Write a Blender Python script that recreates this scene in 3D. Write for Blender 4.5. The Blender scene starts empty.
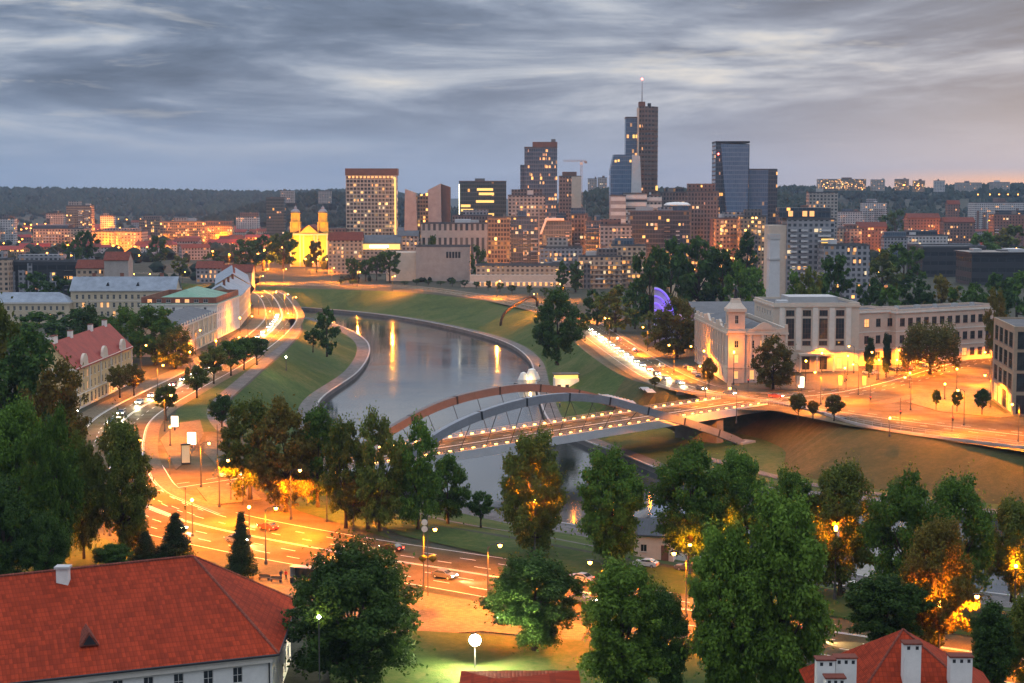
import bpy, bmesh, math, random
import numpy as np
from mathutils import Vector, Matrix
from mathutils.geometry import tessellate_polygon
S = bpy.context.scene
C = S.collection
R = math.radians
# ------------------------------------------------------------------ camera, sky, sun, exposure
F, HOR, CX, CY, H = 1600.0, 192.0, 512.0, 341.5, 65.0
PITCH = math.atan((CY - HOR) / F)
cam_d = bpy.data.cameras.new('camera')
cam = bpy.data.objects.new('camera', cam_d); C.objects.link(cam)
cam.location = (0, 0, H); cam.rotation_euler = (math.pi / 2 - PITCH, 0, 0)
cam_d.sensor_width = 36.0; cam_d.lens = F / 1024 * 36.0
cam_d.clip_start = 1.0; cam_d.clip_end = 40000
S.camera = cam
S.view_settings.view_transform = 'Standard'; S.view_settings.look = 'None'
S.view_settings.exposure = 0.15; S.view_settings.gamma = 1.0
S.render.engine = 'CYCLES'
try:
    S.cycles.use_denoising = True; S.cycles.denoiser = 'OPENIMAGEDENOISE'
except Exception:
    pass
S.cycles.max_bounces = 5; S.cycles.diffuse_bounces = 2; S.cycles.glossy_bounces = 3
S.cycles.transmission_bounces = 3; S.cycles.transparent_max_bounces = 4; S.cycles.volume_bounces = 0
S.cycles.sample_clamp_indirect = 4.0
S.cycles.use_light_tree = True; S.cycles.caustics_reflective = False; S.cycles.caustics_refractive = False

SUN_EL, SUN_AZ = 5.0, 22.0      # degrees; azimuth measured from the view direction towards the right
world = bpy.data.worlds.new('World'); S.world = world; world.use_nodes = True
nt = world.node_tree; nt.nodes.clear()
def N(t, kind, **kw):
    n = t.nodes.new(kind)
    for k, v in kw.items(): setattr(n, k, v)
    return n
def math_(t, op, a, b=None, clamp=False):
    n = N(t, 'ShaderNodeMath', operation=op); n.use_clamp = clamp
    for i, v in enumerate((a, b)):
        if v is None: continue
        if isinstance(v, (int, float)): n.inputs[i].default_value = v
        else: t.links.new(v, n.inputs[i])
    return n.outputs[0]
def mixc(t, fac, a, b, blend='MIX'):
    n = N(t, 'ShaderNodeMix', data_type='RGBA', blend_type=blend)
    for i, v in ((0, fac), (6, a), (7, b)):
        if isinstance(v, (int, float)): n.inputs[i].default_value = v
        elif isinstance(v, tuple): n.inputs[i].default_value = (*v[:3], 1)
        else: t.links.new(v, n.inputs[i])
    return n.outputs[2]
def ramp(t, fac, stops, interp='LINEAR'):
    n = N(t, 'ShaderNodeValToRGB'); n.color_ramp.interpolation = interp
    e = n.color_ramp.elements
    while len(e) < len(stops): e.new(0.5)
    for k, (p, c) in zip(e, stops):
        k.position = p; k.color = (*c[:3], 1)
    t.links.new(fac, n.inputs[0]); return n.outputs[0]
def noise(t, vec, scale, detail=4, rough=0.55, dist=0.0):
    n = N(t, 'ShaderNodeTexNoise'); n.inputs['Scale'].default_value = scale
    n.inputs['Detail'].default_value = detail; n.inputs['Roughness'].default_value = rough
    n.inputs['Distortion'].default_value = dist
    if vec is not None: t.links.new(vec, n.inputs['Vector'])
    return n.outputs['Fac']
def build_sky():
    t = nt
    out = N(t, 'ShaderNodeOutputWorld'); bg = N(t, 'ShaderNodeBackground')
    tc = N(t, 'ShaderNodeTexCoord'); sep = N(t, 'ShaderNodeSeparateXYZ'); t.links.new(tc.outputs['Generated'], sep.inputs[0])
    x, y, z = sep.outputs
    def vec(kx, ky, kz, off=0.0):
        c = N(t, 'ShaderNodeCombineXYZ')
        t.links.new(math_(t, 'ADD', math_(t, 'MULTIPLY', x, kx), off), c.inputs[0])
        t.links.new(math_(t, 'MULTIPLY', y, ky), c.inputs[1]); t.links.new(math_(t, 'MULTIPLY', z, kz), c.inputs[2])
        return c.outputs[0]
    n1 = noise(t, vec(3.4, 2.2, 19.0, 1.9), 1.0, 7, 0.56, 0.7)      # broad cloud banks
    n2 = noise(t, vec(9.0, 5.0, 50.0, 4.1), 1.0, 6, 0.58, 0.5)     # streaks
    n3 = noise(t, vec(7.0, 5.0, 42.0, 8.3), 1.0, 5, 0.6, 0.4)       # bright gaps
    # nearer the horizon the deck is seen edge-on: smoother and bluer
    el = math_(t, 'MULTIPLY', z, 8.0, True)
    f = math_(t, 'ADD', math_(t, 'MULTIPLY', n1, 0.80), math_(t, 'MULTIPLY', n2, 0.20))
    cloud = ramp(t, f, [(0.375, (.10, .14, .215)), (0.44, (.155, .205, .30)), (0.49, (.26, .315, .42)), (0.54, (.43, .475, .555)), (0.62, (.74, .71, .67))])
    low = mixc(t, n2, (.17, .26, .42), (.33, .42, .56))
    s = N(t, 'ShaderNodeMapRange', interpolation_type='SMOOTHSTEP'); s.inputs[1].default_value = 0.01; s.inputs[2].default_value = 0.075
    t.links.new(z, s.inputs[0])
    c = mixc(t, s.outputs[0], low, cloud)
    gap = ramp(t, n3, [(0.58, (0, 0, 0)), (0.72, (1, 1, 1))])
    gm = math_(t, 'MULTIPLY', gap, math_(t, 'MULTIPLY', s.outputs[0], 0.75))
    c = mixc(t, gm, c, (.62, .60, .57))
    # sunset side: warm greys low on the right, a thin orange break above the hills
    az = N(t, 'ShaderNodeVectorMath', operation='DOT_PRODUCT'); t.links.new(tc.outputs['Generated'], az.inputs[0])
    az.inputs[1].default_value = (math.sin(R(SUN_AZ)), math.cos(R(SUN_AZ)), 0)
    a1 = N(t, 'ShaderNodeMapRange', interpolation_type='SMOOTHSTEP'); a1.inputs[1].default_value = 0.962; a1.inputs[2].default_value = 1.0
    t.links.new(az.outputs['Value'], a1.inputs[0])
    lowm = N(t, 'ShaderNodeMapRange', interpolation_type='SMOOTHSTEP'); lowm.inputs[1].default_value = 0.095; lowm.inputs[2].default_value = 0.0
    t.links.new(z, lowm.inputs[0])
    c = mixc(t, math_(t, 'MULTIPLY', math_(t, 'MULTIPLY', a1.outputs[0], lowm.outputs[0]), 0.3), c, (.50, .46, .46))
    st = N(t, 'ShaderNodeMapRange', interpolation_type='SMOOTHSTEP'); st.inputs[1].default_value = 0.016; st.inputs[2].default_value = 0.004
    t.links.new(z, st.inputs[0])
    a2 = N(t, 'ShaderNodeMapRange', interpolation_type='SMOOTHSTEP'); a2.inputs[1].default_value = 0.982; a2.inputs[2].default_value = 0.998
    t.links.new(az.outputs['Value'], a2.inputs[0])
    sk = math_(t, 'MULTIPLY', math_(t, 'MULTIPLY', st.outputs[0], a2.outputs[0]), math_(t, 'ADD', math_(t, 'MULTIPLY', n2, 1.3), 0.1), True)
    c = mixc(t, sk, c, (.95, .45, .22))
    # clear twilight sky behind the cloud
    sky = N(t, 'ShaderNodeTexSky', sky_type='NISHITA'); sky.sun_disc = False
    sky.sun_elevation = R(SUN_EL); sky.sun_rotation = R(SUN_AZ)
    sc = N(t, 'ShaderNodeVectorMath', operation='SCALE'); sc.inputs['Scale'].default_value = 0.06; t.links.new(sky.outputs[0], sc.inputs[0])
    c = mixc(t, 0.93, sc.outputs[0], c)
    # overcast sky: the zenith is a few times brighter than the horizon
    zen = N(t, 'ShaderNodeMapRange', interpolation_type='SMOOTHSTEP'); zen.inputs[1].default_value = 0.14; zen.inputs[2].default_value = 0.9
    zen.inputs[3].default_value = 1.0; zen.inputs[4].default_value = 3.6; t.links.new(z, zen.inputs[0])
    g = N(t, 'ShaderNodeVectorMath', operation='SCALE'); t.links.new(c, g.inputs[0]); t.links.new(zen.outputs[0], g.inputs['Scale'])
    t.links.new(g.outputs[0], bg.inputs[0]); bg.inputs[1].default_value = 1.0
    t.links.new(bg.outputs[0], out.inputs[0])
build_sky()
world.cycles.sampling_method = 'MANUAL'; world.cycles.sample_map_resolution = 512
sun_d = bpy.data.lights.new('sun', 'SUN'); sun_d.energy = 0.35; sun_d.angle = R(25); sun_d.color = (1.0, .86, .74)
sun = bpy.data.objects.new('sun', sun_d); C.objects.link(sun)
# the last western light comes round the cloud edge from the right
sun.rotation_euler = Vector((-math.sin(R(SUN_AZ)), -math.cos(R(SUN_AZ)), -math.tan(R(SUN_EL + 24)))).to_track_quat('-Z', 'Y').to_euler()

# ------------------------------------------------------------------ placing: a pixel of the survey -> a point of the place
_cp, _sp = math.cos(PITCH), math.sin(PITCH)
def ray(px, py):
    a, u = px - CX, CY - py
    return Vector((a, _cp * F + _sp * u, -_sp * F + _cp * u))
def P(px, py, z=0.0):
    r = ray(px, py); k = (z - H) / r.z
    return Vector((r.x * k, r.y * k, z))
def Q(px, py, Y):
    r = ray(px, py); k = Y / r.y
    return Vector((r.x * k, Y, H + r.z * k))

# ------------------------------------------------------------------ objects
class MB:
    """collects faces and links them as one mesh object"""
    def __init__(s): s.v, s.f, s.m = [], [], []
    def add(s, vs, fs, mi=0):
        o = len(s.v); s.v += [tuple(v) for v in vs]
        s.f += [tuple(o + i for i in f) for f in fs]; s.m += [mi] * len(fs)
        return s
    def box(s, x0, x1, y0, y1, z0, z1, mi=0, M=None, bottom=True):
        vs = [(x, y, z) for z in (z0, z1) for y in (y0, y1) for x in (x0, x1)]
        if M is not None: vs = [M @ Vector(v) for v in vs]
        fs = [(4, 5, 7, 6), (0, 1, 5, 4), (1, 3, 7, 5), (3, 2, 6, 7), (2, 0, 4, 6)]
        if bottom: fs.append((0, 2, 3, 1))
        return s.add(vs, fs, mi)
    def quad(s, *vs, mi=0): return s.add(vs, [tuple(range(len(vs)))], mi)
    def tube(s, pts, rad, n=8, mi=0, caps=True):
        pts = [Vector(p) for p in pts]; k = len(pts)
        if isinstance(rad, (int, float)): rad = [rad] * k
        vs = []
        for i, p in enumerate(pts):
            d = (pts[min(i + 1, k - 1)] - pts[max(i - 1, 0)]).normalized()
            a = d.cross(Vector((0, 0, 1)) if abs(d.z) < .95 else Vector((1, 0, 0))).normalized(); b = a.cross(d)
            vs += [p + (a * math.cos(2 * math.pi * j / n) + b * math.sin(2 * math.pi * j / n)) * rad[i] for j in range(n)]
        fs = [(i * n + j, i * n + (j + 1) % n, (i + 1) * n + (j + 1) % n, (i + 1) * n + j) for i in range(k - 1) for j in range(n)]
        if caps: fs += [tuple(range(n - 1, -1, -1)), tuple((k - 1) * n + j for j in range(n))]
        return s.add(vs, fs, mi)
    def lathe(s, prof, n=16, mi=0, c=(0, 0, 0)):
        vs = [(c[0] + r * math.cos(2 * math.pi * j / n), c[1] + r * math.sin(2 * math.pi * j / n), c[2] + z) for r, z in prof for j in range(n)]
        fs = [(i * n + j, i * n + (j + 1) % n, (i + 1) * n + (j + 1) % n, (i + 1) * n + j) for i in range(len(prof) - 1) for j in range(n)]
        fs += [tuple(range(n - 1, -1, -1)), tuple((len(prof) - 1) * n + j for j in range(n))]
        return s.add(vs, fs, mi)
    def prism(s, poly, y0, y1, mi=0):
        """poly in (x, z), extruded along y"""
        n = len(poly)
        vs = [(x, y0, z) for x, z in poly] + [(x, y1, z) for x, z in poly]
        fs = [tuple(range(n)), tuple(range(2 * n - 1, n - 1, -1))] + [(i, n + i, n + (i + 1) % n, (i + 1) % n) for i in range(n)]
        return s.add(vs, fs, mi)
    def mesh(s, name, mats, smooth=False):
        me = bpy.data.meshes.new(name); me.from_pydata(s.v, [], s.f)
        for m in (mats if isinstance(mats, (list, tuple)) else [mats]): me.materials.append(m)
        if any(s.m): me.polygons.foreach_set('material_index', s.m)
        if smooth: me.polygons.foreach_set('use_smooth', [True] * len(me.polygons))
        me.update(); return me
    def build(s, name, mats, parent=None, smooth=False, loc=(0, 0, 0), rz=0.0):
        return link(name, s.mesh(name, mats, smooth), parent, loc, rz)
def recalc(me):
    b = bmesh.new(); b.from_mesh(me); bmesh.ops.recalc_face_normals(b, faces=b.faces); b.to_mesh(me); b.free()
def link(name, data, parent=None, loc=(0, 0, 0), rz=0.0, sc=None):
    o = bpy.data.objects.new(name, data); C.objects.link(o)
    o.location = loc; o.rotation_euler = (0, 0, rz)
    if sc is not None: o.scale = sc
    if parent is not None: o.parent = parent
    return o
def tag(o, label, cat, group=None, kind=None):
    if label: o['label'] = label
    if cat: o['category'] = cat
    if group: o['group'] = group
    if kind: o['kind'] = kind
    return o
def thing(name, label, cat, loc=(0, 0, 0), rz=0.0, group=None, sc=None):
    return tag(link(name, None, None, loc, rz, sc), label, cat, group)
def struct(o): o['kind'] = 'structure'; return o
_kids = {}
def remember(o):
    _kids[o.name] = [(c, [g for g in o_children(c)]) for c in o_children(o)]
def o_children(o): return [c for c in bpy.data.objects if c.parent == o]
def dup(root, label, loc, rz=0.0, sc=None, group=None):
    if root.name not in _kids: remember(root)
    r = root.copy(); C.objects.link(r); r.location = loc; r.rotation_euler = (0, 0, rz)
    if sc is not None: r.scale = sc
    r['label'] = label
    if group: r['group'] = group
    for ch, gs in _kids[root.name]:
        c = ch.copy(); C.objects.link(c); c.parent = r
        for g in gs:
            d = g.copy(); C.objects.link(d); d.parent = c
    return r
def xf(x, y, rz):
    return Matrix.Translation((x, y, 0)) @ Matrix.Rotation(rz, 4, 'Z')
def spline(pts, n=8):
    pts = [Vector(p) for p in pts]; out = []
    q = [2 * pts[0] - pts[1]] + pts + [2 * pts[-1] - pts[-2]]
    for i in range(1, len(q) - 2):
        a, b, c, d = q[i - 1:i + 3]
        for k in range(n):
            t = k / n
            out.append(.5 * ((2 * b) + (c - a) * t + (2 * a - 5 * b + 4 * c - d) * t * t + (3 * b - a - 3 * c + d) * t ** 3))
    return out + [pts[-1]]
def offset(pts, d):
    """shift a polyline to its right by d in plan"""
    out = []
    for i, p in enumerate(pts):
        t = pts[min(i + 1, len(pts) - 1)] - pts[max(i - 1, 0)]; t.z = 0; t.normalize()
        out.append(Vector((p.x + t.y * d, p.y - t.x * d, p.z)))
    return out
def ribbon(mb, pts, d0, d1, z=None, mi=0, z1=None):
    a, b = offset(pts, d0), offset(pts, d1)
    if z is not None:
        for p in a: p.z = z
        for p in b: p.z = z if z1 is None else z1
    n = len(pts)
    return mb.add(a + b, [(i, n + i, n + i + 1, i + 1) for i in range(n - 1)], mi)
def dashes(mb, pts, d, w, on, off, z, mi=0):
    L = 0.0; a = offset(pts, d); seg = []
    for i in range(len(a) - 1):
        l = (a[i + 1] - a[i]).length; k = max(1, int(l / 1.0))
        for j in range(k):
            p, q = a[i].lerp(a[i + 1], j / k), a[i].lerp(a[i + 1], (j + 1) / k)
            if L % (on + off) < on:
                t = (q - p); t.z = 0; t.normalize(); nrm = Vector((t.y, -t.x, 0)) * w / 2
                vs = [p - nrm, p + nrm, q + nrm, q - nrm]
                mb.quad(*[(v.x, v.y, z) for v in vs], mi=mi)
            L += l / k
def flat_poly(mb, pts, z, mi=0):
    pts = [Vector((p[0], p[1], z)) for p in pts]
    tris = tessellate_polygon([pts])
    out = []
    for t in tris:
        a, b, c = (pts[i] for i in t)
        out.append(t if (b - a).cross(c - a).z > 0 else (t[0], t[2], t[1]))
    return mb.add(pts, out, mi)

# ------------------------------------------------------------------ materials
def newmat(name):
    m = bpy.data.materials.new(name); m.use_nodes = True; t = m.node_tree; t.nodes.clear()
    o = N(t, 'ShaderNodeOutputMaterial'); b = N(t, 'ShaderNodeBsdfPrincipled'); t.links.new(b.outputs[0], o.inputs[0])
    return m, t, b
def setc(b, c): b.inputs['Base Color'].default_value = (*c[:3], 1)
def coord(t, out='Object'): return N(t, 'ShaderNodeTexCoord').outputs[out]
def bump(t, b, h, strength, dist=0.05):
    n = N(t, 'ShaderNodeBump'); n.inputs['Strength'].default_value = strength; n.inputs['Distance'].default_value = dist
    t.links.new(h, n.inputs['Height']); t.links.new(n.outputs[0], b.inputs['Normal'])
def plain(name, c, rough=.7, var=.25, scale=.6, metal=0.0, spec=.16, bs=.15, fine=6.0):
    """base colour with large stains and fine grain"""
    m, t, b = newmat(name); v = coord(t)
    a = noise(t, v, scale, 5, .65); g = noise(t, v, scale * fine, 4, .6)
    f = math_(t, 'ADD', math_(t, 'MULTIPLY', a, .65), math_(t, 'MULTIPLY', g, .35))
    lo, hi = [max(0, k * (1 - var)) for k in c], [min(1, k * (1 + var)) for k in c]
    t.links.new(ramp(t, f, [(.32, lo), (.68, hi)]), b.inputs['Base Color'])
    b.inputs['Roughness'].default_value = rough; b.inputs['Metallic'].default_value = metal
    b.inputs['Specular IOR Level'].default_value = spec
    if bs: bump(t, b, g, bs)
    return m
def emit(name, c, s, base=(.3, .3, .3)):
    m, t, b = newmat(name); setc(b, base); b.inputs['Emission Color'].default_value = (*c, 1); b.inputs['Emission Strength'].default_value = s
    return m
def glassy(name, c=(.02, .025, .03), rough=.08, spec=.6):
    m, t, b = newmat(name); v = coord(t)
    t.links.new(ramp(t, noise(t, v, .35, 2), [(.4, c), (.65, tuple(k * 1.9 for k in c))]), b.inputs['Base Color'])
    b.inputs['Roughness'].default_value = rough; b.inputs['Specular IOR Level'].default_value = spec
    return m
def tiles(name, c, tw=.32, th=.38, var=.28):
    """pan-tile roof: rows follow the slope, one colour a tile"""
    m, t, b = newmat(name)
    tc = N(t, 'ShaderNodeTexCoord'); nz = tc.outputs['Normal']; p = tc.outputs['Object']
    cr = N(t, 'ShaderNodeVectorMath', operation='CROSS_PRODUCT'); cr.inputs[0].default_value = (0, 0, 1); t.links.new(nz, cr.inputs[1])
    nn = N(t, 'ShaderNodeVectorMath', operation='NORMALIZE'); t.links.new(cr.outputs[0], nn.inputs[0])
    du = N(t, 'ShaderNodeVectorMath', operation='DOT_PRODUCT'); t.links.new(p, du.inputs[0]); t.links.new(nn.outputs[0], du.inputs[1])
    sp = N(t, 'ShaderNodeSeparateXYZ'); t.links.new(p, sp.inputs[0])
    u = math_(t, 'DIVIDE', du.outputs['Value'], tw); w = math_(t, 'DIVIDE', sp.outputs[2], th * .6)
    fu, fw = math_(t, 'FRACT', u), math_(t, 'FRACT', w)
    cb = N(t, 'ShaderNodeCombineXYZ'); t.links.new(math_(t, 'FLOOR', u), cb.inputs[0]); t.links.new(math_(t, 'FLOOR', w), cb.inputs[1])
    wn = N(t, 'ShaderNodeTexWhiteNoise', noise_dimensions='2D'); t.links.new(cb.outputs[0], wn.inputs[0])
    st = noise(t, p, .35, 5, .65)
    f = math_(t, 'ADD', math_(t, 'MULTIPLY', wn.outputs[0], .45), math_(t, 'MULTIPLY', st, .55))
    col = ramp(t, f, [(.25, tuple(k * (1 - var) for k in c)), (.75, tuple(k * (1 + var) for k in c))])
    gap = math_(t, 'MAXIMUM', math_(t, 'LESS_THAN', fw, .16), math_(t, 'LESS_THAN', fu, .14))
    col = mixc(t, math_(t, 'MULTIPLY', gap, .45), col, tuple(k * .45 for k in c))
    t.links.new(col, b.inputs['Base Color']); b.inputs['Roughness'].default_value = .8; b.inputs['Specular IOR Level'].default_value = .1
    hgt = math_(t, 'ADD', math_(t, 'MULTIPLY', fw, -.6), math_(t, 'SINE', math_(t, 'MULTIPLY', fu, math.pi)))
    bump(t, b, hgt, .6, .06)
    return m
def seam(name, c, pitch=.6):
    """standing-seam sheet roof"""
    m, t, b = newmat(name); tc = N(t, 'ShaderNodeTexCoord'); p = tc.outputs['Object']
    sp = N(t, 'ShaderNodeSeparateXYZ'); t.links.new(p, sp.inputs[0])
    fu = math_(t, 'FRACT', math_(t, 'DIVIDE', sp.outputs[0], pitch)); st = noise(t, p, .25, 5, .65)
    col = ramp(t, st, [(.3, tuple(k * .75 for k in c)), (.7, tuple(k * 1.2 for k in c))])
    line = math_(t, 'LESS_THAN', fu, .1)
    t.links.new(mixc(t, math_(t, 'MULTIPLY', line, .4), col, tuple(k * .5 for k in c)), b.inputs['Base Color'])
    b.inputs['Roughness'].default_value = .6; b.inputs['Specular IOR Level'].default_value = .15
    bump(t, b, line, .5, .05); return m
def facade(name, wall, glass=(.03, .04, .05), cw=3.0, ch=3.2, fw=.55, fh=.55, lit=.08, lc=(1, .44, .09), ls=.95, seed=0.0, roof=None, grough=.12, mull=0.0):
    """wall with a regular field of windows, some of them lit"""
    m, t, b = newmat(name); tc = N(t, 'ShaderNodeTexCoord'); p = tc.outputs['Object']; nz = tc.outputs['Normal']
    cr = N(t, 'ShaderNodeVectorMath', operation='CROSS_PRODUCT'); cr.inputs[0].default_value = (0, 0, 1); t.links.new(nz, cr.inputs[1])
    du = N(t, 'ShaderNodeVectorMath', operation='DOT_PRODUCT'); t.links.new(p, du.inputs[0]); t.links.new(cr.outputs[0], du.inputs[1])
    sp = N(t, 'ShaderNodeSeparateXYZ'); t.links.new(p, sp.inputs[0]); sn = N(t, 'ShaderNodeSeparateXYZ'); t.links.new(nz, sn.inputs[0])
    u = math_(t, 'DIVIDE', du.outputs['Value'], cw); w = math_(t, 'DIVIDE', sp.outputs[2], ch)
    inu = math_(t, 'LESS_THAN', math_(t, 'ABSOLUTE', math_(t, 'SUBTRACT', math_(t, 'FRACT', u), .5)), fw / 2)
    inw = math_(t, 'LESS_THAN', math_(t, 'ABSOLUTE', math_(t, 'SUBTRACT', math_(t, 'FRACT', w), .5)), fh / 2)
    side = math_(t, 'LESS_THAN', math_(t, 'ABSOLUTE', sn.outputs[2]), .5)
    mask = math_(t, 'MULTIPLY', math_(t, 'MULTIPLY', inu, inw), side)
    cb = N(t, 'ShaderNodeCombineXYZ'); oi = N(t, 'ShaderNodeObjectInfo'); t.links.new(math_(t, 'ADD', math_(t, 'ADD', math_(t, 'FLOOR', u), seed * 17.3), math_(t, 'FLOOR', math_(t, 'MULTIPLY', oi.outputs['Random'], 900.0))), cb.inputs[0]); t.links.new(math_(t, 'FLOOR', w), cb.inputs[1])
    wn = N(t, 'ShaderNodeTexWhiteNoise', noise_dimensions='2D'); t.links.new(cb.outputs[0], wn.inputs[0])
    cs = N(t, 'ShaderNodeSeparateXYZ'); t.links.new(wn.outputs['Color'], cs.inputs[0])
    islit = math_(t, 'MULTIPLY', math_(t, 'LESS_THAN', wn.outputs[0], lit * .42), mask)
    st = noise(t, p, .12, 5, .65)
    wc = ramp(t, st, [(.3, tuple(k * .8 for k in wall)), (.7, tuple(min(1, k * 1.15) for k in wall))])
    if roof: wc = mixc(t, side, roof, wc)
    gl = mixc(t, cs.outputs[1], tuple(k * .7 for k in glass), tuple(k * .5 + q * .35 for k, q in zip(glass, wall)))
    t.links.new(mixc(t, mask, wc, gl), b.inputs['Base Color'])
    t.links.new(math_(t, 'ADD', math_(t, 'MULTIPLY', mask, grough - .75), .75), b.inputs['Roughness'])
    t.links.new(mixc(t, cs.outputs[0], lc, (1.0, .66, .28)), b.inputs['Emission Color'])
    t.links.new(math_(t, 'MULTIPLY', islit, math_(t, 'ADD', math_(t, 'MULTIPLY', math_(t, 'POWER', cs.outputs[2], 3.0), ls * 2.4), ls * .15)), b.inputs['Emission Strength'])
    bump(t, b, math_(t, 'MULTIPLY', mask, -1.0), .6, .15)
    return m
def leaf_mat(name, c, c2, warm=None):
    m, t, b = newmat(name)
    g = N(t, 'ShaderNodeNewGeometry'); oi = N(t, 'ShaderNodeObjectInfo'); v = coord(t)
    k = math_(t, 'ADD', math_(t, 'MULTIPLY', g.outputs['Random Per Island'], .55), math_(t, 'MULTIPLY', noise(t, v, .28, 3), .45))
    col = ramp(t, k, [(.2, c), (.75, c2)])
    if warm: col = mixc(t, math_(t, 'MULTIPLY', ramp(t, noise(t, v, .16, 2), [(.52, (0, 0, 0)), (.66, (1, 1, 1))]), .7), col, warm)
    hs = N(t, 'ShaderNodeHueSaturation'); t.links.new(col, hs.inputs['Color'])
    t.links.new(math_(t, 'ADD', math_(t, 'MULTIPLY', oi.outputs['Random'], .5), .75), hs.inputs['Value'])
    t.links.new(hs.outputs[0], b.inputs['Base Color']); b.inputs['Roughness'].default_value = .6
    b.inputs['Specular IOR Level'].default_value = .07
    tr = N(t, 'ShaderNodeBsdfTranslucent'); t.links.new(hs.outputs[0], tr.inputs[0])
    mx = N(t, 'ShaderNodeMixShader'); mx.inputs[0].default_value = .3
    t.links.new(b.outputs[0], mx.inputs[1]); t.links.new(tr.outputs[0], mx.inputs[2])
    t.links.new(mx.outputs[0], [n for n in t.nodes if n.type == 'OUTPUT_MATERIAL'][0].inputs[0])
    return m
def water_mat():
    m, t, b = newmat('river water'); v = coord(t)
    mp = N(t, 'ShaderNodeMapping'); mp.inputs['Scale'].default_value = (1, 1, 1); t.links.new(v, mp.inputs[0])
    n = math_(t, 'ADD', noise(t, mp.outputs[0], .55, 4, .6), math_(t, 'MULTIPLY', noise(t, mp.outputs[0], .09, 3), 1.5))
    setc(b, (.028, .032, .034)); b.inputs['IOR'].default_value = 2.0
    t.links.new(ramp(t, noise(t, v, .02, 4, .6), [(.4, (.05,) * 3), (.62, (.13,) * 3)]), b.inputs['Roughness'])
    b.inputs['Specular IOR Level'].default_value = .9
    bump(t, b, n, .16, .10); return m
def grass_mat(name, c, c2, patch=None):
    m, t, b = newmat(name); v = coord(t)
    f = math_(t, 'ADD', math_(t, 'MULTIPLY', noise(t, v, .035, 8, .74, .6), .62), math_(t, 'MULTIPLY', noise(t, v, .7, 5, .75), .38))
    col = ramp(t, f, [(.38, c), (.5, c2), (.62, patch or tuple(k * 1.4 for k in c2))])
    t.links.new(col, b.inputs['Base Color']); b.inputs['Roughness'].default_value = .9
    b.inputs['Specular IOR Level'].default_value = .1
    bump(t, b, noise(t, v, 2.5, 4, .7), .6, .2); return m
def paving(name, c, size=.6, var=.25):
    m, t, b = newmat(name); v = coord(t)
    br = N(t, 'ShaderNodeTexBrick'); br.inputs['Scale'].default_value = 1.0
    br.inputs['Brick Width'].default_value = size; br.inputs['Row Height'].default_value = size * .6
    br.inputs['Mortar Size'].default_value = .02
    for i, k in (('Color1', 1 - var), ('Color2', 1 + var), ('Mortar', .5)): br.inputs[i].default_value = (*[q * k for q in c], 1)
    t.links.new(v, br.inputs['Vector'])
    st = ramp(t, noise(t, v, .12, 6, .7), [(.3, (.68,) * 3), (.7, (1.1,) * 3)])
    t.links.new(mixc(t, 1.0, br.outputs[0], st, 'MULTIPLY'), b.inputs['Base Color']); b.inputs['Roughness'].default_value = .85; b.inputs['Specular IOR Level'].default_value = .1
    return m
def asphalt(name, c=(.088, .064, .032)):
    m, t, b = newmat(name); v = coord(t)
    f = math_(t, 'ADD', math_(t, 'MULTIPLY', noise(t, v, .07, 6, .72), .6), math_(t, 'MULTIPLY', noise(t, v, 3.0, 4, .7), .4))
    t.links.new(ramp(t, f, [(.36, tuple(k * .5 for k in c)), (.5, c), (.64, tuple(k * 1.6 for k in c))]), b.inputs['Base Color'])
    t.links.new(ramp(t, noise(t, v, .15, 4), [(.4, (.6,) * 3), (.65, (.9,) * 3)]), b.inputs['Roughness']); b.inputs['Specular IOR Level'].default_value = .06
    return m
ORANGE = (1.0, .240, .003); AMBER = (1.0, .52, .13); WARM = (1.0, .62, .22)
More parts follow.
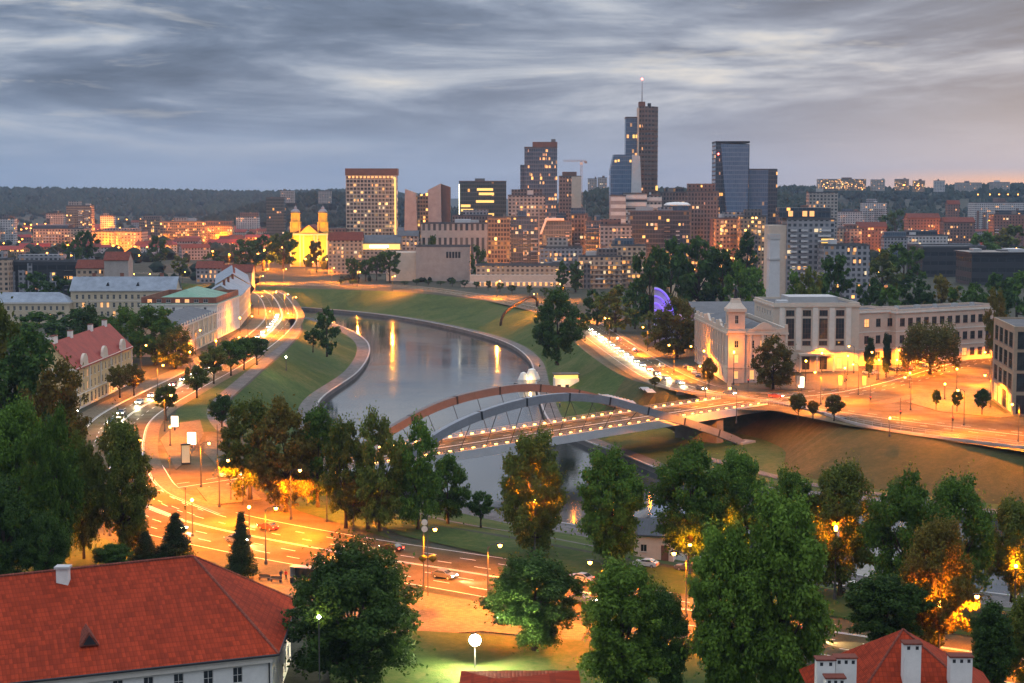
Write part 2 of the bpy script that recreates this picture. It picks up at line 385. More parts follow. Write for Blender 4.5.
M = dict(
    asphalt=asphalt('asphalt'), kerb=plain('kerb stone', (.32, .30, .28)), paint=plain('road paint', (.75, .74, .70), .5, .12, .4),
    paving=paving('paving slabs', (.15, .115, .075)), path=paving('promenade paving', (.135, .125, .12), 1.2),
    concrete=plain('concrete', (.33, .32, .31), .8, .22, .15), darkconcrete=plain('stained concrete', (.17, .16, .155), .8, .3, .12),
    grass=grass_mat('mown grass', (.020, .042, .009), (.045, .072, .015), (.095, .090, .035)),
    drygrass=grass_mat('rough dry grass', (.032, .040, .012), (.058, .054, .018), (.095, .075, .03)),
    soil=grass_mat('city ground', (.03, .035, .02), (.05, .05, .035), (.075, .07, .055)),
    water=water_mat(), bark=plain('bark', (.055, .042, .032), .9, .4, .8, bs=.5),
    tile=tiles('red clay tiles', (.25, .029, .009), .45, .62), tile2=tiles('old red tiles', (.17, .050, .034), .4, .5),
    redsheet=seam('red painted sheet roof', (.26, .036, .024)), zinc=seam('pale zinc roof', (.23, .26, .30)), greensheet=seam('green copper sheet roof', (.16, .28, .20)),
    darksheet=seam('dark grey sheet roof', (.09, .095, .105)), bitumen=plain('flat bitumen roof', (.10, .10, .105), .85, .35, .2),
    white=plain('white plaster', (.66, .64, .60), .75, .12, .3), sand=plain('sand concrete', (.33, .255, .18), .8, .2, .3), cream=plain('cream plaster', (.50, .41, .29), .75, .15, .3),
    pink=plain('pink plaster', (.54, .41, .325), .75, .15, .3), ochre=plain('ochre plaster', (.55, .40, .21), .75, .15, .3),
    grey=plain('grey plaster', (.40, .39, .38), .75, .15, .3), stone=plain('pale stone', (.53, .445, .36), .75, .12, .35),
    palegrey=plain('pale grey panel', (.50, .50, .50), .6, .1, .3), brown=plain('brown cladding', (.16, .095, .075), .6, .2, .3),
    brick=plain('dark red brick', (.22, .09, .06), .8, .3, .5), dark=plain('dark metal', (.03, .032, .036), .4, .2, .5), black=plain('black cladding', (.022, .024, .03), .35, .2, .2),
    steel=plain('grey painted steel', (.30, .31, .33), .45, .15, .5), pole=plain('lamp pole steel', (.07, .068, .065), .5, .15, .5),
    archsteel=plain('grey-blue arch paint', (.21, .215, .235), .45, .15, .3), archlit=plain('arch paint toned by lamp light', (.15, .115, .105), .5, .15, .3),
    wood=plain('weathered wood', (.20, .12, .07), .75, .3, .8), redcloth=plain('red paint', (.5, .04, .03), .5), rust=plain('rusty pipe', (.04, .025, .018), .8, .35, .6),
    glass=glassy('dark window glass'), blueglass=glassy('blue curtain glass', (.035, .06, .095), .1, .8), greenglass=glassy('green curtain glass', (.03, .05, .048), .1, .8),
    litwin=emit('lit window', (1.0, .40, .07), 1.3), litdim=emit('dim lit window', (1.0, .34, .05), .45), litpale=emit('pale lit window', (1.0, .72, .36), .9), litgold=emit('bright gold window', (1.0, .55, .09), 1.4), litwhite=emit('white lit panel', (1.0, .90, .62), 3.5),
    lamp=emit('sodium lamp glass', (1.0, .40, .05), 30.0), lampwhite=emit('white lamp glass', (1.0, .90, .70), 40.0), lampfar=emit('far sodium lamp', (1.0, .36, .04), 13.0),
    redlamp=emit('red aviation lamp', (1.0, .08, .06), 14.0), headlight=emit('headlight', (1.0, .84, .50), 60.0), tail=emit('tail light', (1.0, .04, .02), 12.0),
    frame=plain('white window frame', (.55, .53, .50), .5, .08), skin=plain('skin', (.45, .27, .19), .6), cloth=plain('dark clothing', (.04, .04, .06), .9), cloth2=plain('blue clothing', (.08, .10, .18), .9),
    yellowwall=plain('yellow church plaster', (.66, .50, .12), .75, .15, .25), white2=plain('white trim', (.62, .57, .50), .7, .1),
)
# ------------------------------------------------------------------ land, river, roads
WZ, QZ = -11.0, -9.5
LE = [(-3000, 1966), (-700, 1566), (-426, 1386), (-296, 1166), (-210, 1036), (-145, 974), (-107, 918), (-81, 837), (-68, 760), (-64, 664), (-69, 571), (-61, 501), (-45, 442), (-24, 395), (2, 363), (22, 347), (51, 318), (94, 289), (152, 260), (402, 155)]
LBt = [(-3000, 1960), (-700, 1560), (-430, 1380), (-300, 1160), (-215, 1030), (-150, 968), (-112, 915), (-87, 835), (-74, 760), (-70, 664), (-75, 571), (-67, 499), (-51, 438), (-29, 390), (-2, 357), (18, 340), (47, 311), (90, 282), (149, 253), (399, 148)]
LT = [(-3000, 1930), (-700, 1530), (-445, 1350), (-315, 1140), (-232, 1010), (-172, 945), (-136, 895), (-112, 825), (-99, 755), (-93, 660), (-90, 560), (-86, 480), (-72, 425), (-54, 366), (-26, 320), (2, 297), (28, 275), (70, 247), (128, 222), (380, 118)]
RE = [(-3000, 2080), (-720, 1660), (-460, 1470), (-320, 1270), (-225, 1105), (-138, 1034), (-83, 976), (-39, 896), (-6, 803), (7.5, 714), (9.5, 614), (12, 520), (21, 479), (31, 452), (41, 423), (53, 403), (117, 364), (188, 312), (420, 212)]
RBt = [(-3000, 2086), (-715, 1667), (-456, 1477), (-317, 1277), (-221, 1112), (-134, 1042), (-77, 982), (-32, 902), (0, 805), (14, 716), (16, 616), (29, 527), (52, 508), (70, 492), (79, 462), (77, 415), (124, 372), (194, 320), (424, 220)]
RT = [(-3000, 2110), (-740, 1690), (-480, 1500), (-345, 1310), (-245, 1155), (-160, 1092), (-70, 1040), (-5, 935), (17, 830), (24, 740), (31, 640), (40, 560), (55, 521), (78, 499), (90, 472), (100, 437), (135, 398), (200, 345), (430, 245)]
def line(pts, z, n=6): return spline([(x, y, z) for x, y in pts], n)
def strip(mb, a, b, mi=0):
    n = len(a); return mb.add(list(a) + list(b), [(i, i + 1, n + i + 1, n + i) for i in range(n - 1)], mi)
le, lb, lt = line(LE, QZ), line(LBt, QZ), line(LT, 0)
re_, rb, rt = line(RE, QZ), line(RBt, QZ), line(RT, 0)
g = MB()
flat_poly(g, [(p.x, p.y) for p in lt] + [(390, -400), (-9000, -400), (-9000, 1930)], 0)
flat_poly(g, [(p.x, p.y) for p in rt] + [(9000, 245), (9000, 16000), (-9000, 16000), (-9000, 2110)], 0)
ground = struct(g.build('ground', M['soil'])); recalc(ground.data)
b = MB(); strip(b, lt, lb)
struct(b.build('river_bank', M['grass']))
b = MB(); k = 11 * 6; strip(b, rb[:k + 1], rt[:k + 1]); struct(b.build('river_bank', M['grass']))
b = MB(); strip(b, rb[k:], rt[k:]); struct(b.build('river_bank', M['drygrass']))
for a, c in ((lb, le), (re_, rb)):
    q = MB(); strip(q, a, c); o = struct(q.build('quay_path', M['path'] if c is le else M['grass']))
    if c is rb: q = MB(); ribbon(q, re_, -5.2, -.3, QZ + .03); struct(q.build('quay_path', M['path']))
    
    w = MB(); e = c if c is le else a
    low = [Vector((p.x, p.y, -14)) for p in e]; strip(w, e, low) if c is le else strip(w, low, e)
    struct(w.build('quay_wall', M['darkconcrete']))
    kb = MB()
    for d0, d1, za, zb in ((-.3, .3, QZ + .35, QZ + .35), (-.3, -.3, QZ, QZ + .35), (.3, .3, QZ + .35, QZ)):
        ribbon(kb, e, d0, d1, za, z1=zb)
    struct(kb.build('quay_kerb', M['concrete']))
w = MB(); w.quad((-3200, 120, WZ), (600, 120, WZ), (600, 2300, WZ), (-3200, 2300, WZ))
struct(w.build('river_water', M['water']))

def sp2(pts, n=8): return spline([(x, y, 0) for x, y in pts], n)
AVEN = sp2([(-165, 1060), (-150, 1000), (-131, 900), (-118, 812), (-111, 700), (-110, 600), (-112, 520), (-112, 460), (-105, 415), (-95, 374), (-83, 340), (-66, 314)])
NEAR = sp2([(-95, 374), (-83, 340), (-66, 314), (-38, 290), (-5, 268), (20, 250), (50, 231), (90, 208), (140, 180)])
RAV = sp2([(-300, 1300), (-171, 1135), (-85, 1112), (-25, 1010), (9, 920), (27, 850), (35, 800), (43, 690), (51, 590), (58, 542), (70, 514), (88, 503)])
RUP = sp2([(80, 500), (104, 515), (130, 548), (172, 612), (225, 680), (310, 770)])
REM = sp2([(76, 496), (92, 478), (112, 452), (150, 412), (215, 355), (420, 250)])
UA = Vector((.7087, .7055, 0)); UN = Vector((.7055, -.7087, 0)); A0 = Vector((-16.63, 392.8, 0))
def BP(t, off=0.0, z=0.0): return A0 + UA * t + UN * off + Vector((0, 0, z))
BAP = [BP(t, -9) for t in np.linspace(-86, -46, 10)]
def road(name, pts, half, z, marks=(), walk=None):
    b = MB(); ribbon(b, pts, -half, half, z); o = struct(b.build(name, M['asphalt']))
    m = MB()
    for d, on, off, w in marks: dashes(m, pts, d, w, on, off, z + .012)
    if m.v: struct(m.build('markings_and_streaks', M['paint']))  # the solid white lines stand in for streaks of car light
    for s in (-1, 1):
        if walk and walk[(s + 1) // 2]:
            wd = walk[(s + 1) // 2]; a, c = sorted((s * half, s * (half + wd)))
            pv = MB(); ribbon(pv, pts, a, c, .13); struct(pv.build('pavement', M['paving']))
            kk = MB(); e = s * half
            ribbon(kk, pts, e - .15, e + .15, .16); ribbon(kk, pts, e - .15 * s, e - .15 * s, .16, z1=z) if s < 0 else ribbon(kk, pts, e - .15, e - .15, z, z1=.16)
            struct(kk.build('kerb', M['kerb']))
S_ = 1e6
road('avenue', AVEN, 8.5, .020, [(0.0, S_, 0, .28), (-.5, S_, 0, .22), (-4.1, 3, 5, .18), (4.1, 3, 5, .18), (8.1, S_, 0, .2), (-8.1, S_, 0, .2)], (3.5, 6))
road('street', NEAR, 12.5, .028, [(.25, S_, 0, .2), (-.25, S_, 0, .2), (-4.0, 3, 5, .2), (-8.0, 3, 5, .2), (4.0, 3, 5, .2), (8.0, 3, 5, .2), (12.0, S_, 0, .2), (-12.0, S_, 0, .2)], None)
road('road', RAV, 8.0, .020, [(0, S_, 0, .3), (-4, 3, 5, .18), (4, 3, 5, .18)], (2.5, 3.5))
road('street', RUP, 12, .036, [(.2, S_, 0, .2), (-.2, S_, 0, .2), (-4, 3, 5, .2), (4, 3, 5, .2), (-8, 3, 5, .2), (8, 3, 5, .2)], None)
road('street', REM, 9.0, .028, [(0, S_, 0, .25), (-4.2, 3, 5, .2), (4.2, 3, 5, .2)], None)
road('street', BAP, 8.0, .036, [(0, S_, 0, .25), (-4, 3, 5, .2), (4, 3, 5, .2)], None)
b = MB(); flat_poly(b, [P(*q).to_2d() for q in ((165, 440), (205, 430), (245, 440), (330, 478), (352, 505), (330, 540), (150, 556), (92, 520), (92, 470))], .012)
struct(b.build('junction_road', M['asphalt'])); recalc(b and bpy.data.objects['junction_road'].data)
b = MB(); flat_poly(b, [P(*q).to_2d() for q in ((684, 388), (760, 386), (860, 379), (1024, 343), (1110, 330), (1160, 400), (1160, 480), (1024, 452), (850, 426), (776, 411), (716, 409))], .012)
o = struct(b.build('junction_road', M['asphalt'])); recalc(o.data)
def patch(name, mat, pts, z=.16, side=True):
    pp = [P(*q).to_2d() for q in pts]; b = MB(); flat_poly(b, pp, z)
    if side:
        n = len(pp)
        for i in range(n):
            p, q = pp[i], pp[(i + 1) % n]; b.quad((p.x, p.y, 0), (q.x, q.y, 0), (q.x, q.y, z), (p.x, p.y, z))
    o = struct(b.build(name, mat)); recalc(o.data); return o
# pavements and islands round the junctions
patch('pavement', M['paving'], [(745, 397), (770, 391), (860, 388), (905, 372), (1000, 348), (1000, 340), (905, 356), (860, 366), (770, 380), (700, 388)])
patch('pavement', M['paving'], [(905, 402), (940, 392), (985, 386), (1030, 378), (1060, 384), (1060, 412), (1000, 418), (940, 412)])
patch('lawn', M['drygrass'], [(985, 402), (1024, 395), (1060, 396), (1060, 410), (1005, 414)], .18, False)
patch('traffic_island', M['paving'], [(868, 404), (905, 396), (935, 392), (930, 396), (890, 404)])
patch('traffic_island', M['paving'], [(206, 436), (232, 442), (238, 470), (224, 474), (204, 452)])
patch('traffic_island', M['paving'], [(196, 488), (246, 486), (262, 500), (210, 506)])
patch('pavement', M['paving'], [(160, 440), (176, 424), (200, 420), (204, 434), (186, 462), (176, 470)])
patch('lawn', M['grass'], [(250, 440), (330, 474), (352, 505), (392, 540), (300, 512), (262, 492), (240, 470)], .18, False)
patch('lawn', M['grass'], [(304, 486), (391, 518.5), (523, 541.5), (675, 569.5), (965, 612), (1060, 628), (1060, 648), (900, 628), (640, 588), (520, 562), (400, 536)], .18, False)
patch('pavement', M['paving'], [(230, 575), (300, 576), (420, 592), (520, 610), (590, 628), (580, 642), (480, 632), (380, 640), (280, 610)])
patch('lawn', M['grass'], [(330, 640), (420, 632), (585, 642), (760, 660), (1060, 700), (1060, 760), (330, 760)], .2, False)
patch('lawn', M['grass'], [(-10, 545), (90, 535), (140, 552), (230, 578), (280, 615), (200, 640), (-10, 640)], .2, False)
patch('lawn', M['grass'], [(-10, 420), (66, 424), (84, 440), (86, 520), (-10, 540)], .2, False)
b = MB(); ribbon(b, lt[7 * 6:12 * 6], 1.0, 6.0, .02); struct(b.build('park_path', M['path']))
b = MB(); ribbon(b, lt[5 * 6:12 * 6], 6.0, 15.0, .015); struct(b.build('lawn', M['grass']))
# lower paths of the near bank, and steps and a path under the bridge on the far bank
def path(pts, w, mat, z=.0, name='path'):
    b = MB(); ribbon(b, spline(pts, 6), -w / 2, w / 2); return struct(b.build(name, mat))
b = MB(); up = Vector((0, 0, .06)); strip(b, [p.lerp(q, .34) + up for p, q in zip(lt[13 * 6:], lb[13 * 6:])], [p.lerp(q, .41) + up for p, q in zip(lt[13 * 6:], lb[13 * 6:])]); struct(b.build('path', M['path']))
path([P(706, 458, -9.3), P(800, 482, -9.3), P(900, 497, -9.3), P(1030, 516, -9.3)], 3.6, M['path'])
for (a, c) in (((632, 404), (588, 392)), ((652, 393), (606, 372))):
    p, q = P(*a), P(c[0], c[1], QZ)
    b = MB(); d = (q - p); n = 14
    for i in range(n):
        u0, u1 = p.lerp(q, i / n), p.lerp(q, (i + 1) / n); s = Vector((d.y, -d.x, 0)).normalized() * 1.4
        z = u0.z + .12
        b.quad(u0 - s + Vector((0, 0, z - u0.z)), u0 + s + Vector((0, 0, z - u0.z)), Vector((u1.x, u1.y, z)) + s, Vector((u1.x, u1.y, z)) - s)
        b.quad(Vector((u1.x, u1.y, z)) - s, Vector((u1.x, u1.y, z)) + s, Vector((u1.x, u1.y, u1.z + .1)) + s, Vector((u1.x, u1.y, u1.z + .1)) - s)
    tag(b.build('stone_steps', M['concrete']), 'flight of pale stone steps down the grass to the quay, ' + ('nearer the bridge' if a[0] == 632 else 'farther from the bridge'), 'steps', 'steps to the quay')

# far wooded hills
rng = np.random.default_rng(5)
def hill(name, ridge, Y, depth, label=None, forest=True, ntree=2600, th=17):
    ridge = [(Q(px, py, Y).x, Q(px, py, Y).z) for px, py in ridge]
    xs = np.linspace(ridge[0][0], ridge[-1][0], 90); zr = np.interp(xs, [r[0] for r in ridge], [r[1] for r in ridge]) - (th * .75 if forest else 0)
    rows = [(-depth, 0.0), (-depth * .75, .12), (-depth * .5, .38), (-depth * .25, .75), (0, 1.0), (depth * .8, .97), (depth * 1.6, 0)]
    vs, fs = [], []
    for d, k in rows:
        for x, z in zip(xs, zr): vs.append((x, Y + d + 30 * math.sin(x * .004 + d), z * k + (rng.normal() * 1.5 if 0 < k < 1 else 0) - (.5 if k == 0 else 0)))
    n = len(xs)
    for i in range(len(rows) - 1):
        for j in range(n - 1): fs.append((i * n + j, i * n + j + 1, (i + 1) * n + j + 1, (i + 1) * n + j))
    o = MB().add(vs, fs).build(name, M['soil'], smooth=True); struct(o)
    if not forest: return o
    f = MB()
    dd = np.array([r[0] for r in rows]); kk = np.array([r[1] for r in rows])
    for _ in range(ntree):
        x = rng.uniform(xs[0], xs[-1]); d = rng.uniform(-depth * .85, depth * .12) if rng.random() < .8 else rng.uniform(-depth * .06, depth * .1)
        z = np.interp(x, xs, zr) * np.interp(d, dd, kk); y = Y + d + 30 * math.sin(x * .004 + d)
        h = th * rng.uniform(.6, 1.1); r = h * rng.uniform(.34, .62); m = 6
        vs = [(x, y, z + h)]
        for lev, rr in ((.72, .62), (.4, 1.0), (.05, .7)):
            for j in range(m):
                a = 2 * math.pi * j / m + rng.uniform(0, .6); q = r * rr * rng.uniform(.75, 1.25)
                vs.append((x + q * math.cos(a), y + q * math.sin(a), z + h * (lev + rng.uniform(-.08, .08))))
        fs = [(0, 1 + j, 1 + (j + 1) % m) for j in range(m)]
        for l in (0, 1): fs += [(1 + l * m + j, 1 + (l + 1) * m + j, 1 + (l + 1) * m + (j + 1) % m, 1 + l * m + (j + 1) % m) for j in range(m)]
        f.add(vs, fs)
    tag(f.build('forest', M['leafhill']), label, 'forest', None, 'stuff')
M['leafhill'] = leaf_mat('hill forest', (.016, .028, .018), (.034, .048, .028))
hill('hill', [(-220, 190), (0, 188), (90, 189), (160, 190), (260, 192), (345, 190), (420, 195)], 5200, 1500, 'dark forest along the long flat ridge at far left', True, 4200, 24)
hill('hill', [(230, 212), (270, 200), (300, 193), (330, 192), (380, 196), (470, 210)], 3300, 600, 'dark wooded hill behind the yellow church and the hotel', True, 900)
hill('hill', [(540, 214), (575, 196), (600, 189), (640, 190), (700, 188), (760, 190), (800, 196), (840, 205)], 2900, 700, 'dark wooded hill behind the tall office towers', True, 1300)
hill('hill', [(730, 195), (790, 186), (830, 188), (900, 188), (960, 185), (1030, 184), (1250, 184)], 3600, 1000, 'dark wooded hillside under the orange sky at far right', True, 2600)

# ------------------------------------------------------------------ the arch bridge
br = thing('arch_bridge', 'road bridge with two steel arches over the river and lamp-lined railings', 'bridge', BP(50, -9))
def loc(v): return Vector(v) - BP(50, -9)
T0, T1 = -48, 134
def beam(mb, o0, o1, z0, z1, t0=T0, t1=T1, mi=0, n=20):
    for i in range(n):
        a, c = t0 + (t1 - t0) * i / n, t0 + (t1 - t0) * (i + 1) / n
        q = [loc(BP(t, o, z)) for z in (z0, z1) for t in (a, c) for o in (o0, o1)]
        fs = [(4, 5, 7, 6), (0, 2, 3, 1), (1, 3, 7, 5), (0, 4, 6, 2)]
        if i == 0: fs.append((0, 1, 5, 4))
        if i == n - 1: fs.append((2, 6, 7, 3))
        mb.add(q, fs, mi)
d = MB(); beam(d, -17.8, -.2, -1.5, -.05); beam(d, -14, -4, -2.6, -1.52); d.build('deck', M['concrete'], br)
d = MB(); beam(d, -15, -3, -.04, .06); d.build('carriageway', M['asphalt'], br)
m_ = MB()
for o_ in (-9.15, -8.85): beam(m_, o_ - .09, o_ + .09, .065, .075)
for o_ in (-12, -6):
    for t in range(-24, 132, 8): beam(m_, o_ - .09, o_ + .09, .065, .075, t, t + 3, n=1)
m_.build('lane_line', M['paint'], br)
for o0, o1 in ((-17.7, -15.01), (-2.99, -.3)):
    d = MB(); beam(d, o0, o1, -.045, .2); d.build('footway', M['paving'], br)
for o in (-18.0, 0.0):
    d = MB(); beam(d, o - .25, o + .25, -1.9, .35); d.build('edge_girder', M['palegrey'], br)
    r = MB()
    for zz in (1.35, .95, .6): beam(r, o - .05, o + .05, zz, zz + .08)
    for t in np.arange(T0, T1 + .1, 2.0):
        p = loc(BP(t, o)); r.box(p.x - .05, p.x + .05, p.y - .05, p.y + .05, .352, 1.35)
    r.build('railing', M['steel'], br)
lampm = MB().box(-.42, .42, -.16, .16, 0, .30).mesh('rail_lamp', [emit('bridge railing lamp', (1.0, .50, .10), 9.0)])
i = 0
for o, s in ((-17.72, 1), (-.28, -1)):
    for t in np.arange(-22, 131, 4.0):
        q = link('rail_lamp', lampm, br, loc(BP(t, o, .55)), math.atan2(UA.y, UA.x))
        i += 1
        if i % 2 == 0:
            L = bpy.data.lights.new('rail_light', 'POINT'); L.energy = 800; L.color = ORANGE; L.shadow_soft_size = .3
            link('rail_light', L, br, loc(BP(t, o + s * 2.4, 2.0)))
def arch(pts, off, mat, wid=2.1, dep=1.5, lean=0.0):
    pts = spline([(t, z, 0) for t, z in pts], 6); b = MB(); n = len(pts); vs = []
    for i, p in enumerate(pts):
        tg = (pts[min(i + 1, n - 1)] - pts[max(i - 1, 0)]).normalized(); nx, nz = -tg.y, tg.x
        for so, sn in ((-1, -1), (1, -1), (1, 1), (-1, 1)):
            vs.append(loc(BP(p.x + nx * sn * wid / 2, off + so * dep / 2, p.y + nz * sn * wid / 2)))
    fs = [(i * 4 + j, i * 4 + (j + 1) % 4, i * 4 + 4 + (j + 1) % 4, i * 4 + 4 + j) for i in range(n - 1) for j in range(4)] + [(3, 2, 1, 0), (4 * n - 4, 4 * n - 3, 4 * n - 2, 4 * n - 1)]
    b.add(vs, fs); a = b.build('arch', mat, br); recalc(a.data); a['label'] = 'grey-blue near arch' if off > 0 else 'rust-red lit far arch'
    for t in np.arange(8, 110, 16.0):
        cl = MB()
        pz = np.interp(t, [p.x for p in pts], [p.y for p in pts]); k = (np.interp(t + 1, [p.x for p in pts], [p.y for p in pts]) - pz)
        a_ = math.atan(k)
        w2, d2 = wid / 2 + .06, dep / 2 + .06
        vs = []
        for ds in (-.3, .3):
            for so, sn in ((-1, -1), (1, -1), (1, 1), (-1, 1)):
                vs.append(loc(BP(t + math.cos(a_) * ds - math.sin(a_) * sn * w2, off + so * d2, pz + math.sin(a_) * ds + math.cos(a_) * sn * w2)))
        cl.add(vs, [(j, (j + 1) % 4, 4 + (j + 1) % 4, 4 + j) for j in range(4)] + [(3, 2, 1, 0), (4, 5, 6, 7)])
        cl.build('arch_joint', M['dark'], a)
    for t in np.arange(-4, 82, 9.0):
        pz = np.interp(t, [p.x for p in pts], [p.y for p in pts])
        if pz < 2: continue
        h = MB(); o_in = -.1 if off > 0 else -17.9
        h.tube([loc(BP(t, o_in, .36)), loc(BP(t, off, pz - wid * .4))], .09, 6); h.build('hanger', M['dark'], br)
arch([(-34, -8), (-24, -2.4), (-5.5, 6.2), (13, 10.3), (33, 11.6), (51, 9.8), (71, 4.7), (91, -1.0), (109.5, -7.0), (118, -10.5)], 4.2, M['archsteel'])
arch([(-26, -9), (-12, -1.5), (8.5, 6.1), (24, 9.5), (42, 10.7), (56, 10.0), (74, 6.6), (92, 1.2), (110, -5), (122, -10)], -22.0, M['archlit'])  # far arch: warm lamp light is put into its paint colour
for t in (-30, 112):
    b = MB(); p = loc(BP(t, -9)); b.box(-8, 8, -1.6, 1.6, -14, -2.62, M=Matrix.Translation(p) @ Matrix.Rotation(math.atan2(UA.y, UA.x) + math.pi / 2, 4, 'Z'))
    b.build('pier', M['darkconcrete'], br)
for t, off, z in ((117, 4.2, -11.5), (121, -22, -11.5)):
    b = MB(); b.box(-3, 3, -2, 2, -3, 1.6, M=Matrix.Translation(loc(BP(t, off, z + 1))) @ Matrix.Rotation(math.atan2(UA.y, UA.x), 4, 'Z')); b.build('arch_footing', M['concrete'], br)
# retaining wall under the road beside the bridge
b = MB()
wp = [Vector((p[0], p[1], 0)) for p in ((55, 521.4), (73, 505), (83, 489), (91, 471.5), (96, 455))]
for i in range(len(wp) - 1):
    p, q = wp[i], wp[i + 1]; b.quad((p.x - 1.2, p.y - 1.2, -11), (q.x - 1.2, q.y - 1.2, -11), (q.x - 1.2, q.y - 1.2, .5), (p.x - 1.2, p.y - 1.2, .5)); b.quad((p.x - 1.2, p.y - 1.2, .5), (q.x - 1.2, q.y - 1.2, .5), (q.x, q.y, .5), (p.x, p.y, .5)); b.quad((q.x, q.y, .5), (q.x, q.y, -.5), (p.x, p.y, -.5), (p.x, p.y, .5))
tag(b.build('retaining_wall', M['darkconcrete']), 'dark concrete retaining wall under the road beside the bridge foot', 'wall')
# low parapet along the road edge above the dry slope
b = MB(); e = [p for p in rt if 90 < p.x < 260]
for zz0, zz1, dd0, dd1 in ((-.2, .75, 0, 0), (.75, .75, 0, .4), (.75, -.2, .4, .4)): ribbon(b, e, dd0, dd1, zz0, z1=zz1)
tag(b.build('parapet_wall', M['concrete']), 'low concrete parapet wall along the orange road above the dry slope', 'wall')
# ------------------------------------------------------------------ trees (prototypes share their meshes)
LEAF = dict(
    green=leaf_mat('green leaves', (0.043, 0.090, 0.012), (0.100, 0.180, 0.024)), dark=leaf_mat('dark leaves', (0.027, 0.062, 0.014), (0.065, 0.120, 0.024)),
    olive=leaf_mat('olive leaves', (0.056, 0.082, 0.012), (0.131, 0.154, 0.026), (0.175, 0.132, 0.020)), bright=leaf_mat('bright green leaves', (0.069, 0.138, 0.016), (0.144, 0.240, 0.034)),
    autumn=leaf_mat('turning leaves', (0.088, 0.079, 0.014), (0.175, 0.142, 0.026), (0.200, 0.108, 0.020)), conifer=leaf_mat('conifer needles', (0.018, 0.038, 0.016), (0.043, 0.074, 0.030)),
    willow=leaf_mat('willow leaves', (0.106, 0.102, 0.020), (0.188, 0.156, 0.035)))
def crown_mesh(name, seed, shape, nleaf, size, nclump, mat):
    r = np.random.default_rng(seed)
    H_ = 18.0
    if shape in ('broad', 'lime', 'loose', 'round', 'poplar'):
        zc, rx, rz = {'broad': (9.3, 9.0, 8.9), 'lime': (9.3, 5.9, 8.9), 'loose': (9.4, 6.9, 8.7), 'round': (11, 6.2, 6.4), 'poplar': (9.5, 3.4, 8.6)}[shape]
        d = r.normal(size=(nclump, 3)); d /= np.linalg.norm(d, axis=1)[:, None]
        rad = r.uniform(.30, 1.08, nclump) ** .6 * (.84 if shape != 'loose' else .9)
        c = d * rad[:, None] * np.array([rx, rx, rz]) + np.array([0, 0, zc])
        if shape in ('lime', 'loose', 'poplar', 'broad'):
            k = np.clip((c[:, 2] - zc) / rz, -1, 1); tap = np.where(k > 0, 1 - (.08 + .34 * ((seed * 37) % 10) / 10) * k ** 1.5, 1 + .10 * k); c[:, :2] *= tap[:, None]
        cr = r.uniform(.07, .215, nclump) * (rx + rz) / 2
    elif shape == 'willow':
        a = r.uniform(0, 2 * np.pi, nclump); q = r.uniform(.3, 1, nclump) ** .5 * 8
        z = 15.5 - (q / 8) ** 2 * 5 - r.uniform(0, 8, nclump) * (q / 8); c = np.stack([q * np.cos(a), q * np.sin(a), np.maximum(z, 2)], 1); cr = r.uniform(1.2, 2.2, nclump)
    else:  # conifer
        z = r.uniform(1.2, 17, nclump); a = r.uniform(0, 2 * np.pi, nclump); q = (18 - z) / 17 * 4.4 * r.uniform(.35, 1.0, nclump)
        c = np.stack([q * np.cos(a), q * np.sin(a), z], 1); cr = .55 + (18 - z) / 17 * .95
    w = cr ** 2; idx = r.choice(nclump, nleaf, p=w / w.sum())
    d = r.normal(size=(nleaf, 3)); d /= np.linalg.norm(d, axis=1)[:, None]
    rr = r.uniform(.25, 1.0, nleaf) ** .45
    sq = np.array([1, 1, .72]) if shape not in ('willow', 'conifer') else (np.array([.8, .8, 1.7]) if shape == 'willow' else np.array([1.1, 1.1, .5]))
    p = c[idx] + d * (rr * cr[idx])[:, None] * sq + r.normal(size=(nleaf, 3)) * .12
    if shape not in ('willow', 'conifer'):
        ax = c[idx] - np.array([0, 0, zc * .75]); ax /= np.linalg.norm(ax, axis=1)[:, None] + 1e-6
        p = p + ax * (r.exponential(.28, nleaf) * cr[idx])[:, None]
    nrm = d * .7 + np.array([0, 0, .55]) + r.normal(size=(nleaf, 3)) * .55
    nrm /= np.linalg.norm(nrm, axis=1)[:, None]
    t = np.cross(nrm, r.normal(size=(nleaf, 3))); t /= np.linalg.norm(t, axis=1)[:, None]; bt = np.cross(nrm, t)
    s = (size * r.uniform(.6, 1.35, nleaf))[:, None]
    v = np.stack([p - t * s * .62, p - bt * s * .36 + t * s * .05, p + t * s * .62, p + bt * s * .36 + t * s * .05], 1).reshape(-1, 3)
    me = bpy.data.meshes.new(name); n = nleaf
    me.vertices.add(4 * n); me.vertices.foreach_set('co', v.ravel().astype(np.float32))
    me.loops.add(4 * n); me.loops.foreach_set('vertex_index', np.arange(4 * n, dtype=np.int32))
    me.polygons.add(n); me.polygons.foreach_set('loop_start', np.arange(0, 4 * n, 4, dtype=np.int32)); me.polygons.foreach_set('loop_total', np.full(n, 4, dtype=np.int32))
    me.update(calc_edges=True); me.materials.append(mat)
    return me, c
def trunk_mesh(name, seed, c, shape):
    r = random.Random(seed); b = MB()
    top = 16.5 if shape == 'conifer' else 11.0
    b.tube([(0, 0, -.3), (.05, .05, 1.2), (.15, -.1, 4), (.1, .15, 7.5), (0, 0, top)], [.62, .42, .34, .26, .06] if shape != 'conifer' else [.4, .3, .25, .18, .03], 9)
    if shape != 'conifer':
        for i in r.sample(range(len(c)), min(len(c), 13)):
            e = Vector(c[i]); z0 = min(max(2.6, e.z * r.uniform(.35, .6)), 9.5); s = Vector((.1, .05, z0)); m_ = s.lerp(e, .5) + Vector((0, 0, -.08 * (e - s).length))
            b.tube([s, m_, e], [.17, .11, .04], 6)
    return b.mesh(name, M['bark'], True)
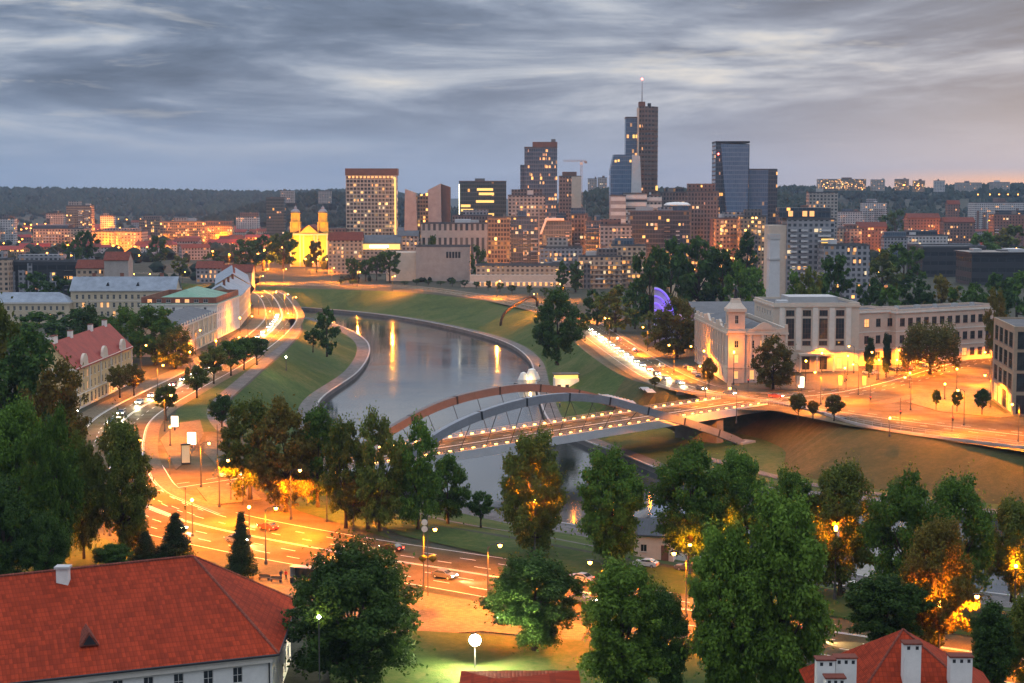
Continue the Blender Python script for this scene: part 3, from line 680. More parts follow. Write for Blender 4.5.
TP = {}
def tproto(shape, leaf, lod, var):
    k = (shape, leaf, lod, var)
    if k not in TP:
        nl, sz, nc = {'near': (34000, .40, 180), 'mid': (13000, .56, 110), 'far': (2200, 1.15, 44)}[lod]
        if shape == 'conifer': nc = int(nc * 2.2); nl = int(nl * .6); sz *= .8
        if shape == 'broad': nl = int(nl * 1.35)
        if shape == 'willow': nc = nc * 2
        seed = (sum(map(ord, shape + lod)) * 7 + var * 131) % 9999
        me, c = crown_mesh('crown', seed, shape, nl, sz, nc, LEAF[leaf]); co = np.empty(len(me.vertices) * 3, np.float32); me.vertices.foreach_get('co', co); co = co.reshape(-1, 3)
        TP[k] = (me, trunk_mesh('trunk', seed, c, shape), float(np.percentile(co[:, 2], 99.7)), float(np.percentile(np.hypot(co[:, 0], co[:, 1]), 99.3)) * 2)
    return TP[k]
_tr = random.Random(4)
WIDTH = dict(broad=19.5, lime=12.4, loose=15.0, round=14.0, poplar=8.0, willow=18.0, conifer=8.6)
NAME = dict(broad='broadleaf_tree', lime='lime_tree', loose='broadleaf_tree', round='street_tree', poplar='poplar_tree', willow='willow_tree', conifer='conifer_tree')
def tree(px, base, top, wpx, shape, leaf, label, group=None, z=0.0, Y=None):
    """a tree whose foot is at pixel (px, base) of the survey, as tall and wide as measured there"""
    p = P(px, base, z) if Y is None else Vector((Q(px, 200, Y).x, Y, z))
    h = Q(px, top, p.y).z - z; w = wpx * 1.04 * p.y / F
    lod = 'near' if p.y < 300 else ('mid' if p.y < 640 else 'far')
    cm, tm, ph, pw = tproto(shape, leaf, lod, _tr.randrange(3 if lod != 'near' else 2))
    rz = _tr.uniform(0, 6.28)
    t = thing(NAME[shape], label, 'tree', p, rz, group, (w / pw, w / pw, h / ph))
    link('crown', cm, t); link('trunk', tm, t)
    return t

# ------------------------------------------------------------------ street lamps
def lamp_proto(kind, h):
    """pole with its foot at the origin and the lamp glass at height h"""
    r = thing('street_lamp', 'x', 'street lamp', (0, 0, -500)); parts = []
    b = MB(); b.lathe([(.32, 0), (.30, .5), (.17, .7), (.13, 2), (.08, h - .2)], 8)
    arms = {'single': [1], 'double': [-1, 1], 'post': [], 'globe': []}[kind]
    for s in arms: b.tube([(0, 0, h - .6), (s * .5, 0, h + .05), (s * 1.6, 0, h + .22)], [.08, .07, .06], 6)
    link('pole', b.mesh('pole', M['pole']), r)
    for s in (arms or [0]):
        x = s * 1.9
        if kind == 'globe' or kind == 'post':
            g_ = MB(); g_.lathe([(.02, -.34), (.22, -.26), (.31, 0), (.22, .22), (.02, .3)], 12, 0, (0, 0, h)); e = link('lamp_head', g_.mesh('lamp_head', M['lamp'], True), r)
        else:
            g_ = MB(); g_.box(x - .55, x + .55, -.2, .2, h + .12, h + .34); hd = link('lamp_head', g_.mesh('lamp_head', M['dark']), r)
            g_ = MB(); g_.lathe([(.02, -.30), (.22, -.22), (.32, 0), (.28, .2)], 12, 0, (x, 0, h - .09)); link('lamp_glass', g_.mesh('lamp_glass', M['lamp'], True), hd)
    return r
LP = {k: lamp_proto(k, h) for k, h in (('single', 10.0), ('double', 11.5), ('post', 7.0), ('globe', 5.0))}
LH = dict(single=10.0, double=11.5, post=7.0, globe=5.0)
_lights = {}
def light(energy, col=ORANGE, soft=.35, spot=False):
    k = (energy, col, spot)
    if k not in _lights:
        L = bpy.data.lights.new('lamp_light', 'SPOT' if spot else 'POINT')
        if spot:
            L.spot_size = R(150); L.spot_blend = .35; L.use_nodes = True; t = L.node_tree; em = [n for n in t.nodes if n.type == 'EMISSION'][0]
            # road luminaire: throws more light sideways than straight down, so the road is evenly lit
            sp = N(t, 'ShaderNodeSeparateXYZ'); t.links.new(N(t, 'ShaderNodeTexCoord').outputs['Normal'], sp.inputs[0])
            t.links.new(math_(t, 'POWER', math_(t, 'MAXIMUM', math_(t, 'ABSOLUTE', sp.outputs[2]), .45), -2.6), em.inputs['Strength'])
        L.energy = energy; L.color = col; L.shadow_soft_size = soft; _lights[k] = L
    return _lights[k]
LW = 23000
def lamp(px, py, kind, label, power=1.0, rz=None, z=0.0, group='orange street lamps', Y=None):
    glow = kind == 'post' and any(k in label for k in ('tree', 'hidden', 'brownish', 'leaves', 'wall', 'tower', 'roof', 'tenement', 'corner house', 'terrace'))
    h = LH[kind]; hz = z + h
    p = P(px, py, hz) if Y is None else Q(px, py, Y)
    rz = rz if rz is not None else (0.0 if kind == 'double' else math.pi if px > 512 else 0.0)
    x = p.x - (1.9 * math.cos(rz) if kind == 'single' else 0); y = p.y - (1.9 * math.sin(rz) if kind == 'single' else 0)
    if kind == 'double': x = p.x
    o = dup(LP[kind], label, (x, y, z), rz, None if Y is None else (1, 1, p.z / h), group)
    if power > 0:
        for s in ((-1, 1) if kind == 'double' else (1,)):
            dx = {'single': 1.9, 'double': 1.9 * s}.get(kind, 0)
            l = link('lamp_light', light(round(LW * power * (1.2 if px > 600 else 1.0) * (1 if dx else .45 if glow else .8)), ORANGE, .35, not glow), o, (dx, 0, h - .75) if dx else (0, -.9, h + (.3 if glow else 1.5)))
    return o

# ------------------------------------------------------------------ cars and people
def car_proto(paint, lights_on=True):
    r = thing('car', 'x', 'car', (0, 0, -500))
    prof = [(-2.15, .35), (-2.2, .75), (-2.05, .95), (-1.0, 1.02), (-.35, 1.42), (.95, 1.46), (1.75, 1.02), (2.1, .95), (2.18, .6), (2.1, .35)]
    b = MB(); n = len(prof); vs = []
    for y, k in ((-.86, 0), (-.80, 1), (.80, 1), (.86, 0)):
        for x, z in prof: vs.append((x, y * (.86 if z > 1.2 else 1), z + (0 if k or z > .5 else 0)))
    fs = []
    for l in range(3): fs += [(l * n + i, l * n + (i + 1) % n, (l + 1) * n + (i + 1) % n, (l + 1) * n + i) for i in range(n)]
    fs += [tuple(range(n - 1, -1, -1)), tuple(3 * n + i for i in range(n))]
    me = b.add(vs, fs).mesh('body', paint, False); recalc(me); link('body', me, r)
    w = MB()
    for s in (-1, 1):
        w.add([(-.85, s * .835, 1.06), (-.38, s * .765, 1.37), (.9, s * .765, 1.40), (1.5, s * .835, 1.06)], [(0, 1, 2, 3) if s > 0 else (3, 2, 1, 0)])
    w.add([(-.98, -.70, 1.065), (-.42, -.62, 1.40), (-.42, .62, 1.40), (-.98, .70, 1.065)], [(0, 3, 2, 1)])
    w.add([(1.68, -.70, 1.09), (1.02, -.62, 1.46), (1.02, .62, 1.46), (1.68, .70, 1.09)], [(0, 1, 2, 3)])
    w.v = [(x * 1.012, y * 1.02, z + .012) for x, y, z in w.v]; link('window', w.mesh('window', M['glass']), r)
    for x in (-1.35, 1.35):
        for s in (-1, 1):
            t = MB(); t.tube([(x, s * .66, .33), (x, s * .89, .33)], .33, 14); wh = link('wheel', t.mesh('wheel', M['black']), r)
            t = MB(); t.tube([(x, s * .88, .33), (x, s * .905, .33)], .2, 10); link('rim', t.mesh('rim', M['steel']), wh)
    for s in (-1, 1):
        t = MB(); t.box(-2.25, -2.1, s * .62 - .2, s * .62 + .2, .66, .84); link('headlight', t.mesh('headlight', M['headlight'] if lights_on else M['palegrey']), r)
        t = MB(); t.box(2.08, 2.2, s * .64 - .17, s * .64 + .17, .72, .9); link('tail_light', t.mesh('tail_light', M['tail'] if lights_on else M['redcloth']), r)
    return r
def carpaint(name, c):
    m, t, b = newmat(name); setc(b, c); b.inputs['Roughness'].default_value = .3; b.inputs['Coat Weight'].default_value = .6; b.inputs['Metallic'].default_value = .2; return m
PAINT = dict(white=(.62, .62, .60), silver=(.32, .33, .35), black=(.015, .015, .018), red=(.35, .03, .02), blue=(.03, .06, .18), grey=(.10, .10, .11))
BEAM = bpy.data.lights.new('headlight_beam', 'SPOT'); BEAM.energy = 12000; BEAM.color = (1.0, .80, .45); BEAM.spot_size = R(60); BEAM.spot_blend = .7; BEAM.shadow_soft_size = .2
CP = {(k, on): car_proto(carpaint(k + ' car paint', c), on) for k, c in PAINT.items() for on in (True, False)}
def car(x, y, rz, colour, label, group, on=True):
    o = dup(CP[(colour, on)], label, (x, y, .05), rz, None, group)
    if on: link('headlight_beam', BEAM, o, (-2.5, 0, .8)).rotation_euler = (0, R(76), 0)
    return o
def car_on(pts, d, s, colour, label, group, rev=False, on=True):
    """a car s metres along a road, d metres right of its middle; it faces along the line, or against it"""
    L = 0
    for i in range(len(pts) - 1):
        l = (pts[i + 1] - pts[i]).length
        if L + l >= s:
            p = pts[i].lerp(pts[i + 1], (s - L) / l); t = (pts[i + 1] - pts[i]).normalized(); q = p + Vector((t.y, -t.x, 0)) * d
            a = math.atan2(t.y, t.x) + (math.pi if rev else 0)
            return car(q.x, q.y, a, colour, label, group, on)
        L += l
def person_proto(pose, cloth, cloth2):
    verts = [(0, 0, .95), (0, 0, 1.2), (0, 0, 1.42), (0, 0, 1.52), (0, .02, 1.66), (0, .01, 1.78),
             (-.19, 0, 1.42), (-.25, .03, 1.15), (-.24, .1, .90), (.19, 0, 1.42), (.25, .03, 1.15), (.24, .1, .90),
             (-.1, 0, .90), (-.12, .03 + .1 * pose, .5), (-.13, -.12 * pose, .06), (-.13, .16 - .12 * pose, .03), (.1, 0, .90), (.12, .03 - .04 * pose, .5), (.13, .2 * pose, .06), (.13, .16 + .2 * pose, .03)]
    edges = [(0, 1), (1, 2), (2, 3), (3, 4), (4, 5), (2, 6), (6, 7), (7, 8), (2, 9), (9, 10), (10, 11), (0, 12), (12, 13), (13, 14), (14, 15), (0, 16), (16, 17), (17, 18), (18, 19)]
    rad = [.15, .15, .16, .06, .10, .07, .075, .055, .04, .075, .055, .04, .10, .075, .05, .045, .10, .075, .05, .045]
    me = bpy.data.meshes.new('person'); me.from_pydata(verts, edges, []); o = bpy.data.objects.new('person', me); C.objects.link(o)
    sk = o.modifiers.new('skin', 'SKIN'); o.modifiers.new('sub', 'SUBSURF').levels = 1
    for i, d in enumerate(me.skin_vertices[0].data): d.radius = (rad[i], rad[i] * .8); d.use_root = (i == 0)
    dg = bpy.context.evaluated_depsgraph_get(); dg.update()
    m2 = bpy.data.meshes.new_from_object(o.evaluated_get(dg)); bpy.data.objects.remove(o)
    m2.materials.clear()
    for m in (cloth, cloth2, M['skin'], M['dark']): m2.materials.append(m)
    for f in m2.polygons:
        z = f.center.z; f.material_index = 2 if 1.47 < z else (0 if z > .92 else 1)
        if z > 1.70 or (z > 1.55 and f.center.y < -.03): f.material_index = 3
        if abs(f.center.x) > .2 and z < .93: f.material_index = 2
    return m2
PM = [person_proto(0, M['cloth'], M['cloth2']), person_proto(1, M['cloth2'], M['cloth']), person_proto(.5, M['redcloth'], M['cloth'])]
def person(px, py, k, label, rz=0.0, z=.16):
    p = P(px, py, z); o = link('person', PM[k], None, p, rz); tag(o, label, 'person', 'people on foot'); return o
# ------------------------------------------------------------------ buildings with real window openings
_wm = {}
def window_mesh(w, h, lit, frame='frame', dep=.18, cols=2, rows=2):
    k = (round(w, 2), round(h, 2), lit, frame, cols, rows)
    if k not in _wm:
        b = MB(); b.quad((0, dep, 0), (w, dep, 0), (w, dep, h), (0, dep, h), mi=0)
        t = .07
        b.box(0, w, dep - .06, dep - .01, 0, t, 1); b.box(0, w, dep - .06, dep - .01, h - t, h, 1)
        b.box(0, t, dep - .06, dep - .01, t, h - t, 1); b.box(w - t, w, dep - .06, dep - .01, t, h - t, 1)
        for c in range(1, cols): b.box(w * c / cols - .035, w * c / cols + .035, dep - .055, dep - .012, t, h - t, 1)
        for r in range(1, rows): b.box(t, w - t, dep - .05, dep - .015, h * r / rows - .03, h * r / rows + .03, 1)
        b.box(-.1, w + .1, -.12, .02, -.13, -.003, 1)
        _wm[k] = b.mesh('window', [M[lit] if lit else M['glass'], M[frame]])
    return _wm[k]
SIDE = lambda w, d: [((0, 0), 0.0), ((w, 0), math.pi / 2), ((w, d), math.pi), ((0, d), -math.pi / 2)]
def wall_grid(mb, L, h, wins, T, dep=.2, z0=0.0, mi=0):
    xs = sorted({0, L, *[q for x in wins for q in (x[0], x[2])]}); zs = sorted({z0, h, *[q for x in wins for q in (x[1], x[3])]})
    for i in range(len(xs) - 1):
        for j in range(len(zs) - 1):
            cx, cz = (xs[i] + xs[i + 1]) / 2, (zs[j] + zs[j + 1]) / 2
            if any(a[0] < cx < a[2] and a[1] < cz < a[3] for a in wins): continue
            mb.quad(*[T @ Vector(v) for v in ((xs[i], 0, zs[j]), (xs[i + 1], 0, zs[j]), (xs[i + 1], 0, zs[j + 1]), (xs[i], 0, zs[j + 1]))], mi=mi)
    for a in wins:
        x0, y0, x1, y1 = a[:4]
        for p, q in (((x0, y0), (x1, y0)), ((x1, y0), (x1, y1)), ((x1, y1), (x0, y1)), ((x0, y1), (x0, y0))):
            mb.quad(*[T @ Vector(v) for v in ((p[0], 0, p[1]), (p[0], dep, p[1]), (q[0], dep, q[1]), (q[0], 0, q[1]))], mi=mi)
def rows(L, n, zs, ww, m=1.5, lit=0.0, seed=0, litm='litwin', frame='frame', cols=2, rws=2):
    """n openings in each storey; zs = [(z, height)...]"""
    r = random.Random(seed * 7 + n); out = []
    pitch = (L - 2 * m) / n
    for z, hh in zs:
        for i in range(n):
            c = m + pitch * (i + .5); out.append((c - ww / 2, z, c + ww / 2, z + hh, litm if r.random() < lit else None, frame, cols, rws))
    return out
def ring(mb, x0, x1, y0, y1, t, z0, z1, mi=0):
    mb.box(x0, x1, y0, y0 + t, z0, z1, mi); mb.box(x0, x1, y1 - t, y1, z0, z1, mi)
    mb.box(x0, x0 + t, y0 + t, y1 - t, z0, z1, mi); mb.box(x1 - t, x1, y0 + t, y1 - t, z0, z1, mi)
def hip(mb, w, d, o, z, rh, mi=0, inset=None, x0=0, y0=0):
    a, b, c, e = (x0 - o, y0 - o, z), (x0 + w + o, y0 - o, z), (x0 + w + o, y0 + d + o, z), (x0 - o, y0 + d + o, z)
    if w >= d:
        i = inset if inset is not None else (d / 2 + o) * .9
        p, q = (x0 - o + i, y0 + d / 2, z + rh), (x0 + w + o - i, y0 + d / 2, z + rh)
        mb.add([a, b, c, e, p, q], [(0, 1, 5, 4), (1, 2, 5), (2, 3, 4, 5), (3, 0, 4), (3, 2, 1, 0)], mi)
    else:
        i = inset if inset is not None else (w / 2 + o) * .9
        p, q = (x0 + w / 2, y0 - o + i, z + rh), (x0 + w / 2, y0 + d + o - i, z + rh)
        mb.add([a, b, c, e, p, q], [(0, 1, 4), (1, 2, 5, 4), (2, 3, 5), (3, 0, 4, 5), (3, 2, 1, 0)], mi)
def gable(mb, w, d, o, z, rh, mi=0, wall=1, th=.25):
    """ridge along local x; gable triangles in the wall material"""
    e = o * rh / (d / 2)
    A = [(-o, -o, z - e), (w + o, -o, z - e), (w + o, d / 2, z + rh), (-o, d / 2, z + rh), (-o, d + o, z - e), (w + o, d + o, z - e)]
    mb.add(A + [(x, y, q + th) for x, y, q in A], [(6, 7, 8, 9), (9, 8, 11, 10), (1, 0, 3, 2), (2, 3, 4, 5), (0, 1, 7, 6), (5, 4, 10, 11), (0, 6, 9, 3), (3, 9, 10, 4), (2, 8, 7, 1), (5, 11, 8, 2)], mi)
    for x, f in ((0, (2, 1, 0)), (w, (0, 1, 2))): mb.add([(x, 0, z), (x, d, z), (x, d / 2, z + rh)], [f], wall)
def building(name, label, x, y, rz, w, d, h, wall, sides, roof, cat='building', group=None, z=0.0, base=None, trim='white2', cornice=True, courses=()):
    root = thing(name, label, cat, (x, y, z), rz, group)
    b = MB()
    for k, ((ox, oy), a) in enumerate(SIDE(w, d)):
        wins = [tuple(q) + (None, "frame", 2, 2)[len(q) - 4:] if len(q) < 8 else q for q in sides.get(k, [])]; L = (w, d, w, d)[k]; T = xf(ox, oy, a)
        wall_grid(b, L, h, wins, T)
        for wn in wins:
            me = window_mesh(wn[2] - wn[0], wn[3] - wn[1], wn[4], wn[5], cols=wn[6], rows=wn[7])
            p = T @ Vector((wn[0], 0, wn[1])); link('window', me, root, p, a)
    b.build('wall', M[wall], root)
    kind = roof[0]
    if kind in ('hip', 'gable'):
        rb_ = MB(); (hip if kind == 'hip' else gable)(rb_, w, d, roof[2], h + .003, roof[1]); rf = rb_.build('roof', [M[roof[3]], M[wall]], root)
    elif kind == 'flat':
        rb_ = MB(); ring(rb_, -.05, w + .05, -.05, d + .05, .4, h + .002, h + roof[1], 1); rb_.quad((.3, .3, h + .05), (w - .3, .3, h + .05), (w - .3, d - .3, h + .05), (.3, d - .3, h + .05), mi=0)
        rf = rb_.build('roof', [M[roof[2]], M[wall]], root)
    if cornice:
        c = MB(); ring(c, -.45, w + .45, -.45, d + .45, .44, h - .7, h - .02); c.build('cornice', M[trim], root)
    for zc in courses:
        c = MB(); ring(c, -.18, w + .18, -.18, d + .18, .175, zc, zc + .35); c.build('string_course', M[trim], root)
    if base:
        c = MB(); ring(c, -.12, w + .12, -.12, d + .12, .115, 0, base); c.build('plinth', M['grey'], root)
    return root, rf
def pilasters(root, xs, z0, z1, T, wd=.6, out=.3, mat='white2'):
    for x in xs:
        p = MB(); p.box(x - wd / 2, x + wd / 2, -out, -.003, z0, z1, M=T); p.build('pilaster', M[mat], root)
def chimney(root, x, y, z0, z1, w=1.0, d=.8, mat='white', holes=0):
    c = MB(); c.box(x - w / 2, x + w / 2, y - d / 2, y + d / 2, z0, z1)
    c.box(x - w / 2 - .12, x + w / 2 + .12, y - d / 2 - .12, y + d / 2 + .12, z1 + .002, z1 + .16, 1)
    for i in range(holes):
        cx = x - w / 2 + w * (i + .5) / holes; c.box(cx - .16, cx + .16, y - d / 2 - .015, y - d / 2 + .01, z1 - .55, z1 - .18, 2)
    return c.build('chimney', [M[mat], M['tile2'], M['dark']], root)

# --- old arsenal, bottom left: long hipped tile roof over a white wall
E8, R16 = 8.0, 16.5
a_, e_ = P(279, 654, E8), P(-60, 690.5, E8); r1, r0 = P(193, 556, R16), P(-60, 582.5, R16); b_ = P(298, 601, E8)
ev = (e_ - a_); f_ = b_ + ev
ars = thing('arsenal', 'long white building under a hipped red tile roof in the bottom left corner', 'building', (a_ + f_) / 2 * Vector((1, 1, 0)) if False else ((a_.x + f_.x) / 2, (a_.y + f_.y) / 2, 0))
O = Vector(ars.location)
rf = MB(); rf.add([v - O for v in (a_, b_, f_, e_, r1, r0)], [(3, 0, 4, 5), (0, 1, 4), (1, 2, 5, 4), (2, 3, 5)])
rfo = rf.build('roof', M['tile'], ars)
def edge(mb, p, q, r): mb.tube([p - O, q - O], r, 7)
c = MB(); edge(c, r1, r0, .22); edge(c, a_, r1, .2); edge(c, b_, r1, .2); c.build('ridge_tiles', M['tile2'], rfo)
c = MB(); edge(c, a_ + Vector((0, 0, -.1)), e_ + Vector((0, 0, -.1)), .16); edge(c, a_ + Vector((0, 0, -.1)), b_ + Vector((0, 0, -.1)), .16); c.build('gutter', M['dark'], rfo)
ux = (e_ - a_).normalized(); uy = (b_ - a_).normalized()
def inset(v, i, j): return v + ux * i + uy * j
wa, we, wb, wf = inset(a_, 1, 1), inset(e_, -1, 1), inset(b_, 1, -1), inset(f_, -1, -1)
def side_wall(root, p, q, h, wins, mat, O):
    d = (q - p); L = Vector((d.x, d.y, 0)).length; a = math.atan2(d.y, d.x)
    T = Matrix.Translation((p.x - O.x, p.y - O.y, 0)) @ Matrix.Rotation(a, 4, 'Z')
    b = MB(); wall_grid(b, L, h, wins, T); b.build('wall', M[mat], root)
    for wn in wins:
        o = link('window', window_mesh(wn[2] - wn[0], wn[3] - wn[1], wn[4], wn[5], cols=wn[6], rows=wn[7]), root, T @ Vector((wn[0], 0, wn[1])), a)
    return T, L
L = Vector((we.x - wa.x, we.y - wa.y, 0)).length
T, L = side_wall(ars, we, wa, E8, rows(L, 9, [(4.6, 2.0), (1.0, 2.1)], 1.2, 2.5), 'white', O)
c = MB(); c.box(0, L, -.5, -.003, E8 - 1.1, E8 - .5, M=T); c.box(0, L, -.7, -.003, E8 - .498, E8 - .1, M=T); c.build('cornice', M['white2'], ars)
L2 = Vector((wb.x - wa.x, wb.y - wa.y, 0)).length
T2, L2 = side_wall(ars, wa, wb, E8, rows(L2, 5, [(4.6, 2.0), (1.0, 2.1)], 1.2, 2.0), 'white', O)
c = MB(); c.box(0, L2, -.5, -.003, E8 - 1.1, E8 - .5, M=T2); c.build('cornice', M['white2'], ars)
c = MB(); c.tube([wa - O + Vector((-.3, -.35, -.4)), Vector((wa.x - O.x - .3, wa.y - O.y - .35, .2))], .09, 8); c.build('downpipe', M['dark'], ars)
side_wall(ars, wb, wf, E8, [], 'white', O); side_wall(ars, wf, we, E8, [], 'white', O)
def hit(px, py, a, b, c):
    n = (b - a).cross(c - a); r = ray(px, py); o = Vector((0, 0, H)); k = (a - o).dot(n) / r.dot(n); return o + r * k
q = hit(63.5, 585, a_, e_, r1) - O
c = MB(); c.box(q.x - .75, q.x + .75, q.y - .6, q.y + .6, q.z - 2.2, q.z + 2.2); c.box(q.x - .95, q.x + .95, q.y - .8, q.y + .8, q.z + 2.202, q.z + 2.5, 1)
ch = c.build('chimney', [M['white'], M['grey']], rfo)
# triangular roof vent
q = hit(89, 645, a_, e_, r1) - O + Vector((0, 0, .05)); n = Vector((ux.y, -ux.x, 0)); n = n if n.y < 0 else -n
tri = [q + ux * 1.15, q - ux * 1.15, q + Vector((0, 0, 1.75))]
c = MB(); c.add([v + n * .6 for v in tri] + [v - n * 2.8 + Vector((0, 0, .2)) for v in tri], [(0, 1, 2), (0, 2, 5, 3), (2, 1, 4, 5)]); c.build('roof_dormer', M['tile2'], rfo)
c = MB(); tt = [q + ux * .8 + Vector((0, 0, .15)), q - ux * .8 + Vector((0, 0, .15)), q + Vector((0, 0, 1.35))]; c.add([v + n * .63 for v in tt], [(0, 1, 2)]); o = c.build('vent_opening', M['dark'], bpy.data.objects['roof_dormer'] if False else rfo)

# --- house with three white chimneys, bottom right
Y0 = 172; ap = Q(903, 629, Y0); O = Vector((ap.x, ap.y, 0))
hs = thing('hipped_house', 'red tiled hipped roof with three pale chimneys in the bottom right corner', 'building', O)
zr = ap.z; eh = zr - 8.5
pr = [Vector((-9.8, -11, eh)), Vector((10.5, -11.5, eh)), Vector((12.5, 12, eh)), Vector((-9, 13, eh))]
rf = MB(); top = Vector((0, 0, zr)); rf.add(pr + [top], [(0, 1, 4), (1, 2, 4), (2, 3, 4), (3, 0, 4)]); hr = rf.build('roof', M['tile'], hs)
c = MB()
for v in pr[:2]: c.tube([v, top], .13, 7)
c.build('ridge_tiles', M['tile2'], hr)
b = MB()
ins = [v * Vector((.93, .93, 1)).x if False else Vector((v.x * .93, v.y * .93, 0)) for v in pr]
for i in range(4):
    p, q = ins[i], ins[(i + 1) % 4]; b.quad(p, q, q + Vector((0, 0, eh + .3)), p + Vector((0, 0, eh + .3)))
b.build('wall', M['white'], hs)
def chim_at(x0, x1, yt, Y, dz, holes, d=1.3):
    p, q = Q(x0, yt, Y) - O, Q(x1, yt, Y) - O; chimney(hr, (p.x + q.x) / 2, p.y, p.z - dz, p.z, q.x - p.x, d, 'white', holes)
chim_at(903, 920, 643, 166.5, 5, 2); chim_at(949, 971, 656, 166, 5, 3)
chim_at(816, 834, 659, 164, 6, 2); chim_at(834.5, 855.5, 657, 164.6, 6, 3); chim_at(825, 844, 677, 161.5, 5, 3)

# --- small red roof at the bottom edge by the floodlight
ap, e1, e2 = Q(497, 669, 186), Q(455, 690, 178), Q(600, 690, 178); O = Vector((ap.x, ap.y, 0))
sh = thing('low_house', 'small red sheet roof peeping over the bottom edge by the floodlight', 'building', O)
zt, ze = ap.z - 1.2, e1.z - 2.0
p = [Vector((-4.5, -9, ze)), Vector((10, -9, ze)), Vector((10, 6, ze)), Vector((-4.5, 6, ze)), Vector((0, 0, zt)), Vector((5, -.6, zt - .4))]
b = MB(); b.add(p, [(0, 1, 5, 4), (1, 2, 5), (2, 3, 4, 5), (3, 0, 4)]); b.build('roof', M['tile'], sh)
b = MB(); b.box(-3.6, 9.1, -8.0, 5.0, 0, ze - .3); b.build('wall', M['white'], sh)

# --- left street, west side: facades look on to the avenue
HP = math.pi / 2
w_ = 70
bd, rfo = building('tenement', 'ochre tenement with red roof and round gables behind the left tree mass', -130, 474, HP, w_, 15, 12.6, 'ochre',
    {0: rows(w_, 15, [(5.0, 2.3), (8.8, 2.2)], 1.25, 2, .12, 1) + rows(w_, 15, [(.6, 3.0)], 1.7, 2, .25, 2), 3: rows(15, 4, [(5, 2.2), (8.8, 2.2)], 1.2)}, ('gable', 7.5, .6, 'redsheet'), courses=(4.2,), base=.5)
pilasters(bd, [.4] + [2 + (w_ - 4) / 5 * i for i in range(1, 5)] + [w_ - .4], 4.6, 11.9, xf(0, 0, 0))
for x in (10, 34, 58):
    c = MB(); n = 10; pts = [(x - 3.4, 12.6)] + [(x + 3.0 * math.cos(math.pi - math.pi * i / n), 13.6 + 2.6 * math.sin(math.pi * i / n)) for i in range(n + 1)] + [(x + 3.4, 12.6)]
    c.prism(pts[::-1], -.3, .5); c.build('round_gable', M['stone'], bd)
for i, x in enumerate((4, 22, 46, 64)): chimney(rfo, x, 7.5, 18, 22, 2.4 if i else 4.5, 1.2, 'white')
w_ = 74
bd, rfo = building('corner_building', 'cream corner house with arched window row and dark low roof on left avenue', -130.5, 630, HP, w_, 20, 12.3, 'cream',
    {0: rows(w_, 14, [(5.4, 3.0)], 1.3, 2, .1, 3) + rows(w_, 14, [(.6, 3.2)], 1.8, 2, .3, 4), 3: rows(20, 4, [(5.4, 3.0)], 1.3, 2, .1)}, ('hip', 3.2, .5, 'darksheet'), courses=(4.6,))
pilasters(bd, [w_ / 7 * i + (.4 if i == 0 else -.4 if i == 7 else 0) for i in range(8)], 5, 11.6, xf(0, 0, 0), .7)
c = MB()
for i in range(15): c.box(w_ * i / 14 - .4, w_ * i / 14 + .4, -.35, .1, 12.32, 13.4)
c.build('attic_balustrade', M['white2'], bd)
w_ = 58
bd, rfo = building('tenement', 'white house with brick red attic storey and flat green roof on left avenue', -131, 709, HP, w_, 34, 15.5, 'white',
    {0: rows(w_, 13, [(.8, 3), (5, 2.4), (8.6, 2.3), (12, 2.0)], 1.2, 1.5, .18, 5), 3: rows(34, 6, [(5, 2.2), (8.6, 2.2), (12, 2)], 1.2, 3, .1, 8)}, ('hip', 5.5, .4, 'greensheet'), courses=(4.4,))
c = MB(); ring(c, .3, w_ - .3, .3, 33.7, .5, 15.6, 18.4); c.build('attic_wall', M['brick'], bd)
litrow = rows(33, 7, [(16.1, 1.5)], 2.0, 2, .5, 2)
T = xf(0.28, 34, -HP)
for wn in litrow: link('window', window_mesh(2.0, 1.5, wn[4] or None, 'frame'), bd, T @ Vector((wn[0], -.2, wn[1])), -HP)
w_ = 88; rz4 = math.atan2(88, -9)
bd, rfo = building('tenement', 'pink terrace with zinc roof halfway along the left avenue, brightly lit below', -131.5, 770, rz4, w_, 18, 15, 'pink',
    {0: rows(w_, 18, [(.7, 3), (5, 2.3), (8.6, 2.2), (11.8, 1.8)], 1.2, 1.5, .2, 6), 3: rows(18, 4, [(5, 2.3), (8.6, 2.2)], 1.2)}, ('gable', 5, .5, 'zinc'), courses=(4.3,))
for x in (12, 40, 70): chimney(rfo, x, 8, 18, 22, 2.6, 1.1, 'brick')
bd, rfo = building('tenement', 'ochre terrace with pale sheet roof at the far bend of the left avenue', -141.5, 862, math.atan2(100, -18), 100, 18, 15.5, 'ochre',
    {0: rows(100, 20, [(.7, 3), (5, 2.3), (8.6, 2.2), (12, 1.9)], 1.2, 1.5, .2, 7), 3: rows(18, 4, [(5, 2.3), (8.6, 2.2)], 1.2)}, ('gable', 5.5, .5, 'zinc'), courses=(4.3,))
for x in (20, 55, 85): chimney(rfo, x, 8, 18, 22.5, 2.6, 1.1, 'brick')
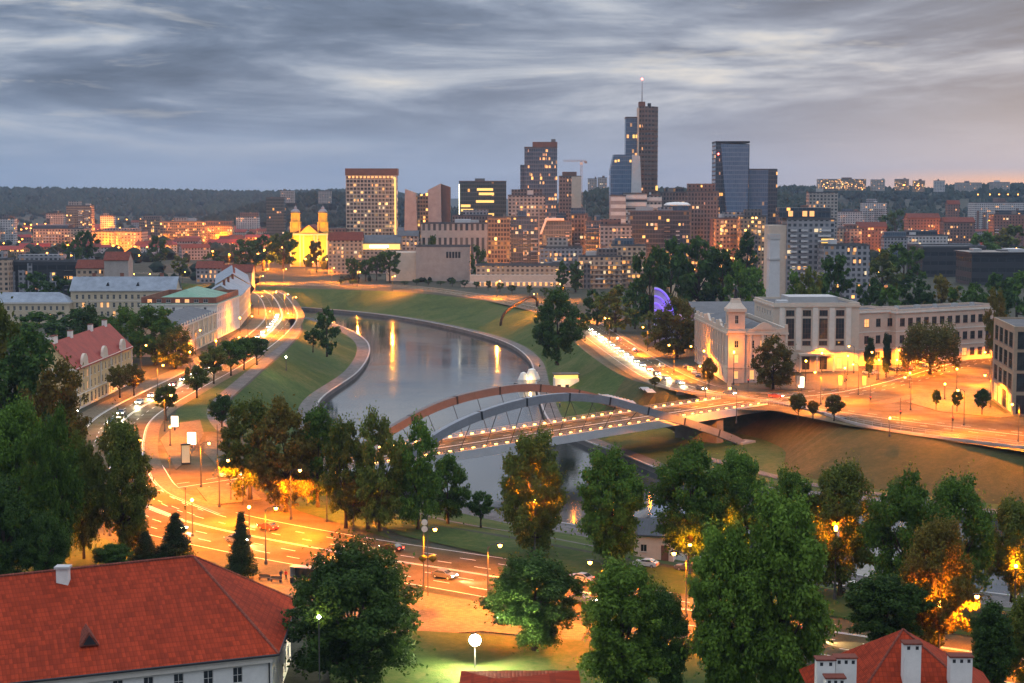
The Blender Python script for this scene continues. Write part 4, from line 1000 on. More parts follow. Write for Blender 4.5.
# long pale building facing us, its lower wing, and what stands round them
w_ = 52
bd, rfo = building('long_building', 'long cream building with pale zinc roof above the trees at left', -221, 800, .03, w_, 16, 16, 'cream',
    {0: rows(w_, 16, [(11.6, 2.2)], 1.25, 1.5, .05, 9) + rows(w_, 16, [(7.4, 2.4), (3, 2.4)], 1.25, 1.5, .1, 10), 3: rows(16, 4, [(11.6, 2.2), (7.4, 2.3)], 1.2)}, ('gable', 6.2, .6, 'zinc'), courses=(10.4,))
for x in (18, 33):
    c = MB(); c.prism([(x - 1, 17.8), (x + 1, 17.8), (x, 19.8)], 2.2, 6); c.build('roof_dormer', M['dark'], rfo)
for x in (10, 24, 44): chimney(rfo, x, 8.5, 21, 24, 1.8, .9, 'brick')
bd, rfo = building('low_wing', 'low cream wing with hipped zinc roof at the left edge', -262, 792, .02, 42, 14, 10.5, 'cream', {0: rows(42, 13, [(6.6, 2.0), (2.5, 2)], 1.2, 1.5, .06, 11)}, ('hip', 4.6, .5, 'zinc'))
bd, rfo = building('gabled_house', 'house with dark slanted roof and pale gable among trees left of the red roof', -164, 508, .5, 22, 12, 11, 'stone', {0: rows(22, 6, [(7, 2)], 1.1, 1, .1, 1), 1: rows(12, 3, [(7, 2)], 1.1)}, ('gable', 5.5, .6, 'darksheet'))
chimney(rfo, 17, 6.5, 15, 18.6, 1.4, .9, 'white')

# --- right bank: corner palace with tower and statue
rz = .045
bd, rfo = building('corner_palace', 'pink ornate corner building with a square tower beside the right junction', 73.5, 543, rz, 20.5, 70, 17.2, 'pink',
    {0: rows(20.5, 4, [(1.2, 3.2), (6.4, 3.4), (11.8, 2.8)], 1.5, 3.2, .3, 12, cols=2, rws=3), 3: rows(70, 13, [(1.2, 3.2), (6.4, 3.4), (11.8, 2.8)], 1.5, 1.5, .22, 13, cols=2, rws=3)}, ('hip', 3.2, -1.2, 'darksheet'), courses=(5.2,), base=.8, trim='stone')
pilasters(bd, [3.8 + 4.1 * i for i in range(5)], 5.6, 16.4, xf(0, 0, 0), .8, .35, 'stone')
pilasters(bd, [1.5 + 67 / 13 * i for i in range(13)], 5.6, 16.4, xf(0, 70, -HP), .8, .35, 'stone')
c = MB(); ring(c, -.2, 20.7, -.2, 70.2, .5, 17.22, 18.6)
for i in range(8): c.box(-.35, .55, 8.5 * i + 4, 8.5 * i + 5.4, 18.602, 20.0)
for x in (19.6,): c.box(x, x + 1, -.35, .6, 18.602, 20.0)
c.build('parapet', M['stone'], bd)
def curved_gable(root, T, x, z, w, h, mat):
    n = 14; pts = [(x - w / 2, z)] + [(x - w / 2 + w * i / n, z + .5 + h * (math.sin(math.pi * i / n) ** 1.6)) for i in range(n + 1)] + [(x + w / 2, z)]
    c = MB(); vs = [T @ Vector((px_, y_, pz_)) for y_ in (-.45, .3) for px_, pz_ in pts]; k = len(pts)
    c.add(vs, [tuple(range(k)), tuple(range(2 * k - 1, k - 1, -1))] + [(i, k + i, k + (i + 1) % k, (i + 1) % k) for i in range(k)]); o = c.build('curved_gable', M[mat], root); recalc(o.data)
curved_gable(bd, xf(0, 0, 0), 12.5, 18.3, 8, 2.0, 'stone'); curved_gable(bd, xf(0, 70, -HP), 30, 18.3, 10, 2.2, 'stone'); curved_gable(bd, xf(0, 70, -HP), 55, 18.3, 8, 2.0, 'stone')
tw = MB(); tx = .1; S2 = 5.6
Tt = Matrix.Translation((tx, -.9, 0))
for k, ((ox, oy), a) in enumerate(SIDE(S2, S2)):
    T = Tt @ xf(ox, oy, a); wins = [(2.1, 1.6, 3.5, 4.2, 'litwin', 'frame', 2, 2), (2.1, 7, 3.5, 9.8, 'litwin' if k == 0 else None, 'frame', 2, 2), (2.1, 12.2, 3.5, 14.6, None, 'frame', 2, 2), (2.2, 20.4, 3.4, 23.2, None, 'frame', 2, 2)] if k in (0, 3) else [(2.2, 20.4, 3.4, 23.2, None, 'frame', 2, 2)]
    wall_grid(tw, S2, 25, wins, T)
    for wn in wins: link('window', window_mesh(wn[2] - wn[0], wn[3] - wn[1], wn[4], wn[5]), bd, T @ Vector((wn[0], 0, wn[1])), a)
to = tw.build('tower', M['pink'], bd)
c = MB()
for z0, z1, o in ((5.2, 5.6, .2), (17.2, 18.0, .35), (24.4, 25.3, .5)): ring(c, tx - o, tx + S2 + o, -.9 - o, -.9 + S2 + o, o - .004, z0, z1)
c.box(tx - .5, tx + S2 + .5, -1.4, -.9 + S2 + .5, 25.302, 25.5); c.build('tower_cornice', M['stone'], to)
c = MB(); cx, cy = tx + S2 / 2, -.9 + S2 / 2
for (r0_, z0), (r1_, z1) in (((3.2, 25.5), (1.7, 27.4)), ((1.7, 27.4), (1.4, 28.6)), ((1.4, 28.6), (1.5, 28.9))):
    v = [(cx + sx * r, cy + sy * r, z) for r, z in ((r0_, z0), (r1_, z1)) for sx, sy in ((-1, -1), (1, -1), (1, 1), (-1, 1))]
    c.add(v, [(i, (i + 1) % 4, 4 + (i + 1) % 4, 4 + i) for i in range(4)] + [(4, 5, 6, 7)])
c.build('tower_roof', M['stone'], to)
# the bronze woman with a raised lamp on the tower
wv = bd.matrix_basis @ Vector((cx, cy, 28.92))
st = thing('rooftop_statue', 'dark bronze robed figure raising a lamp on top of the corner tower', 'statue', wv, rz)
c = MB(); c.lathe([(.75, 0), (.62, .8), (.48, 1.8), (.42, 2.4), (.5, 2.9), (.2, 3.25), (.26, 3.5), (.24, 3.75), (.05, 3.95)], 12)
c.tube([(-.4, 0, 2.9), (-.75, -.2, 3.5), (-.7, -.3, 4.4)], [.16, .13, .09], 7); c.tube([(.42, 0, 2.85), (.62, -.1, 2.2), (.5, -.3, 1.7)], [.16, .13, .09], 7)
c.build('figure', M['dark'], st, True); c = MB(); c.lathe([(.05, 0), (.2, .15), (.22, .4), (.05, .6)], 8, 0, (-.7, -.3, 4.4)); c.build('lamp', M['stone'], st)

# --- classical hall with four tall window bays
rz = .05; w_ = 31.5
big = []
for i in range(4):
    x = 6.2 + 6.1 * i
    big += [(x - 1.55, 20.3, x + 1.55, 22.4, None, 'brown', 3, 1), (x - 1.55, 12.0, x + 1.55, 19.4, None, 'brown', 3, 4), (x - 1.55, 9.6, x + 1.55, 11.3, None, 'brown', 3, 1)]
big += [(4.6, 1.0, 6.6, 5.2, 'litwin', 'brown', 2, 2), (10.8, .3, 13.6, 5.4, None, 'brown', 2, 2), (17.2, .3, 20, 5.4, None, 'brown', 2, 2), (23.5, 1.0, 25.5, 5.2, 'litwin', 'brown', 2, 2)]
bd, rfo = building('theatre_hall', 'pale stone hall with four tall window bays between white pilasters', 94.5, 577, rz, w_, 34, 24.2, 'stone',
    {0: big, 3: rows(34, 6, [(14, 3), (20, 2)], 1.5, 3)}, ('flat', .9, 'bitumen'), courses=(7.6,), base=.8, trim='stone')
pilasters(bd, [3.15 + 6.1 * i for i in range(5)], 8, 23.4, xf(0, 0, 0), 1.9, .35)
c = MB(); c.box(9.2, 22.2, -2.6, -.01, 6.0, 6.7); c.build('entrance_canopy', M['stone'], bd)
for x in (9.6, 15.7, 21.8):
    c = MB(); c.tube([(x, -2.3, 0), (x, -2.3, 6)], .3, 10); c.build('column', M['white2'], bd)
c = MB(); c.box(8, 26, 10, 24, 24.3, 26.6); c.build('rooftop_block', M['grey'], bd)
c = MB(); c.box(2, 6, 3, 6, 24.3, 25.8); c.build('vent_box', M['palegrey'], bd)
bd, rfo = building('side_house', 'dark red brick annex between the corner palace and the pale hall', 96, 592, .05, 8, 20, 20, 'brick', {0: rows(6.5, 2, [(4, 2.4), (9, 2.4), (14, 2.4)], 1.3)}, ('flat', .6, 'bitumen'), cornice=False)
# --- long three-storey block
q0, q1 = Vector((129.5, 595, 0)), Vector((143, 602, 0)); a = math.atan2(9, 16)
bd, rfo = building('office_wing', 'short recessed pink wing joining the pale hall to the long office block', q0.x, q0.y, a, 19, 15, 20.6, 'pink', {0: rows(19, 3, [(2, 3), (8.3, 3), (14.6, 3)], 2.3, 1, .1, 15, frame='brown')}, ('flat', .7, 'bitumen'), courses=(6.2, 12.6))
w_ = 56; a = .53
bd, rfo = building('office_block', 'long pink three storey office block with rows of square windows', 144.5, 600, a, w_, 15, 20.2, 'pink',
    {0: rows(w_, 13, [(1.8, 3), (8.2, 3), (14.6, 3)], 2.5, 1.2, .05, 16, frame='brown', cols=3), 3: rows(15, 3, [(1.8, 3), (8.2, 3), (14.6, 3)], 2.3, 1, .1, 17, frame='brown')}, ('flat', .8, 'bitumen'), courses=(6.2, 12.5))
for i in range(5):
    c = MB(); x = 6 + 10 * i; c.box(x, x + 1.2 + (i % 2), 6, 7.5, 20.3, 21.8); c.build('roof_vent', M['grey'], bd)
# --- modern block at the right edge
bd, rfo = building('glass_office', 'concrete and dark glass office block cut by the right edge', 146, 463, -.13, 45, 36, 25.5, 'sand',
    {3: rows(36, 4, [(7.2, 4.6), (13.4, 4.6), (19.6, 4.4)], 6.0, 1.5, .0, 18, frame='dark', cols=4) + rows(36, 4, [(.6, 5.4)], 6.4, 1.5, .8, 19, 'litwin', 'dark', 4),
     0: rows(43, 6, [(7.2, 5.2), (13.4, 5.2), (19.6, 5.0)], 6.6, .8, .06, 20, frame='dark', cols=4) + rows(43, 6, [(.6, 5.4)], 6.6, .8, .7, 21, 'litwin', 'dark', 4)}, ('flat', .6, 'bitumen'), cornice=False)
# --- tall pale chimney, old power-station shed
ch = thing('factory_chimney', 'slender pale grey square chimney shaft behind the stone hall', 'chimney', (104.5, 640, 0), .1)
c = MB()
vs = [(sx * r, sy * r, z) for r, z in ((2.5, 0), (1.9, 48)) for sx, sy in ((-1, -1), (1, -1), (1, 1), (-1, 1))]
c.add(vs, [(i, (i + 1) % 4, 4 + (i + 1) % 4, 4 + i) for i in range(4)] + [(4, 5, 6, 7)]); c.build('shaft', M['palegrey'], ch)
c = MB(); ring(c, -2.15, 2.15, -2.15, 2.15, .4, 46.2, 48.3); ring(c, -2.35, 2.35, -2.35, 2.35, .3, 38, 38.6); c.build('collar', M['grey'], ch)
bd, rfo = building('power_station_shed', 'big dark roofed shed behind the corner palace', 76, 640, .05, 36, 60, 12, 'brown', {3: rows(60, 10, [(3, 5)], 3, 2, .1, 22)}, ('gable', 7, .5, 'darksheet'))
bd, rfo = building('flat_shed', 'small beige flat roofed block with clutter on top above the dark shed', 89, 890, 0, 22, 14, 17.5, 'cream', {0: rows(22, 5, [(12, 2.4)], 2.2, 1, .1, 3)}, ('flat', .6, 'bitumen'), cornice=False)
for x in (3, 9, 15): 
    c = MB(); c.box(x, x + 2.4, 4, 7, 17.6, 19.2 + (x % 2)); c.build('roof_vent', M['grey'], bd)
# --- white hut on the near bank
q = P(634, 557, -3); bd, rfo = building('boathouse', 'small white hut with grey roof and dark door by the near riverbank', q.x, q.y, -.25, 7.4, 6, 4.9, 'white', {0: [(1.2, 1.6, 2.4, 3.0, None, 'frame', 2, 1)], 1: [(3.6, .2, 5.2, 3.2, None, 'dark', 2, 1)]}, ('gable', 2.2, .4, 'darksheet'), z=-3.5, cornice=False)
c = MB(); c.box(7.9, 9.4, .1, 1.9, .003, 3.2) if False else c.box(5.1, 6.5, -.08, -.004, 0.05, 3.0); c.build('door', M['brown'], bd)
q = P(652, 551, -5); bd, rfo = building('boathouse', 'tall white gabled shed behind the small hut by the near riverbank', q.x, q.y, -.25, 9, 8, 8.4, 'white', {0: [(3, 5.4, 4.2, 6.9, None, 'frame', 2, 1)]}, ('gable', 3.2, .3, 'zinc'), z=-6.6, cornice=False)
# --- violet-lit curved wall
q = P(654, 342); cw = thing('curved_wall', 'curved quarter-round wall lit violet behind trees near the right avenue', 'wall', (q.x, q.y, 0))
n = 14; R_ = 14
c = MB(); pts = [(0, 0)] + [(R_ * .62 * math.sin(HP * i / n), 10 + R_ * math.cos(HP * i / n)) for i in range(n + 1)] + [(R_ * .62, 0)]
c.prism(pts, 0, 1.2); o = c.build('panel', M['grey'], cw); recalc(o.data)
vio = emit('violet light band', (.14, .04, .9), .9)
for k in (.95, .72, .5, .28):
    c = MB(); pp = [(R_ * .62 * k * math.sin(HP * i / n), -.15, 10 + R_ * k * math.cos(HP * i / n)) for i in range(n + 1)]
    c.tube(pp, .45, 6); c.build('light_band', vio, cw)
L = bpy.data.lights.new('violet_light', 'POINT'); L.energy = 2600; L.color = (.22, .06, 1.0); L.shadow_soft_size = .5; link('violet_light', L, cw, (4, -6, 14))
# --- pavilions on the quay beyond the far arch, pipe sculpture
q = P(529, 391, WZ); q = P(529, 385, WZ); pt = thing('floating_cafe', 'white lit tent pavilion on a pontoon left of the quay path beyond the arches', 'pavilion', (q.x, q.y, WZ), .3)
c = MB(); c.box(-5, 5, -4, 4, -.6, .8); c.build('pontoon', M['darkconcrete'], pt)
canvas = plain('lit white canvas', (.8, .76, .68), .8, .08)
for x, y, r_, h_ in ((-2.6, -1, 2.2, 5.4), (1.2, 0, 2.8, 6.6), (3.2, 1.6, 1.8, 5.2)):
    c = MB(); c.lathe([(r_, .82), (r_, 2.2), (r_ * 1.08, 2.3), (r_ * .5, h_ - .4), (.1, h_)], 10, 0, (x, y, 0)); c.build('tent', canvas, pt)
link('tent_light', light(500, WARM), pt, (-.6, -3.6, 3.2))
q = P(566, 391, QZ); pv = thing('quay_pavilion', 'white box pavilion with glowing yellow roof terrace right of the quay path', 'pavilion', (q.x, q.y, QZ), .1)
c = MB(); c.box(-4.5, 4.5, -3, 3, 0, 5); c.build('wall', canvas, pv); c = MB(); c.box(-4.2, 4.2, -2.6, 2.6, 5.002, 6.4); c.build('roof_terrace', M['litgold'], pv); c = MB(); c.box(-4.9, 4.9, -3.3, 3.3, 6.41, 6.7); c.build('roof', M['dark'], pv)
for x in (-3, 0, 3): c = MB(); c.box(x - .7, x + .7, -3.02, -2.9, .6, 2.8); c.build('window', M['dark'], pv)
link('pavilion_light', light(700, WARM), pv, (-1, -6, 3.2))
ps = thing('pipe_sculpture', 'rusty bent pipe loop rising over the far bank grass', 'sculpture', P(505, 331, QZ))
O = Vector(ps.location); Yp = O.y
pp = [Q(x, y, Yp + dy) - O for x, y, dy in ((501, 330, 0), (501, 322, 0), (504, 314, 2), (512, 307, 6), (521, 302, 12), (527, 298, 20), (533, 297, 26), (537, 300, 32), (537, 306, 36))]
c = MB(); c.tube(spline(pp, 5), .75, 9); c.build('pipe', M['rust'], ps, True)
c = MB(); c.tube([pp[0] + Vector((0, 0, -.6)), pp[0] + Vector((0, 0, .4))], 1.05, 10); c.build('flange', M['rust'], ps)
# ------------------------------------------------------------------ the city beyond the river
FM = {}
def fm(key, *a, **k):
    if key not in FM: FM[key] = facade(key, *a, **k)
    return FM[key]
BIT = (.10, .10, .105)
WALL = dict(
    beige=fm('beige flats', (.33, .30, .27), cw=3.2, ch=3.0, lit=.10, seed=1, roof=BIT), grey=fm('grey flats', (.25, .25, .265), cw=3.0, ch=3.0, lit=.08, seed=2, roof=BIT),
    peach=fm('peach flats', (.44, .31, .22), cw=3.4, ch=3.1, fw=.5, fh=.55, lit=.22, seed=3, roof=BIT), brick=fm('brick flats', (.17, .10, .08), cw=3.2, ch=3.1, fw=.4, lit=.10, seed=4, roof=(.12, .09, .08)),
    white=fm('white flats', (.42, .42, .42), cw=3.2, ch=3.0, lit=.06, seed=5, roof=(.18, .18, .19)), gold=fm('lit office', (.24, .18, .12), cw=2.4, ch=3.4, fw=.75, fh=.62, lit=.52, ls=2.2, seed=6, roof=BIT),
    glass=fm('glass office', (.12, .15, .19), (.07, .11, .16), cw=2.0, ch=3.6, fw=.86, fh=.74, lit=.07, seed=7, roof=BIT), darkglass=fm('dark glass office', (.06, .07, .085), (.04, .06, .085), cw=2.2, ch=3.6, fw=.88, fh=.7, lit=.10, seed=8, roof=BIT),
    greenglass=fm('green glass office', (.07, .09, .09), (.045, .075, .078), cw=2.0, ch=3.8, fw=.9, fh=.72, lit=.05, seed=9, roof=BIT), band=fm('banded office', (.36, .34, .32), cw=40, ch=3.5, fw=.99, fh=.5, lit=.0, seed=10, roof=BIT),
    finned=fm('finned office', (.42, .36, .31), cw=4.5, ch=30, fw=.5, fh=.8, lit=.0, seed=11, roof=BIT), brown=fm('brown office', (.14, .12, .115), cw=2.6, ch=3.4, fw=.55, fh=.6, lit=.05, seed=12, roof=BIT),
    hotel=fm('hotel front', (.34, .27, .20), (.05, .05, .05), cw=3.25, ch=3.5, fw=.8, fh=.66, lit=.34, lc=(1, .58, .2), ls=1.0, seed=13, roof=BIT), black=fm('black hall', (.022, .024, .028), (.03, .035, .04), cw=6, ch=7, fw=.9, fh=.4, lit=.0, seed=14, roof=(.06, .06, .065)),
    towerbrick=fm('red-brown tower', (.23, .15, .12), cw=2.6, ch=3.3, fw=.5, fh=.5, lit=.03, seed=15, roof=BIT), europa=fm('dark tower', (.15, .115, .10), (.05, .055, .06), cw=2.4, ch=3.9, fw=.7, fh=.5, lit=.02, seed=16, roof=BIT),
    bluetower=fm('blue tower', (.13, .18, .25), (.10, .17, .28), cw=1.8, ch=3.8, fw=.9, fh=.8, lit=.02, seed=17, roof=BIT), warm=fm('warm lit flats', (.30, .20, .13), cw=2.6, ch=3.0, fw=.55, fh=.5, lit=.40, ls=2.4, seed=18, roof=BIT),
    plain=M['palegrey'], stone=plain('weathered city stone', (.36, .31, .28), .75, .2, .2), redroof=M['brick'])
_lit = {}
def lit_parts(root, w, h, n, cw, ch, seed, mat='litwin', z0=3.0, ww=.72, wh=.62, ylev=-.07, zmax=1.0):
    r = random.Random(seed); nx, nz = max(1, int(w / cw)), max(1, int((h * zmax - z0) / ch)); done = set()
    def pick():
        k = (cw, ch, r.choice([mat, mat, 'litdim', 'litdim', 'litpale', 'litwin']), r.choice([.45, .7, 1.0]))
        if k not in _lit: _lit[k] = MB().box(0, cw * ww * k[3], 0, .06, 0, ch * wh).mesh('lit_window', M[k[2]])
        return _lit[k]
    for _ in range(n):
        c = (r.randrange(nx), r.randrange(nz))
        run = 1 if r.random() < .55 else 2
        for q in range(run):
            cc = (min(c[0] + q, nx - 1), c[1])
            if cc in done: continue
            done.add(cc); link('lit_window', pick(), root, ((cc[0] + .14) * w / nx, ylev, z0 + (cc[1] + .2) * ch))
def block(name, label, x0, x1, yt, Y, wall, dep=None, rz=0.0, cat='building', group=None, parapet=True, lit=0, boxes=0, cw=3.0, ch=3.2, roofm='bitumen', pitch=None, seed=None, z=0.0, litm='litwin', ww=.72):
    """a block whose front spans pixels x0..x1 at distance Y and whose top is at pixel yt"""
    p = Q(x0, yt, Y); w = (x1 - x0) / F * Y; h = p.z - z; dep = dep or max(12, w * .5)
    seed = seed if seed is not None else int(x0 * 13 + yt * 7)
    root = thing(name, label, cat, (p.x, Y, z), rz, group); r = random.Random(seed)
    m = WALL[wall]
    b = MB(); b.box(0, w, 0, dep, -.3, h); b.build('wall', m, root)
    if pitch:
        q = MB(); gable(q, w, dep, .5, h + .003, pitch); q.build('roof', [M[roofm], m], root)
    else:
        q = MB(); ring(q, -.15, w + .15, -.15, dep + .15, .5, h + .003, h + 1.1)
        q.quad((.35, .35, h + .06), (w - .35, .35, h + .06), (w - .35, dep - .35, h + .06), (.35, dep - .35, h + .06)); q.build('roof', M[roofm], root)
        for i in range(boxes):
            bw, bd_, bh = w * r.uniform(.1, .28), dep * r.uniform(.25, .5), r.uniform(1.8, 3.6); x = r.uniform(.5, w - bw - .5); y = r.uniform(1, max(1.1, dep - bd_ - 1))
            c = MB(); c.box(x, x + bw, y, y + bd_, h + .07, h + 1.1 + bh); c.build('rooftop_box', M[r.choice(['grey', 'darkconcrete', 'palegrey', 'brown'])], root)
    if lit: lit_parts(root, w, h, lit, cw, ch, seed, litm, ww=ww)
    return root, w, h, dep
def relief(root, w, h, dep, seed, wall):
    """bays, balconies and set-back top storeys that break up a plain front"""
    r = random.Random(seed + 5); other = WALL[r.choice(['beige', 'grey', 'glass', 'brown', 'darkglass', 'brick'])]
    x = r.uniform(.5, 4)
    while x < w - 4:
        bw = r.uniform(2.6, 6); bw = min(bw, w - x - .3)
        k = r.random()
        if k < .4:
            b = MB(); b.box(x, x + bw, -r.uniform(.9, 2.2), -.02, 0, h * r.uniform(.55, .97)); b.build('bay', other if r.random() < .6 else WALL[wall], root)
        elif k < .85:
            hh = int(h * r.uniform(.7, .95) / 3.1)
            for f in range(1, hh): b = MB(); b.box(x, x + bw, -1.3, -.02, 3.1 * f, 3.1 * f + r.choice([.25, .9, 1.0])); b.build('balcony', M['palegrey'] if int(x) % 2 else M['darkconcrete'], root)
        x += bw + r.uniform(1.5, 6)
    b = MB(); a, c = sorted((r.uniform(0, .5), r.uniform(.5, 1))); b.box(w * a, w * c, dep * .15, dep * .8, h + 1.12, h + 1.12 + r.uniform(2.6, 6)); b.build('top_storey', other, root)
    b = MB()
    for i in range(r.randrange(1, 4)): mx = r.uniform(.5, w - .5); b.tube([(mx, dep * .3, h + 1), (mx, dep * .3, h + r.uniform(4, 9))], .12, 4)
    b.build('roof_antenna', M['steel'], root)
# hotel
rt_, w, h, dp = block('hotel_tower', 'broad hotel slab with a pale lit window grid and a dark top storey', 346, 396, 171, 1500, 'hotel', 20, 0, lit=26, cw=3.25, ch=3.5)
b = MB(); nf = 23
for i in range(nf): b.box(-.3, w + .3, -.5, -.02, 3 + 3.5 * i - .35, 3 + 3.5 * i + .35)
b.build('floor_slabs', M['stone'], rt_)['kind'] = 'stuff'
b = MB()
for i in range(15): x = w * i / 14; b.box(x - .28, x + .28, -.72, -.51, 1, h - 5)
b.build('mullions', M['stone'], rt_)['kind'] = 'stuff'
b = MB(); b.box(-.8, w + .8, -.9, dp + .8, h - 4, h + 2.4); b.build('crown', M['brown'], rt_)
b = MB(); b.box(w - 2.0, w - .4, -.8, -.73, 4, h - 6); b.build('light_strip', M['litgold'], rt_)
for i in range(12): b = MB(); b.box(2 + i * 3.6, 4.2 + i * 3.6, -.76, -.7, h - 6.6, h - 4.6); b.build('lit_window', M['litwin'], rt_)
# slanted twin
def slab(root, name, poly, y0, y1, mat):
    c = MB(); c.prism(poly, y0, y1); o = c.build(name, mat, root); recalc(o.data); return o
Y = 1430; O = Q(404, 240, Y); O.z = 0
tw_ = thing('slanted_office', 'pale office of two slanting slabs with a gold glass slot between', 'building', O)
def poly(pts): return [((Q(x, y, Y) - O).x, (Q(x, y, Y)).z if y < 262 else 0) for x, y in pts]
slab(tw_, 'slab', poly([(404, 300), (405, 189), (416, 193), (419, 300)]), 0, 22, WALL['stone'])
slab(tw_, 'slab', poly([(430, 300), (428, 190), (441, 183.5), (442.5, 300)]), -4, 22, WALL['stone'])
slab(tw_, 'side_wall', poly([(442.6, 300), (441.2, 184), (450, 187), (450, 300)]), 0, 18, M['brown'])
slab(tw_, 'glass_slot', poly([(418, 300), (416, 196), (429, 192), (431, 300)]), 3, 18, WALL['gold'])
# lit glass office
rt_, w, h, dp = block('glass_office', 'dark green glass office block with several floors lit yellow', 459, 506, 182, 1480, 'greenglass', 26, .0, boxes=1)
for z_, a, c in ((h - 8, .38, .72), (h - 12, .42, .74), (h - 19, .36, .74), (h - 27, .04, .30), (h - 23, .04, .24), (h - 31, .50, .74), (h - 35, .36, .74), (h - 39, .32, .74), (h - 44, .02, .66), (h - 48, .04, .60)):
    b = MB(); b.box(w * a, w * c, -.1, -.03, z_, z_ + 2.3); b.build('lit_floor', M['litgold'], rt_)
b = MB(); b.box(-.1, .5, -.2, -.04, 8, h - 2); b.build('light_strip', M['litwhite'], rt_)
# tower with scattered lit windows
rt_, w, h, dp = block('office_tower', 'grey blue office tower with stepped top and scattered orange windows', 524.5, 557, 148, 1450, 'glass', 26, .0, lit=34, cw=2.6, ch=3.6, seed=33)
b = MB(); b.box(w * .25, w + .1, -.1, 18, h + .9, h + 5.5); b.build('crown', M['brown'], rt_); b = MB(); b.box(-3.8, -.01, 3, 22, 0, h - 15); b.build('side_wing', WALL['glass'], rt_)
b = MB(); b.box(w * .82, w * .95, 2, 8, h + 5.5, h + 8); b.build('rooftop_box', M['darkconcrete'], rt_)
rt_, w, h, dp = block('brick_tower', 'red brown tower with a blank pale right half beside the crane', 559.5, 581, 177, 1380, 'towerbrick', 20, .0, lit=2)
b = MB(); b.box(w * .56, w + .2, -.3, 20.2, -.2, h + .4); b.build('blank_wall', M['stone'], rt_); b = MB(); b.box(w * .15, w * .8, 3, 16, h + 1.1, h + 4.5); b.build('rooftop_box', M['brown'], rt_)
# crane
O = Q(581, 260, 1700); O.z = 0; cr_ = thing('tower_crane', 'thin tower crane standing behind the red brown tower', 'crane', O)
zt = Q(581, 161.5, 1700).z
def lattice(mb, p, q, s, n):
    ax = (q - p).normalized(); u = ax.cross(Vector((0, 1, .01))).normalized(); v = ax.cross(u)
    cs = [u * s + v * s, u * s - v * s, -u * s - v * s, -u * s + v * s]
    for c in cs: mb.tube([p + c, q + c], .16, 4)
    for i in range(n):
        a, b = p.lerp(q, i / n), p.lerp(q, (i + 1) / n)
        for j in range(4): mb.tube([a + cs[j], b + cs[(j + 1) % 4]], .1, 3)
b = MB(); lattice(b, Vector((0, 0, 0)), Vector((0, 0, zt)), .9, 26); b.build('mast', M['steel'], cr_)
b = MB(); lattice(b, Vector((-19, 0, zt + .8)), Vector((5, 0, zt + .8)), .7, 14); b.build('jib', M['steel'], cr_)
b = MB(); b.box(3, 6, -1.2, 1.2, zt - 2, zt + .4); b.build('counterweight', M['concrete'], cr_); b = MB(); b.box(-1.4, 1.4, -1.2, 1.2, zt - 3.4, zt - .6); b.build('cab', M['white'], cr_)
# tallest tower group
Y = 1400; rt_ = None
O = Q(638, 260, Y); O.z = 0; eu = thing('skyscraper', 'tallest dark brown skyscraper with red tipped mast on its roof', 'skyscraper', O)
wd = 20 / F * Y; ht = Q(640, 104, Y).z
b = MB(); n = 12; pl = [(0, 18), (0, 0), (wd * .25, -1.2)] + [(wd * .25 + wd * .75 * math.sin(HP * i / n), -1.2 + 12 * (1 - math.cos(HP * i / n))) for i in range(1, n + 1)] + [(wd, 18)]
def extr(pl, z0, z1):
    k = len(pl); return ([(x, y, z0) for x, y in pl] + [(x, y, z1) for x, y in pl], [tuple(range(k - 1, -1, -1)), tuple(range(k, 2 * k))] + [(i, (i + 1) % k, k + (i + 1) % k, k + i) for i in range(k)])
b.add(*extr(pl, 0, ht - 2)); o = b.build('shaft', WALL['europa'], eu); recalc(o.data)
b = MB()
for i in range(26): b.add(*extr([(x * 1.012 - .1, y - .25) for x, y in pl], 10 + 4.3 * i, 10 + 4.3 * i + .8))
o = b.build('floor_bands', M['brown'], eu); recalc(o.data); o['kind'] = 'stuff'
b = MB(); b.box(0, wd * .3, -1, 10, ht - 1.9, ht + 2); b.build('crown', M['brown'], eu); b = MB(); b.box(wd * .45, wd * .6, 2, 8, ht - 1.9, ht + .8); b.build('rooftop_box', M['dark'], eu)
b = MB(); b.tube([(wd * .15, 2, ht + 2), (wd * .15, 2, ht + 10), (wd * .15, 2, Q(641, 80, Y).z)], [.55, .45, .18], 6); ms = b.build('mast', M['steel'], eu)
b = MB(); b.lathe([(.1, -1.1), (1.2, 0), (.1, 1.1)], 10, 0, (wd * .15, 2, Q(641, 79, Y).z)); b.build('beacon', M['redlamp'], ms)
lit_parts(eu, 4.5, ht * .9, 9, 2.2, 3.9, 4, ylev=-1.1); b = MB(); b.box(wd * .76, wd * .98, 4.0, 4.4, ht * .47, ht * .5); b.build('lit_window', M['litgold'], eu)
b = MB(); b.box(-.7, -.02, -1.4, 17, 0, ht - 3); b.build('edge_fin', M['stone'], eu)
block('slim_tower', 'slim blue grey tower tight against the tallest skyscraper on its left', 626, 637.4, 118, 1412, 'bluetower', 16, 0, lit=0)[0]
_sl = bpy.data.objects['slim_tower']
for z_, x, k in ((112, 6.0, 'litgold'), (112, 8.5, 'litgold'), (112, .8, 'litwin'), (96, 8, 'litwin'), (88, 8.4, 'litwin'), (80, 8.2, 'litwin')):
    b = MB(); b.box(x, x + 1.8, -.1, -.03, z_, z_ + 3); b.build('lit_window', M[k], _sl)
Y = 1360; O = Q(610, 260, Y); O.z = 0; sg = thing('slanted_glass_tower', 'light blue glass tower with sloping top in front of the tallest one', 'building', O)
slab(sg, 'glass_body', poly.__call__ and [((Q(x, y, Y) - O).x, Q(x, y, Y).z if y < 262 else 0) for x, y in ((610, 300), (610.5, 170), (614, 154.5), (632, 154.5), (629, 300))], 0, 20, WALL['bluetower'])
